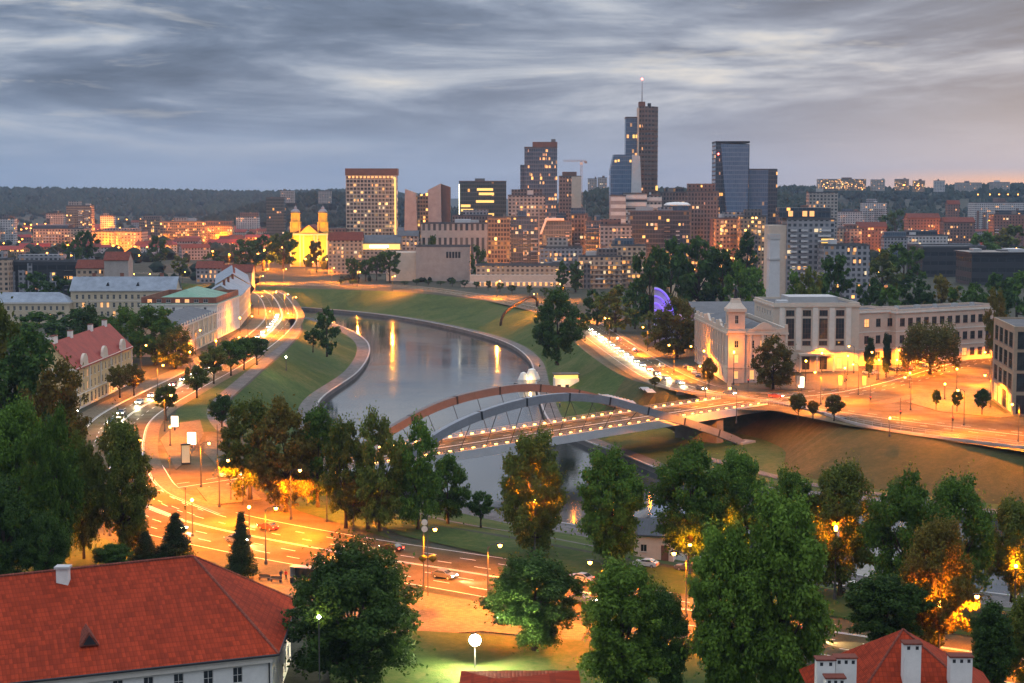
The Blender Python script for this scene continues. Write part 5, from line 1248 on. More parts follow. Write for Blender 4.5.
slab(sg, 'stone_body', [((Q(x, y, Y) - O).x, Q(x, y, Y).z if y < 262 else 0) for x, y in ((629.05, 300), (632.05, 154.5), (640, 156), (644.5, 300))], -1, 20, M['palegrey'])
for x, z_ in ((3.5, 90), (6, 90.4), (16, 90)): b = MB(); b.box(x, x + 1.6, -1.2 if x > 15 else -.1, -1.02 if x > 15 else -.03, z_, z_ + 2); b.build('lit_window', M['litgold'], sg)
# right pair of towers
Y = 1380; O = Q(714.5, 260, Y); O.z = 0; rt_ = thing('glass_tower', 'tall dark blue glass tower right of the gap with a bright faceted front', 'skyscraper', O); wd = 33.5 / F * Y; ht = Q(720, 143, Y).z
slab(rt_, 'shaft', [(0, 0), (0, ht), (wd, ht - 1), (wd, 0)], 0, 26, WALL['darkglass'])
fc = MB(); fc.add([(wd * .15, -.1, ht - .5), (wd * .98, -.1, ht - 1.5), (wd * .98, -.1, 0), (wd * .42, -.1, 0), (wd * .32, -5, ht * .45), (wd * .9, -4, ht * .4)], [(0, 4, 5, 1), (4, 3, 2, 5), (0, 3, 4), (1, 5, 2)]); o = fc.build('facet', WALL['bluetower'], rt_); recalc(o.data)
b = MB(); b.box(-.2, wd + .2, -.3, 26.2, ht + .002, ht + 1.6); b.build('roof', M['dark'], rt_)
lit_parts(rt_, wd * .18, ht, 9, 2.2, 3.8, 8, ylev=-.2); lit_parts(rt_, wd, ht * .6, 5, 2.2, 3.8, 28, 'litgold', ylev=-3.3, z0=20)
b = MB(); b.lathe([(.1, -.9), (1, 0), (.1, .9)], 8, 0, (2.2, -.6, Q(715, 154, Y).z)); b.build('beacon', M['redlamp'], rt_)
rt_, w, h, dp = block('glass_tower', 'shorter blue glass tower on the right of the taller one', 748, 777, 170, 1390, 'bluetower', 26, -.0, lit=6, cw=2.4, ch=3.8, litm='litgold')
b = MB(); b.box(w * .7, w + .3, -.4, -.03, 0, h + .5); b.build('side_panel', WALL['darkglass'], rt_)
# mid-rise in front of the towers, left to right
LOW = [
 ('office_building', 'long grey building with tall fins in front of the glass office', 421, 487, 224, 1340, 'finned', 0, dict(boxes=2)),
 ('office_building', 'dark brown block between the finned building and the glass office', 452, 492, 216, 1400, 'brown', 4, {}),
 ('office_building', 'glowing gold glass corner building left of the apartment blocks', 488, 510, 218, 1240, 'gold', 0, dict(boxes=1)),
 ('apartment_block', 'grey brown apartment block below the stepped office tower with orange windows', 508, 545, 196, 1330, 'beige', 12, dict(boxes=1)),
 ('apartment_block', 'lower apartment block with glazed balconies left of the slanted roof', 511, 538, 218, 1250, 'glass', 10, dict(ww=.8)),
 ('apartment_block', 'glass fronted flats with a white slanted roof edge', 543, 572, 222, 1230, 'glass', 7, dict(boxes=1)),
 ('apartment_block', 'darker brown flats right of the white slanted roof', 571, 588, 215, 1240, 'brown', 6, {}),
 ('apartment_block', 'glazed flats with grid of pale frames near the peach building', 586, 605, 222, 1220, 'glass', 4, dict(boxes=1)),
 ('apartment_block', 'peach lower flats with many lit windows by the far bank', 579, 622, 257, 1080, 'peach', 12, dict(boxes=1)),
 ('apartment_block', 'peach taller flats stepping up on the right of the lower ones', 612, 646, 246, 1090, 'peach', 16, dict(boxes=1)),
 ('office_building', 'narrow pale stone slab left of the striped office', 610.5, 626, 196, 1330, 'stone', 0, dict(parapet=False)),
 ('office_building', 'white and black striped office below the skyscraper', 624, 647, 194, 1340, 'band', 0, dict(boxes=1)),
 ('office_building', 'pale pink block right of the striped office', 646, 662, 196, 1345, 'beige', 2, dict(boxes=1)),
 ('office_building', 'low dark glass office with lit floors in front of the skyscraper', 630, 690, 212, 1250, 'darkglass', 16, dict(boxes=1, litm='litgold')),
 ('office_building', 'big brown brick block between the skyscraper and the right towers', 688, 719, 192, 1300, 'brown', 4, dict(boxes=2)),
 ('office_building', 'low brown block behind the white oval roof', 660, 692, 193, 1350, 'brown', 2, dict(boxes=1)),
 ('apartment_block', 'peach building with many gold lights below the right towers', 716, 745, 219, 1180, 'warm', 20, dict(boxes=1)),
 ('apartment_block', 'warm lit flats beside the blank grey slab', 740, 766, 217, 1160, 'warm', 16, dict(boxes=1)),
 ('apartment_block', 'grey flats with warm windows behind the left end of the white penthouse', 600, 632, 226, 1200, 'beige', 8, dict(boxes=1)),
 ('office_building', 'low lit pavilion in front of the apartment towers', 540, 582, 248, 1140, 'grey', 9, dict(boxes=1)),
 ('museum_building', 'pale pinkish block with one row of dark windows on the far bank', 416, 470, 247, 1170, 'stone', 0, {}),
 ('office_building', 'long pink terraced wall building lit orange below', 476, 566, 266, 1110, 'peach', 0, dict(boxes=0, dep=20)),
 ('office_building', 'old red roofed row left of the lit hall', 328, 362, 240, 1270, 'peach', 8, dict(pitch=6, roofm='tile2')),
 ('office_building', 'dark roofed block right of the lit hall', 398, 418, 236, 1290, 'beige', 4, dict(pitch=4, roofm='darksheet')),
 ('office_building', 'concrete high block with brown top behind the penthouse roof', 809, 838, 193, 1420, 'beige', 5, dict(boxes=1)),
 ('office_building', 'narrow grey block right behind the penthouse roof', 779, 812, 209, 1330, 'brown', 5, dict(boxes=1)),
 ('apartment_block', 'long low grey flats behind the church on the right', 300, 346, 235, 1480, 'grey', 5, {}),
 ('office_building', 'tall faint glass block left of the yellow church', 266, 284, 198, 2000, 'greenglass', 5, {}),
]
for nm, lb_, x0, x1, yt, Y, wl, nl, kw in LOW:
    r_ = block(nm, lb_, x0, x1, yt, Y, wl, lit=nl, **kw)
    if nm == 'apartment_block' or 'brown b' in lb_ or 'low dark glass' in lb_ or 'pavilion in front' in lb_: relief(r_[0], r_[1], r_[2], r_[3], int(x0 * 3 + Y), wl)
    if 'striped' in lb_:
        for k in range(4): b = MB(); b.box(.2, r_[1] - .2, -.25, -.02, r_[2] - 4 - 6 * k, r_[2] - 1 - 6 * k); b.build('white_band', M['white'], r_[0])
    if 'one row' in lb_:
        for k in range(5): b = MB(); b.box(22 + 2.2 * k, 23.6 + 2.2 * k, -.1, -.02, r_[2] - 8, r_[2] - 3.5); b.build('window', M['dark'], r_[0])
        b = MB(); b.box(-22, -.01, 2, 20, 0, r_[2] - 4); b.build('side_wing', M['stone'], r_[0])
    if 'slanted roof edge' in lb_: slab(r_[0], 'slanted_roof', [(-1, r_[2] - 9), (3, r_[2] + 1.2), (16, r_[2] + 1.2), (16, r_[2] + 3), (2, r_[2] + 3), (-2.4, r_[2] - 9)], -1.6, 8, M['white'])
    if 'terraced wall' in lb_:
        for k in range(2): b = MB(); b.box(-4 - 6 * k, r_[1] + 4, -7 - 7 * k, -.01 - 7 * k, 0, r_[2] - 6 - 4.5 * k); b.build('terrace', M['pink'], r_[0])
        for k in range(16): b = MB(); b.box(2 + k * 3.8, 3.6 + k * 3.8, -14.2, -14.05, 1, 3.4); b.build('lit_window', M['litwin'], r_[0])
    if nm == 'apartment_block' and 'peach' in lb_ and 'gold' not in lb_:
        for k in range(int(r_[2] / 3.2) - 1):
            b = MB(); b.box(.5, r_[1] - .5, -1.3, -.02, 3 + 3.1 * k, 3.2 + 3.1 * k); b.build('balcony', M['stone'], r_[0])
# white oval penthouse roof
O = Q(680, 212, 1240); ov = thing('oval_pavilion', 'white oval glazed drum on the roof of the low dark office', 'pavilion', (O.x, 1262, Q(680, 212, 1250).z + 1.2))
b = MB(); b.lathe([(9.5, 0), (9.5, 3.6)], 24); b.build('glass_drum', M['blueglass'], ov); b = MB(); b.lathe([(10.4, 3.602), (10.6, 4.4), (8, 6.0), (2, 6.5)], 24); b.build('roof', M['white'], ov)
# lit hall with pitched roof
rt_, w, h, dp = block('exhibition_hall', 'low hall with pitched roof and a bright yellow glass band', 362, 400, 243, 1280, 'beige', 24, pitch=6, roofm='darksheet')
b = MB(); b.box(0, w, -.3, -.03, h - 5.2, h - .8); b.build('lit_band', M['litgold'], rt_)
b = MB(); b.box(w * .2, w * .7, -.6, -.31, h - 4, h - 1.6); b.build('lit_panel', M['litwhite'], rt_)
# grey apartment block with penthouse, blank slab
rt_, w, h, dp = block('apartment_block', 'grey flats with glazed balcony stacks and a lit room under the penthouse', 787, 835, 220, 900, 'grey', 18, .0, lit=5, cw=3, ch=3)
for k, x in enumerate((2.0, 8.0, 17.5, 21)):
    for f in range(int((h - 6) / 3.0)):
        b = MB(); b.box(x, x + 3.6, -1.3, -.02, 4 + 3 * f, 5.1 + 3 * f); b.build('balcony', M['palegrey'], rt_)
b = MB(); b.box(w * .72, w * .98, -.2, -.03, h - 13.5, h - 10.5); b.build('lit_window', M['litgold'], rt_)
b = MB(); b.box(-10, -.02, 1, 17, 0, h - 3); b.build('blank_slab', M['stone'], rt_)
b = MB(); b.box(-4, w * .92, 2, 15, h + 1.2, h + 6.8); b.build('penthouse', WALL['darkglass'], rt_)
for x in (1, 9, 13): b = MB(); b.box(x, x + 2.6, 1.9, 1.98, h + 2, h + 5); b.build('lit_window', M['litwin'], rt_)
block('apartment_block', 'lower grey flats joined on the right of the penthouse block', 824, 870, 246, 880, 'grey', 16, lit=4, boxes=1)
# black museum hall
rt_, w, h, dp = block('exhibition_hall', 'large plain black hall right of the grey flats', 923, 986, 247.5, 1230, 'black', 50)
rt_, w, h, dp = block('exhibition_hall', 'long dark flat hall stretching to the right edge', 972, 1040, 255, 1120, 'black', 40, boxes=3)
b = MB(); b.box(-2, w + 2, -2, 40, h + 1.2, h + 2); b.build('roof_slab', M['dark'], rt_)
# --- far houses: table rows, each with its own look
FARR = [
 ('apartment_block', 'orange floodlit tower block among far roofs at left', 66, 91, 206, 2100, 'warm', 12),
 ('apartment_block', 'pale flats left of the orange floodlit tower block', 46, 63, 214, 2200, 'beige', 5),
 ('apartment_block', 'low white flats under the ridge at the left edge', 0, 14, 219, 2000, 'white', 3),
 ('office_building', 'long reddish roofed block with lit orange front at left', 33, 84, 229, 1750, 'peach', 18),
 ('office_building', 'long pink lit front right of the dark round tree at far left', 92, 142, 232, 1700, 'peach', 26),
 ('stadium_building', 'wide brightly lit hall with white light strip under the left ridge', 160, 205, 222, 2000, 'gold', 20),
 ('office_building', 'yellow lit block with spire left of the bright hall', 139, 160, 220, 2050, 'gold', 14),
 ('office_building', 'low lit row right of the bright hall', 205, 232, 226, 2000, 'warm', 12),
 ('apartment_block', 'white flats on the right end of the left ridge foot', 236, 258, 217, 2300, 'white', 4),
 ('apartment_block', 'small pale block left of the faint glass block', 100, 114, 216, 2400, 'white', 3),
 ('apartment_block', 'far flats on the hill behind the church, left one', 280, 294, 191, 3000, 'beige', 3),
 ('apartment_block', 'far flats on the hill just left of the hotel', 318, 331, 191.5, 3050, 'beige', 2),
 ('apartment_block', 'far pale twin flats on the hill behind the crane', 588, 597, 179, 3000, 'beige', 2),
 ('apartment_block', 'far pale twin flats on the hill left of the blue tower', 598, 607, 178, 3000, 'beige', 2),
 ('office_building', 'long hilltop building glowing yellow right of the towers', 821, 866, 179.5, 3300, 'gold', 40),
 ('apartment_block', 'small grey block on the hilltop right of the glowing one', 872, 885, 180, 3300, 'beige', 2),
 ('apartment_block', 'hilltop block beside a bright orange lamp', 896, 909, 179.5, 3300, 'warm', 4),
 ('apartment_block', 'hilltop block right of the bright orange lamp', 914, 925, 181, 3320, 'warm', 4),
 ('apartment_block', 'pale cube on the hilltop under the orange sky', 935, 945, 181, 3300, 'white', 0),
 ('apartment_block', 'long faint block on the ridge under the orange sky', 958, 982, 183, 3500, 'beige', 0),
 ('apartment_block', 'faint low block on the ridge at far right', 992, 1010, 182.5, 3500, 'beige', 0),
 ('office_building', 'white villa with lit arches on the right slope', 863, 887, 203, 2300, 'white', 10),
 ('office_building', 'red gabled house on the right slope', 948, 960, 204, 2000, 'brick', 3),
 ('office_building', 'long white lit building below the row of orange lamps at right', 975, 1024, 203, 2400, 'white', 16),
 ('apartment_block', 'pale low block with flat roof left of the white villa', 838, 862, 212, 2100, 'white', 2),
 ('warehouse', 'brick warehouse with pink end wall on the right slope', 994, 1030, 215, 1700, 'brick', 2),
 ('apartment_block', 'pink and white low flats behind the grey lower block', 836, 862, 229, 1500, 'peach', 8),
 ('apartment_block', 'red roofed row with white end wall right of the pink flats', 858, 887, 227, 1520, 'brick', 4),
 ('apartment_block', 'long white lit one storey range above the black hall', 905, 948, 236, 1480, 'white', 8),
 ('apartment_block', 'brick terrace with many chimneys above the black hall', 908, 940, 218, 1650, 'brick', 12),
 ('apartment_block', 'tall brick house with white gable right of the brick terrace', 944, 975, 222, 1600, 'brick', 8),
 ('office_building', 'grey sheds left of the long white range', 884, 908, 238, 1450, 'grey', 2),
 ('apartment_block', 'dark blue clad hall near the left edge', 9, 78, 262, 1010, 'black', 3),
 ('apartment_block', 'house with red roof and pale gable wall beyond the zinc roof at left', 76, 104, 268, 960, 'peach', 3),
 ('apartment_block', 'pale plastered tall gable beyond the zinc roof at left', 104, 128, 260, 950, 'stone', 0),
 ('apartment_block', 'pink strip building at the very left edge', -8, 8, 260, 1000, 'peach', 1),
 ('apartment_block', 'grey sheet roofed blocks beyond the left terrace', 196, 222, 268, 1150, 'grey', 3),
 ('apartment_block', 'pale gabled house beyond the far bend of the left avenue', 222, 252, 272, 1050, 'stone', 3),
]
for nm, lb_, x0, x1, yt, Y, wl, nl in FARR:
    hz = Q(x0, yt, Y).z
    z = max(0, hz - 22) if Y > 2900 else 0
    pt_ = 4.5 if ('red roof' in lb_ or 'gable' in lb_ or 'terrace' in lb_) else None
    r_ = block(nm, lb_, x0, x1, yt, Y, wl, lit=nl, z=z, boxes=0 if pt_ else 1, pitch=pt_, roofm='tile2' if pt_ else 'bitumen', group=None)
    if not pt_ and Y < 2500 and x1 - x0 > 12 and 'hall' not in nm: relief(r_[0], r_[1], r_[2], r_[3], int(x0 * 3 + Y), wl)
# filler houses, told apart by nothing
def fill(n, box, Y0, Y1, label, group, seed, walls, hmin=6, hmax=13):
    r = random.Random(seed); protos = []
    for k in range(8):
        w, d, h = r.uniform(14, 34), r.uniform(10, 14), r.uniform(hmin, hmax); root = thing('house', label, 'house', (0, 0, -500), 0, group); m = WALL[walls[k % len(walls)]]
        b = MB(); b.box(0, w, 0, d, -.3, h); b.build('wall', m, root)
        q = MB(); gable(q, w, d, .4, h + .003, r.uniform(2, 4.5)); q.build('roof', [M[r.choice(['tile2', 'darksheet', 'zinc', 'redsheet', 'darksheet'])], m], root); protos.append(root)
    for i in range(n):
        Y = Y0 * (Y1 / Y0) ** r.random(); px = r.uniform(*box); p = Q(px, 220, Y)
        root = protos[i % 8]
        dup(root, label, (p.x, Y, 0), r.uniform(-.5, .5), None, group)
    DEAD.extend(protos)
DEAD = []
fill(66, (-10, 262), 1480, 3300, 'small far house among the hazy roofs below the left ridge', 'houses below the left ridge', 1, ['beige', 'white', 'peach', 'grey', 'brick', 'warm'])
fill(58, (775, 1030), 1500, 3000, 'small far house among the hazy roofs on the right slope', 'houses on the right slope', 2, ['beige', 'white', 'brick', 'grey', 'peach', 'warm'])
fill(24, (330, 720), 1560, 2500, 'small far house half hidden between the central towers', 'houses between the towers', 3, ['beige', 'grey', 'brick', 'white'], 10, 24)
# --- yellow floodlit church
Y = 1400; O = Q(290, 260, Y); O.z = 0; chu = thing('church', 'yellow floodlit baroque church with two towers', 'church', O); K = Y / F
w = 38 * K; zt = Q(300, 233, Y).z
b = MB(); wall_grid(b, w, zt, [(w * .42, 1, w * .58, 7, None), (w * .44, 14, w * .56, 20, None), (w * .12, 8, w * .2, 14, None), (w * .8, 8, w * .88, 14, None)], xf(0, 0, 0), .6)
b.box(0, w, .6, 44, 0, zt); b.build('wall', M['yellowwall'], chu)
for a in (.02, .27, .36, .64, .73, .98): b = MB(); b.box(w * a - .6, w * a + .6, -.7, -.01, 0, zt - 2); b.build('pilaster', M['white2'], chu)
b = MB(); b.box(-.6, w + .6, -1.2, -.01, zt - 2, zt - .6); b.build('cornice', M['white2'], chu)
b = MB(); b.prism([(w * .26, zt), (w * .74, zt), (w * .5, Q(310, 225, Y).z)], -.6, 2); o = b.build('pediment', M['yellowwall'], chu); recalc(o.data)
b = MB(); b.add([(w * .1, 2, zt), (w * .9, 2, zt), (w * .9, 44, zt), (w * .1, 44, zt), (w * .5, 2, zt + 7), (w * .5, 44, zt + 7)], [(1, 2, 5, 4), (3, 0, 4, 5), (2, 3, 5), (0, 1, 4)]); b.build('roof', M['tile2'], chu)
for cx in (w * .14, w * .86):
    s = w * .13; z1, z2 = Q(300, 222, Y).z, Q(300, 213, Y).z
    b = MB()
    for z0_, zz1, k in ((zt, z1, 1.0), (z1, z2, .82)):
        for q, (a_, c_) in enumerate(((-1, -1), (1, -1), (1, 1), (-1, 1))): b.box(cx + a_ * s * k - (.9 if a_ > 0 else 0) * 1, cx + a_ * s * k + (.9 if a_ < 0 else 0), 5 + c_ * s * k - (.9 if c_ > 0 else 0), 5 + c_ * s * k + (.9 if c_ < 0 else 0), z0_, zz1 - .5)
        b.box(cx - s * k - .3, cx + s * k + .3, 5 - s * k - .3, 5 + s * k + .3, zz1 - .5, zz1); b.box(cx - s * k * .62, cx + s * k * .62, 5 - s * k * .62, 5 + s * k * .62, z0_, zz1 - .5)
    t_ = b.build('tower', M['yellowwall'], chu)
    b = MB(); b.lathe([(s * .8, z2), (s * .95, z2 + 1), (s * .7, z2 + 2.6), (s * .3, z2 + 3.6), (s * .34, z2 + 4.6), (.12, z2 + 6.4), (.1, z2 + 8)], 12, 0, (cx, 5, 0)); b.build('dome', M['zinc'], t_)
for x, e in ((w * .2, 1), (w * .8, 1), (w * .5, 1)):
    L = bpy.data.lights.new('church_floodlight', 'SPOT'); L.energy = 42000; L.color = (1.0, .56, .02); L.spot_size = R(95); L.spot_blend = .6; L.shadow_soft_size = 1
    l = link('church_floodlight', L, chu, (x, -20, 1.5)); l.rotation_euler = Vector((0, 20, 22)).to_track_quat('-Z', 'Y').to_euler()
# ------------------------------------------------------------------ trees, one row each: foot x, foot y, top y, width (survey pixels)
TREES = [
 # near
 (353, 688, 543, 148, 'broad', 'dark', 'big round dark chestnut beside the red roof, a lamp glowing in it', .2),
 (535, 650, 556, 104, 'loose', 'dark', 'dark loose tree right of the starry white floodlight', .2),
 (622, 705, 566, 92, 'lime', 'bright', 'bright green maple with pointed top at the bottom, left of the tallest crowns', .2),
 (664, 700, 590, 62, 'loose', 'dark', 'dark tree wedged between the bright maple and the tall pale green trees', .2),
 (728, 705, 524, 84, 'lime', 'bright', 'tall pale green tree, left one of the tall pair at bottom', .2),
 (782, 705, 496, 96, 'lime', 'bright', 'tallest pale green tree, right one of the tall pair at bottom', .2),
 (884, 668, 577, 88, 'round', 'dark', 'round dark tree just behind the apex of the chimneyed red roof', .2),
 (990, 700, 604, 46, 'poplar', 'dark', 'slim dark tree right of the chimneyed red roof', .2),
 (1030, 690, 592, 60, 'loose', 'olive', 'olive tree cut by the right edge at the bottom corner', .2),
 # riverside row
 (533, 556, 433, 66, 'lime', 'olive', 'tall tree with an orange lamp burning inside its lower crown', 0),
 (611, 566, 449, 68, 'lime', 'green', 'tall leaning green tree left of the white hut', 0),
 (690, 566, 445, 84, 'loose', 'green', 'wide green tree right of the white hut', 0),
 (738, 560, 452, 66, 'loose', 'green', 'rounder green tree behind the wide one by the hut', 0),
 (840, 596, 464, 82, 'loose', 'olive', 'open crowned tree with orange light showing through its middle', 0),
 (790, 590, 470, 62, 'loose', 'green', 'green tree between the pale tall tree and the open crowned one', 0),
 (905, 620, 476, 86, 'loose', 'green', 'broad green tree right of the open crowned one', 0),
 (955, 612, 478, 78, 'loose', 'green', 'broad green tree second from the right of the riverside row', 0),
 (934, 660, 520, 84, 'loose', 'autumn', 'brownish lit tree above the right chimney, glowing orange at its foot', 0),
 (1012, 600, 500, 64, 'loose', 'olive', 'last tree of the riverside row at the right edge', 0),
 # left riverside clump
 (250, 500, 400, 62, 'loose', 'olive', 'olive tree at the left end of the clump on the junction lawn', 0),
 (286, 512, 400, 70, 'loose', 'autumn', 'brownish tree with forked trunk in the clump on the junction lawn', 0),
 (318, 508, 408, 56, 'loose', 'green', 'green tree at the right end of the clump on the junction lawn', 0),
 (346, 528, 420, 50, 'loose', 'olive', 'olive tree behind the two orange roadside lamps, left one', 0),
 (380, 532, 412, 56, 'loose', 'olive', 'tall olive tree behind the two orange roadside lamps, middle one', 0),
 (418, 530, 420, 52, 'loose', 'green', 'tall green tree next to the left end of the bridge', 0),
 (368, 530, 472, 56, 'round', 'autumn', 'low bush tree glowing orange beside the roadside lamp', 0),
 (448, 524, 455, 46, 'loose', 'green', 'small green tree hugging the bank right of the tall bridge tree', -2),
 (481, 527, 492, 28, 'round', 'dark', 'smallest dark tree on the bank by the path', -3),
 # left mass
 (20, 560, 402, 76, 'loose', 'green', 'dense green tree at the left edge above the red roof', 0),
 (56, 575, 412, 60, 'loose', 'green', 'dense green tree in the left mass, right of the edge tree', 0),
 (84, 560, 432, 44, 'loose', 'olive', 'olive tree in the left mass with car lights shining through', 0),
 (6, 590, 480, 66, 'loose', 'dark', 'low dark tree behind the arsenal roof at the left edge', 0),
 (46, 590, 514, 50, 'loose', 'dark', 'low dark tree behind the white chimney of the arsenal', 0),
 (124, 560, 420, 68, 'loose', 'olive', 'dark open tree standing alone against the bright road at left', 0),
 (25, 478, 330, 92, 'loose', 'dark', 'dark tree rising highest at the left edge', 0),
 (58, 492, 362, 72, 'loose', 'autumn', 'brown tinted tree in front of the red roofed tenement', 0),
 (8, 470, 305, 66, 'loose', 'olive', 'tall olive crown at the left edge below the zinc wing', 0),
 (176, 566, 514, 46, 'conifer', 'conifer', 'bushy spruce behind the ridge of the arsenal', 0),
 (146, 566, 532, 38, 'conifer', 'conifer', 'small spruce left of the bushy one behind the arsenal ridge', 0),
 (112, 572, 545, 40, 'round', 'dark', 'low dark shrub tree behind the arsenal ridge', 0),
 (242, 580, 513, 34, 'conifer', 'conifer', 'single slim spruce right of the arsenal roof', 0),
 # trees behind the red roofed tenement
 (34, 350, 312, 60, 'loose', 'dark', 'dark tree under the low zinc wing', 0),
 (70, 346, 310, 50, 'loose', 'dark', 'dark tree between the low wing and the long cream building', 0),
 # avenue trees
 (120, 398, 366, 24, 'round', 'autumn', 'young street tree in front of the red roofed tenement, left one', 0),
 (134, 396, 364, 22, 'round', 'autumn', 'young street tree in front of the red roofed tenement, right one', 0),
 (166, 420, 386, 24, 'round', 'olive', 'street tree just behind the lit white sign', 0),
 (197, 398, 366, 28, 'round', 'olive', 'avenue tree nearest the junction in the left row', 0),
 (214, 384, 346, 28, 'round', 'olive', 'second avenue tree from the junction in the left row', 0),
 (231, 376, 340, 28, 'round', 'green', 'third avenue tree from the junction in the left row', 0),
 (244, 370, 338, 24, 'round', 'green', 'fourth avenue tree from the junction in the left row', 0),
 (257, 365, 337, 24, 'round', 'dark', 'last avenue tree of the left row', 0),
 (222, 432, 395, 26, 'round', 'dark', 'small round dark tree on the grass slope by the path', 0),
 (327, 356, 308, 30, 'loose', 'dark', 'dark clipped tree by the quay bend on the left bank', -2),
 (313, 352, 330, 18, 'round', 'dark', 'low dark bush tree left of the clipped tree at the quay bend', -2),
 # right bank
 (557, 364, 289, 48, 'loose', 'dark', 'dark tree at the top of the grass slope beside the pipe sculpture', 0),
 (580, 338, 314, 26, 'round', 'dark', 'small dark tree right of the tree by the pipe sculpture', 0),
 (655, 388, 377, 12, 'round', 'autumn', 'tiny round bush on the verge of the right avenue', 0),
 (677, 358, 298, 52, 'loose', 'autumn', 'big yellow brown tree left of the corner palace', 0),
 (655, 346, 310, 34, 'loose', 'olive', 'olive tree behind the yellow brown one by the corner palace', 0),
 (773, 390, 336, 44, 'loose', 'autumn', 'brown tree in front of the corner palace under a double lamp', 0),
 (709, 390, 358, 16, 'round', 'autumn', 'little tree at the foot of the corner palace', 0),
 (930, 374, 322, 58, 'willow', 'willow', 'yellow weeping willow before the long pink office block', 0),
 (869, 378, 338, 12, 'poplar', 'conifer', 'dark thin cypress by the pink wing, left', 0),
 (886, 378, 334, 10, 'poplar', 'conifer', 'dark thin cypress by the pink wing, right', 0),
 (995, 364, 290, 26, 'loose', 'autumn', 'brown tree at the right end of the long pink office block', 0),
 (936, 410, 390, 9, 'round', 'dark', 'clipped round street tree on the right pavement, leftmost', 0),
 (957, 412, 390, 12, 'round', 'dark', 'clipped round street tree on the right pavement, middle', 0),
 (982, 415, 389, 17, 'round', 'dark', 'clipped round street tree on the right pavement, rightmost and biggest', 0),
 (798, 419, 394, 18, 'round', 'autumn', 'thin brown tree on the road edge right of the bridge, left one', 0),
 (813, 419, 401, 12, 'round', 'autumn', 'thin brown sapling on the road edge right of the bridge, middle one', 0),
 (834, 421, 395, 20, 'round', 'autumn', 'brown tree on the road edge right of the bridge, right one', 0),
]
for px, by, ty, wp, sh, lf, lb_, z in TREES:
    tree(px, by, ty, wp, sh, lf, lb_, z=z)
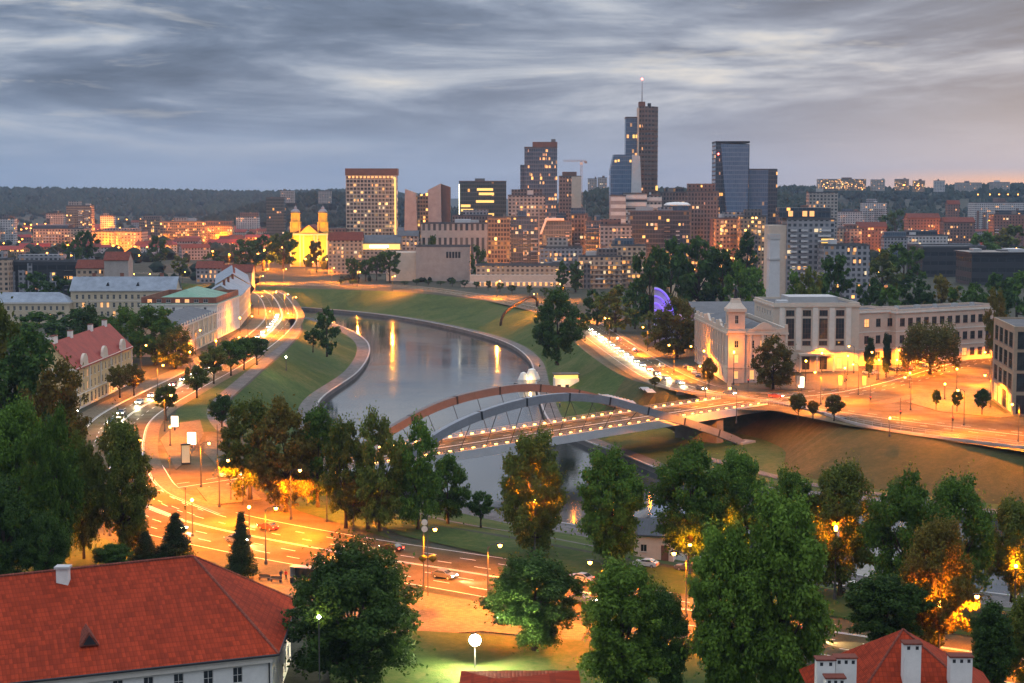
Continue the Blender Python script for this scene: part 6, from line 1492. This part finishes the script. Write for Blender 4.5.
# mid-distance trees placed by distance: x, top y, width, distance
MIDT = [
 (90, 306, 50, 624, 'loose', 'dark', 'dark tree below the cream long building, left'), (118, 308, 48, 612, 'loose', 'green', 'green tree below the cream long building, middle'), (152, 306, 54, 600, 'loose', 'green', 'green tree below the cream long building, right'), (172, 326, 40, 586, 'loose', 'olive', 'olive tree touching the corner house, lit orange below'),
 (650, 248, 40, 760, 'loose', 'dark', 'dark tree in the park mass behind the violet wall, leftmost'), (672, 240, 52, 780, 'loose', 'dark', 'dark tree in the park mass behind the violet wall, second'),
 (700, 238, 56, 800, 'loose', 'dark', 'dark tree in the park mass behind the violet wall, highest'), (724, 250, 44, 790, 'loose', 'dark', 'dark tree in the park mass behind the violet wall, rightmost'),
 (636, 280, 26, 760, 'loose', 'dark', 'dark tree left of the violet wall'), (616, 286, 44, 740, 'loose', 'olive', 'olive tree below the peach flats'), (598, 290, 30, 780, 'loose', 'dark', 'dark tree at the left foot of the peach flats'),
 (742, 262, 34, 760, 'loose', 'green', 'green tree behind the dark shed roof, left'), (756, 268, 30, 770, 'loose', 'bright', 'bright green tree behind the dark shed roof, right'), (748, 232, 24, 1000, 'poplar', 'dark', 'dark tree column beside the warm lit flats'),
 (836, 256, 46, 740, 'loose', 'dark', 'grey green tree before the lower grey flats'), (797, 272, 34, 700, 'loose', 'green', 'green tree with white lamps below the grey flats, left'), (812, 268, 30, 690, 'loose', 'olive', 'olive tree with white lamps below the grey flats, right'),
 (884, 250, 40, 960, 'loose', 'olive', 'yellow green tree left of the black hall'), (906, 244, 44, 1000, 'loose', 'green', 'dense green tree against the left end of the black hall'), (872, 280, 30, 760, 'loose', 'dark', 'dark tree behind the left end of the pink office block'),
 (892, 286, 34, 720, 'loose', 'green', 'green tree row behind the pink office block, first'), (918, 281, 38, 740, 'loose', 'dark', 'green tree row behind the pink office block, second'), (944, 276, 36, 760, 'loose', 'autumn', 'yellowing tree in the row behind the pink office block'),
 (970, 284, 40, 740, 'loose', 'green', 'green tree row behind the pink office block, fourth'), (1000, 274, 44, 780, 'loose', 'dark', 'dark tree near the right edge behind the pink office block'), (1020, 272, 40, 800, 'loose', 'green', 'green tree at the right edge behind the pink office block'),
 (985, 232, 40, 1300, 'loose', 'green', 'green tree behind the long dark hall at right, left one'), (1012, 226, 46, 1350, 'loose', 'olive', 'green tree behind the long dark hall at right, right one'),
 (86, 231, 24, 1350, 'round', 'dark', 'big round dark tree before the lit pink front at far left'), (70, 240, 22, 1300, 'loose', 'dark', 'dark tree left of the big round one at far left'), (156, 236, 26, 1400, 'loose', 'dark', 'dark tree before the bright hall at far left'),
 (34, 272, 34, 940, 'loose', 'dark', 'dark tree in front of the dark blue hall, left'), (58, 276, 30, 900, 'loose', 'dark', 'dark tree in front of the dark blue hall, right'),
 (262, 236, 34, 1330, 'loose', 'dark', 'dark tree mass left of the yellow church, inner'), (282, 232, 30, 1340, 'loose', 'dark', 'dark tree close left of the yellow church'), (244, 240, 30, 1300, 'loose', 'dark', 'dark tree mass left of the yellow church, outer'),
 (316, 241, 18, 1300, 'round', 'autumn', 'tree silhouetted on the yellow church front'), (352, 258, 16, 1180, 'round', 'dark', 'small dark tree right of the church, first'), (365, 260, 18, 1170, 'round', 'dark', 'small dark tree right of the church, second'),
 (389, 251, 26, 1150, 'round', 'dark', 'round dark tree left of the far bank museum block'), (376, 256, 16, 1180, 'round', 'dark', 'small dark tree right of the church, third'), (478, 246, 20, 1150, 'loose', 'dark', 'dark tree right of the far bank museum block'),
 (563, 262, 14, 1040, 'poplar', 'dark', 'slim dark tree by the terraced wall, left'), (576, 262, 16, 1040, 'poplar', 'dark', 'slim dark tree by the terraced wall, right'), (212, 252, 22, 1280, 'loose', 'dark', 'dark tree beyond the zinc roofs'), (178, 256, 22, 1250, 'loose', 'olive', 'olive tree beyond the zinc roofs'),
 (432, 236, 18, 1220, 'loose', 'dark', 'dark tree peeping over the far bank museum block'), (862, 226, 30, 1700, 'loose', 'dark', 'dark tree among roofs right of the penthouse block'), (896, 210, 34, 1900, 'loose', 'dark', 'dark tree on the slope right of the white villa'), (830, 218, 24, 1700, 'loose', 'dark', 'dark tree left of the pink flats'),
]
for px, ty, wp, Y, sh, lf, lb_ in MIDT: tree(px, 0, ty, wp, sh, lf, lb_, Y=Y)
for i, pxx in enumerate((340, 352, 404, 416, 428, 440, 452, 464, 476, 488, 500, 512, 530, 545)):
    tree(pxx, 0, 279 + (i % 3) + max(0, (pxx - 470) * .1), 8 + i % 3, 'round', 'dark', 'small round tree in the row along the far bank road', 'row of small trees on the far bank', Y=1120 - max(0, (pxx - 440)) * 1.25)
# far-off greenery that reads as one mass between the roofs
def greens(n, box, Y0, Y1, label, seed, h=(6, 13)):
    r = random.Random(seed); b = MB()
    for i in range(n):
        Y = Y0 * (Y1 / Y0) ** r.random(); p = Q(r.uniform(*box), 220, Y); hh = r.uniform(*h); rad = hh * r.uniform(.4, .8); m = 7; vs = [(p.x, Y, hh)]
        for lev, k in ((.8, .55), (.5, 1), (.15, .85), (-.02, .6)):
            for j in range(m): a = 6.283 * j / m + r.uniform(0, .7); q = rad * k * r.uniform(.75, 1.2); vs.append((p.x + q * math.cos(a), Y + q * math.sin(a), hh * (lev + r.uniform(-.06, .06))))
        fs = [(0, 1 + j, 1 + (j + 1) % m) for j in range(m)]
        for l in range(3): fs += [(1 + l * m + j, 1 + (l + 1) * m + j, 1 + (l + 1) * m + (j + 1) % m, 1 + l * m + (j + 1) % m) for j in range(m)]
        b.add(vs, fs)
    tag(b.build('foliage', M['leafhill']), label, 'foliage', None, 'stuff')
greens(420, (-10, 300), 1450, 4300, 'dark greenery filling the gaps between far roofs at left', 3)
greens(420, (770, 1030), 1420, 3300, 'dark greenery filling the gaps between far roofs at right', 4)
greens(200, (300, 770), 1300, 2600, 'dark greenery at the feet of the central towers', 5)
greens(50, (340, 480), 1150, 1240, 'low hedge line along the far bank road', 6, (2, 4))
greens(60, (-10, 250), 1020, 1330, 'dark greenery behind the left bank roofs', 7, (6, 11))

# ------------------------------------------------------------------ lamps (head x, head y in the survey)
LAMPS = [
 (171, 395, 'single', 'lamp hanging over the left junction above the lit sign', 1), (170, 427, 'globe', 'low lamp by the lit sign on the left junction', .5), (209, 443, 'single', 'lamp on the left junction before the olive trees', 1.1),
 (228, 460, 'single', 'bright lamp left of the junction lawn', 1.1), (192, 500, 'post', 'low bright lamp in the middle of the left junction', .8), (249, 507, 'post', 'low lamp at the front edge of the junction lawn', .8), (119, 484, 'single', 'lamp seen against the lone dark tree at left', .8),
 (58, 528, 'post', 'lamp hidden behind the left trees above the arsenal chimney', .8, 279), (104, 512, 'post', 'lamp hidden between the lone dark tree and the left mass', .8, 300),
 (146, 345, 'single', 'tall lamp in front of the trees by the red roofed tenement', 1), (111, 356, 'post', 'lamp glowing on the front of the red roofed tenement', .8), (163, 365, 'single', 'lamp with curved arm over the left avenue', 1.1), (190, 352, 'post', 'lamp below the corner house on the left avenue', 1.0),
 (216, 341, 'post', 'lamp between the corner house and the avenue trees', 1.0), (239, 337, 'single', 'bright lamp above the avenue tree row', 1.2), (171, 339, 'post', 'lamp half hidden in the trees beside the corner house', .7), (240, 318, 'post', 'lamp lighting the terrace halfway along the avenue', 1.0),
 (252, 316, 'single', 'lamp by the far terrace on the left avenue', .6), (288, 313, 'single', 'lamp over the far bend of the left avenue, right one', 1.2), (270, 311, 'single', 'lamp over the far bend of the left avenue, left one', 1.2), (296, 297, 'single', 'tall lamp at the river bend', 1.2),
 (276, 292, 'single', 'lamp left of the tall one at the river bend', 1.2), (288, 294, 'single', 'lamp just left of the river bend tall lamp', 1.0),
 (336, 472, 'single', 'roadside lamp before the olive trees, left of the pair', 1), (363, 479, 'single', 'roadside lamp before the olive trees, right of the pair', 1), (435, 529, 'single', 'tall lamp with banner on the near street', 1.1), (535, 500, 'post', 'lamp burning inside the tall riverside tree', 1.0, 279.5),
 (674, 553, 'single', 'lamp right of the white hut', 1), (720, 524, 'post', 'lamp burning in the green trees right of the hut', .9, 273), (836, 528, 'post', 'lamp shining through the open crowned tree', 1.1, 251), (977, 596, 'single', 'lamp right of the brownish lit tree', 1.1), (1016, 566, 'post', 'lamp at the right edge among olive leaves', 1.1, 247),
 (940, 604, 'post', 'lamp hidden at the foot of the brownish lit tree', 1.1, 215), (690, 545, 'post', 'lamp hidden among trees between the hut and the pale tall tree', .6, 268),
 (669, 345, 'single', 'lamp on the right avenue under the yellow brown tree', 1.1), (691, 346, 'single', 'lamp close left of the corner palace', 1.1), (704, 351, 'post', 'lamp on the side wall of the corner palace', .5, 578), (734, 352, 'post', 'lamp on the corner tower of the palace', .35, 537), (643, 327, 'single', 'lamp at the far end of the right avenue verge', 1.1), (605, 318, 'single', 'lamp where the right avenue meets the far bank road', 1.1),
 (769, 346, 'double', 'double armed lamp before the corner palace', 1.1), (806, 361, 'post', 'lamp before the stone hall, lower left', .15), (822, 353, 'post', 'brightest lamp before the stone hall door', .15), (849, 346, 'single', 'upper lamp right of the stone hall', .3), (848, 356, 'post', 'lamp just under the upper one right of the stone hall', .15), (845, 368, 'globe', 'low lamp near the parked cars by the stone hall', .3),
 (879, 360, 'post', 'lamp beside the cypresses', .12), (899, 350, 'post', 'lamp on the front of the pink office block', .15), (897, 360, 'globe', 'low lamp under the pink office block', .15), (916, 338, 'double', 'double armed lamp before the weeping willow', 1.2), (910, 373, 'globe', 'low lamp at the kerb below the willow', .6), (957, 369, 'post', 'lamp on the road right of the willow', 1), (945, 384, 'globe', 'low lamp on the right traffic island', .8), (890, 418, 'globe', 'low lamp at the near edge of the orange road', .3), (1009, 344, 'post', 'lamp on the concrete face of the right edge office', .8),
 (534, 294, 'single', 'lamp by the pipe sculpture on the far bank', 1.1), (427, 270, 'post', 'lamp left of the far bank museum steps', 1.1), (446, 269, 'post', 'lamp on the far bank museum wall', 1.3), (560, 284, 'single', 'lamp on the far bank road before the terraced wall, left', 1.1), (590, 300, 'single', 'lamp below the peach flats', 1.2), (500, 281, 'single', 'lamp on the far bank road before the terraced wall, right', 1.1),
 (313, 262, 'single', 'bright lamp at the foot of the yellow church', 1.2), (268, 269, 'single', 'lamp on the far bank left of the church, first', 1.2), (286, 269, 'single', 'lamp on the far bank left of the church, second', 1.2), (263, 276, 'single', 'lamp on the far bank left of the church, lower', 1.2), (334, 268, 'single', 'lamp on the far bank road right of the church', 1.2), (360, 272, 'single', 'lamp on the far bank road under small dark trees', 1.2), (395, 276, 'single', 'lamp on the far bank road left of the museum block', 1.2),
 (134, 274, 'single', 'bright lamp beyond the zinc roof, left of two', 1.2), (150, 274, 'single', 'bright lamp beyond the zinc roof, right of two', 1.1), (185, 272, 'single', 'bright lamp beyond the green roof', 1.2), (237, 270, 'single', 'bright lamp beyond the far terrace', 1.2), (253, 270, 'single', 'bright lamp right of the one beyond the far terrace', 1.2),
 (853, 364, 'single', 'added lamp on the near edge of the orange road, first right of the bridge', .6), (905, 377, 'single', 'added lamp on the near edge of the orange road, second right of the bridge', .8), (958, 390, 'single', 'added lamp on the near edge of the orange road, third right of the bridge', .8), (1012, 404, 'single', 'added lamp on the near edge of the orange road, at the right edge', 1.2), (872, 352, 'single', 'added lamp on the upper side of the orange road before the cypresses', .6), (985, 352, 'single', 'added lamp on the orange road far right, before the edge office', 1.2), (940, 344, 'single', 'added lamp on the orange road behind the willow', 1), (700, 366, 'single', 'added lamp on the junction end of the right avenue', 1.0), (730, 388, 'single', 'added lamp at the right end of the bridge', .6), (985, 375, 'single', 'added lamp beside the clipped round trees', 1.2), (276, 508, 'single', 'added lamp at the near kerb behind the lone spruce', 1.0), (500, 545, 'single', 'added lamp on the far kerb of the near street, left of the hut', .9), (590, 562, 'single', 'added lamp on the far kerb of the near street, below the leaning tree', .8), (300, 470, 'single', 'added lamp on the bridge approach behind the olive clump', 1), (140, 440, 'single', 'added lamp on the left kerb of the avenue by the dark trees', 1.1), (200, 330, 'single', 'added lamp on the avenue before the white house with brick attic', .7), (262, 296, 'single', 'added lamp on the avenue at the far terrace end', .7),  # these slim lamps are added to spread light evenly over the roads
 (815, 372, 'single', 'added lamp at the middle of the right junction', 1.2),  # one more slim lamp added to light the junction
 (879, 272, 'single', 'amber lamp in trees left of the black hall', 1.0), (757, 300, 'post', 'lamp above the corner palace roof', .3), (703, 232, 'single', 'lamp below the brown brick block', .8), (965, 240, 'single', 'amber lamp above the long dark hall', 1.2), (850, 282, 'post', 'pale lamp before the lower grey flats', .6),
]
for px, py, kind, lb_, pw, *yy in LAMPS:
    o = lamp(px, py, kind, 'orange ' + lb_ if 'amber' not in lb_ and 'pale' not in lb_ else lb_, pw, Y=yy[0] if yy else None)
    if 'far bank' in lb_ or 'river bend' in lb_: link('added_streak_light', light(22000, (1.0, .34, .03), .5), o, (0, -1.2, LH[kind] + .2))  # extra point light added so the lamp draws a streak on the water
# lamps along the right river road and the bridge approach
for i, s in enumerate((30, 62, 94)):
    pass
# white lamps
WL = lamp_proto('globe', 5.0)
for c in o_children(WL):
    if c.name.startswith('lamp_head'): m2 = c.data.copy(); m2.materials[0] = M['lampwhite']; c.data = m2
for px, py, lb_ in ((792, 279, 'white lamp in trees below the grey flats, left of two'), (805, 278, 'white lamp in trees below the grey flats, right of two'), (286, 357, 'white lamp lighting the grass by the left avenue'), (77, 410, 'white lamp at the door of the red roofed tenement'), (940, 232, 'white lamp on the long white range at right, bright pair left')):
    p = P(px, py, 5); o = dup(WL, lb_, (p.x, p.y, 0), 0, None, 'white lamps'); link('lamp_light', light(4000, (1.0, .85, .55)), o, (0, 0, 5.7))
# the floodlight on the lawn, pointing at us
q = P(475, 640, 4.2); fl = thing('floodlight', 'blazing white floodlight on a post over the bottom lawn', 'floodlight', (q.x, q.y, 0))
b = MB(); b.tube([(0, .1, 0), (0, .1, 3.29)], .09, 8); b.build('post', M['pole'], fl)
b = MB(); b.tube([(0, -.1, 4.2), (0, .35, 4.2)], .84, 20); hd = b.build('lamp_housing', M['dark'], fl); b = MB(); b.tube([(0, -.12, 4.2), (0, -.35, 4.2), (0, -.5, 4.2)], [.78, .74, .1], 20); b.build('lamp_glass', emit('floodlight glass', (1.0, .96, .80), 160), hd, True)
link('floodlight_light', light(26000, (1.0, .92, .55)), fl, (0, -1.1, 4.6))
q = P(330, 617, 9); gl = thing('garden_lamp', 'small yellow lamp glowing inside the big round chestnut', 'lamp', (q.x, q.y - 12, 0))
q2 = Q(330, 617, q.y - 12); b = MB(); b.tube([(0, 0, 0), (0, 0, q2.z - .3)], .08, 7); b.build('post', M['pole'], gl); b = MB(); b.lathe([(.02, -.3), (.28, 0), (.02, .3)], 10, 0, (0, 0, q2.z)); b.build('lamp_glass', M['lampwhite'], gl); link('lamp_light', light(500, (1.0, .8, .3)), gl, (0, 0, q2.z + .6))
# far street lamps: dots of light
FL = thing('far_lamp', 'x', 'street lamp', (0, 0, -500)); b = MB(); b.tube([(0, 0, 0), (0, 0, 8.4)], .12, 5); b.build('pole', M['pole'], FL); b = MB(); b.lathe([(.05, -.75), (.65, -.3), (.8, 0), (.5, .5), (.05, .7)], 8, 0, (0, 0, 9)); b.build('lamp_head', M['lampfar'], FL)
DEAD.append(FL)
def fars(n, box, Y0, Y1, label, group, seed, pw=0.0, every=0):
    r = random.Random(seed)
    for i in range(n):
        Y = Y0 * (Y1 / Y0) ** r.random(); p = Q(r.uniform(*box), 220, Y)
        k = r.uniform(.8, 1.6) * (Y / 1700) ** .5
        o = dup(FL, label, (p.x, Y, 0), 0, (k, k, 1), group)
        if every and i % every == 0: link('lamp_light', light(90000), o, (0, -3, 8))
fars(110, (0, 262), 1400, 3400, 'tiny orange far street lamp among the hazy roofs below the left ridge', 'far lamps below the left ridge', 11, 0, 3)
fars(36, (240, 345), 1330, 1700, 'small orange street lamp around the yellow church', 'lamps around the church', 12, 0, 3)
fars(52, (775, 1024), 1450, 3000, 'tiny orange far street lamp among roofs on the right slope', 'far lamps on the right slope', 13, 0, 5)
fars(40, (480, 770), 1150, 1700, 'small orange street lamp at the feet of the central towers', 'lamps between the towers', 14, 0, 2)
for i, px in enumerate((978, 990, 999, 1008, 1018)):
    Y = 2500; p = Q(px, 194.5, Y); dup(FL, 'orange lamp in the even row of lamps on the right hillside', (p.x, Y, p.z - 9), 0, (1.3, 1.3, 1), 'row of lamps on the right hillside')
for px, py, lb_ in ((904, 185, 'big orange lamp on the hilltop beside a block, left'), (918, 185.5, 'big orange lamp on the hilltop beside a block, right'), (284, 198, 'orange lamp on the hill behind the church')):
    Y = 2900; p = Q(px, py, Y); dup(FL, lb_, (p.x, Y, p.z - 9), 0, (3.0, 3.0, 1), None)

# ------------------------------------------------------------------ traffic, stopped for the moment with its lights on
cols = ['white', 'silver', 'black', 'red', 'blue', 'grey']
rc = random.Random(8)
def queue(pts, d, ss, label, group, rev, seed):
    for i, s in enumerate(ss):
        c = cols[(seed + i * 5) % 6]
        car_on(pts, d, s, c, f'{c} car {label}', group, rev)
        yield c
ORD = ['first', 'second', 'third', 'fourth', 'fifth', 'sixth', 'seventh', 'eighth', 'ninth', 'tenth', 'eleventh', 'twelfth', 'thirteenth', 'fourteenth', 'fifteenth', 'sixteenth', 'seventeenth', 'eighteenth', 'nineteenth', 'twentieth', 'twenty first', 'twenty second']
def queue2(pts, d, ss, where, group, rev, seed):
    for i, s in enumerate(ss):
        c = cols[(seed + i * 5) % 6]; car_on(pts, d, s, c, f'{c} car, {ORD[i]} {where}', group, rev)
queue2(AVEN, 2.2, [225, 240, 256, 268, 283, 300, 330, 352], 'in the queue coming down the left avenue', 'cars coming down the left avenue', True, 0)
queue2(AVEN, 2.2, [470, 486, 500, 516, 531, 545, 560, 576, 600, 618], 'in the queue shining through the left trees', 'cars behind the left trees', True, 1)
queue2(NEAR, 5.8, [75, 92, 118, 140, 168, 205], 'from the left in the near lane of the bottom street', 'cars on the bottom street', True, 2)
queue2(NEAR, -5.8, [88, 120, 160, 188], 'from the left in the far lane of the bottom street', 'cars on the far side of the bottom street', False, 3)
queue2(RAV, 2.0, [690, 702, 716, 728, 741, 754, 766, 780, 792, 806, 818, 832, 846, 860, 874, 888, 902, 918, 932, 947], 'from the far end of the right avenue queue', 'cars queuing on the right avenue', True, 4)
queue2(RAV, -4.6, [742, 790, 850], 'from the far end driving away up the right avenue', 'cars leaving on the right avenue', False, 3)
queue2(BAP, -3.6, [6, 30], 'in line on the bridge approach', 'cars on the bridge approach', True, 1)
# parked cars
for i, (px, py, c) in enumerate(((686, 368, 'black'), (690, 371, 'silver'), (694, 374, 'white'), (698, 377, 'blue'))): p = P(px, py, 0); car(p.x, p.y, 1.5, c, f'{c} car parked by the side of the corner palace', 'parked cars by the palace', False)
for i, (px, py, c, w_) in enumerate(((868, 374, 'white', 'whitest and leftmost'), (874, 374, 'silver', 'pale'), (893, 371, 'black', 'black'), (900, 371, 'grey', 'grey'), (908, 370, 'red', 'red'), (922, 367, 'blue', 'blue'), (930, 366, 'silver', 'silver'))):
    p = P(px, py, .13); car(p.x, p.y, 2.05 + (i % 2) * .06, c, f'{w_} car parked in the row before the pink office block', 'parked cars before the office block', False)
for i, px in enumerate((646, 688)): p = P(px, 566 + i * 4, 0.2); car(p.x, p.y, -.45, ('white', 'grey', 'silver')[i], f'{("white","grey","silver")[i]} car parked by the white riverside hut', 'cars by the hut', False)
for i, (px, py) in enumerate(((818, 585), (850, 590))): p = P(px, py, .1); car(p.x, p.y, .1, ('silver', 'white')[i], f'{("silver","white")[i]} car half hidden under the open crowned tree', 'cars under the riverside trees', False)

# ------------------------------------------------------------------ street furniture
def sign_box(px, py, w, h, label, base=None):
    p = P(px, base, 0); t = thing('lit_sign', label, 'sign', p)
    b = MB(); b.box(-.15, .15, -.12, .12, 0, 1.1); b.build('post', M['dark'], t)
    b = MB(); b.box(-w / 2 - .1, w / 2 + .1, -.16, .16, 1.102, 1.3 + h + .1); f = b.build('frame', M['dark'], t); b = MB(); b.box(-w / 2, w / 2, -.2, -.162, 1.2, 1.3 + h); b.build('panel', M['litwhite'], f)
sign_box(175, 0, 1.9, 2.8, 'glowing white advertising panel on the left junction, upper', 431)
sign_box(192, 0, 2.2, 3.0, 'glowing white advertising panel on the left junction, beside the kiosk', 449)
sign_box(801, 0, 1.9, 3.4, 'glowing white advertising panel before the stone hall', 391)
# kiosk
p = P(186, 464, .13); t = thing('advertising_column', 'dark framed glass kiosk cabinet on the left junction pavement', 'kiosk', p, .2)
b = MB(); b.box(-1.1, 1.1, -.5, .5, 0, .35); b.box(-1.1, -.95, -.5, .5, .352, 4.6); b.box(.95, 1.1, -.5, .5, .352, 4.6); b.box(-1.2, 1.2, -.6, .6, 4.602, 4.9); b.build('frame', M['dark'], t); b = MB(); b.box(-.94, .94, -.3, .3, .36, 4.59); b.build('glass_case', emit('dim kiosk light', (1, .55, .2), .5), t)
# tall signal masts, poles
def mast(px, by, ty, label, lights=True):
    p = P(px, by, .1); h = Q(px, ty, p.y).z; t = thing('traffic_light', label, 'traffic light', p)
    b = MB(); b.tube([(0, 0, 0), (0, 0, h)], [.11, .07], 7); b.build('pole', M['pole'], t)
    if lights:
        hz = min(h - .2, 4.2); b = MB(); b.box(-.22, .22, -.42, -.12, hz - 1.1, hz); hd = b.build('signal_head', M['dark'], t)
        b = MB(); b.lathe([(.02, -.02), (.15, 0), (.02, .05)], 8, 0, (0, -.45, hz - .2)); b.build('red_light', M['tail'], hd)
    return t
mast(218, 478, 425, 'tall traffic light pole by the junction lamps on the left'); mast(231, 500, 478, 'traffic light with red lamp left of the junction lawn'); mast(243, 505, 480, 'thin traffic light pole on the junction island'); mast(186, 525, 488, 'thin signal pole in the middle of the left junction'); mast(170, 475, 455, 'traffic light at the kerb below the lit sign')
mast(748, 392, 376, 'traffic light at the right junction by the corner palace'); mast(846, 390, 372, 'traffic light at the kerb before the stone hall'); mast(870, 410, 385, 'signal pole on the right traffic island'); mast(900, 425, 398, 'signal pole at the near edge of the orange road'); mast(952, 432, 405, 'signal pole by the dry slope parapet at right')
# banner pole
p = P(428, 596, .13); t = thing('sign_pole', 'tall thin pole with two round signs beside the banner lamp', 'sign', p); h = Q(424, 515, p.y).z
b = MB(); b.tube([(0, 0, 0), (0, 0, h)], .08, 7); b.build('pole', M['pole'], t)
for z_ in (h - 2.4, h - 1.3): b = MB(); b.tube([(-.5, -.12, z_), (-.5, -.06, z_)], .5, 16); b.build('round_sign', M['white2'], t)
for s in (-1, 1): b = MB(); b.lathe([(.1, -.6), (.6, -.2), (.75, .1), (.5, .45), (.1, .6)], 9, 0, (s * .8, 0, h * .46)); b.build('flower_basket', LEAF['autumn'], t)
# bus shelter, benches, waiting people, litter bin
p = P(305, 582, .16); t = thing('bus_shelter', 'glass bus shelter on the near pavement left of the chestnut', 'bus shelter', p, -.35)
b = MB(); b.box(-2.4, 2.4, -.9, .9, 2.5, 2.64); b.build('roof', M['steel'], t); b = MB(); b.box(-2.3, 2.3, .8, .84, .3, 2.48); b.build('back_glass', M['greenglass'], t)
for x in (-2.3, 2.3): b = MB(); b.box(x - .05, x + .05, -.8, .85, 0, 2.49); b.build('end_frame', M['steel'], t)
b = MB(); b.box(-1.8, 1.8, .2, .6, .42, .5); b.box(-1.6, -1.5, .25, .55, 0, .42); b.box(1.5, 1.6, .25, .55, 0, .42); b.build('bench', M['wood'], t)
for i, (px, py) in enumerate(((264, 580), (276, 582))):
    p = P(px, py, .16); t = thing('park_bench', f'dark wooden bench by the bus stop, {"left" if i == 0 else "right"} of two', 'bench', p, -.3)
    b = MB(); b.box(-1, 1, -.25, .25, .42, .5); b.build('seat', M['wood'], t); b = MB(); b.box(-1, 1, .26, .32, .5, .95); b.build('backrest', M['wood'], t)
    for x in (-.8, .8): b = MB(); b.box(x - .05, x + .05, -.22, .3, 0, .418); b.build('leg', M['dark'], t)
p = P(292, 583, .16); t = thing('litter_bin', 'dark round litter bin left of the bus shelter', 'bin', p); b = MB(); b.lathe([(.3, 0), (.36, .9), (.4, .95), (.2, 1.05)], 12); b.build('bin_body', M['dark'], t)
person(281, 580, 0, 'person in dark coat waiting at the bus stop, left', .5); person(286, 580, 2, 'person in red top waiting at the bus stop, right', -.4); person(322, 576, 1, 'person walking past the bus shelter towards the chestnut', 1.5)
person(213, 480, 0, 'person standing by the junction traffic light'); person(823, 400, 1, 'person crossing at the right junction before the hall', 1.2); person(560, 408, 1, 'person walking on the bridge footway', .8, .3)
# planters and flagpoles before the hall
for i, px in enumerate((727, 796, 838, 862)):
    p = P(px, 392 if i else 397, .13); t = thing('street_banner', ('yellow banner stand by the corner palace', 'yellow banner stand left of the glowing panel', 'pale banner stand right of the stone hall door', 'pale banner stand before the pink wing')[i], 'banner', p)
    b = MB(); b.tube([(0, 0, 0), (0, 0, 5.4)], .07, 6); b.build('pole', M['pole'], t); b = MB(); b.box(.08, 1.3, -.03, .03, 2.2, 5.3); b.build('cloth', M['cream'], t)
# junction railing on the right road edge
t = thing('guard_rail', 'steel pedestrian railing along the road edge right of the bridge', 'railing', (0, 0, 0)); pp = spline([(77, 492.5, 0), (84, 482, 0), (92, 466, 0), (99, 446, 0), (112, 429, 0), (134, 404, 0)], 6)
b = MB()
for z_ in (.6, 1.1): b.tube([p + Vector((0, 0, z_)) for p in pp], .05, 4)
b.build('rail', M['steel'], t)
b = MB()
for p in pp: b.tube([p, p + Vector((0, 0, 1.12))], .05, 4)
b.build('posts_row', M['steel'], t)['kind'] = 'stuff'

# the unplaced patterns of lamps, cars and houses are removed again
for o in list(LP.values()) + list(CP.values()) + [WL] + DEAD:
    for c in o_children(o):
        for g2 in o_children(c): bpy.data.objects.remove(g2)
        bpy.data.objects.remove(c)
    bpy.data.objects.remove(o)
# ------------------------------------------------------------------ evening haze over the whole city
hz = MB().box(-7000, 7000, -150, 7200, -15, 172).mesh('haze', [])
hm = bpy.data.materials.new('evening haze'); hm.use_nodes = True; t = hm.node_tree; t.nodes.clear()
o = N(t, 'ShaderNodeOutputMaterial'); v = N(t, 'ShaderNodeVolumePrincipled'); v.inputs['Color'].default_value = (.52, .72, 1, 1)
v.inputs['Density'].default_value = 5.0e-5; v.inputs['Anisotropy'].default_value = .3
t.links.new(v.outputs[0], o.inputs['Volume']); hz.materials.append(hm); ho = link('haze', hz); tag(ho, 'thin blue evening haze over the city', None, None, 'stuff')
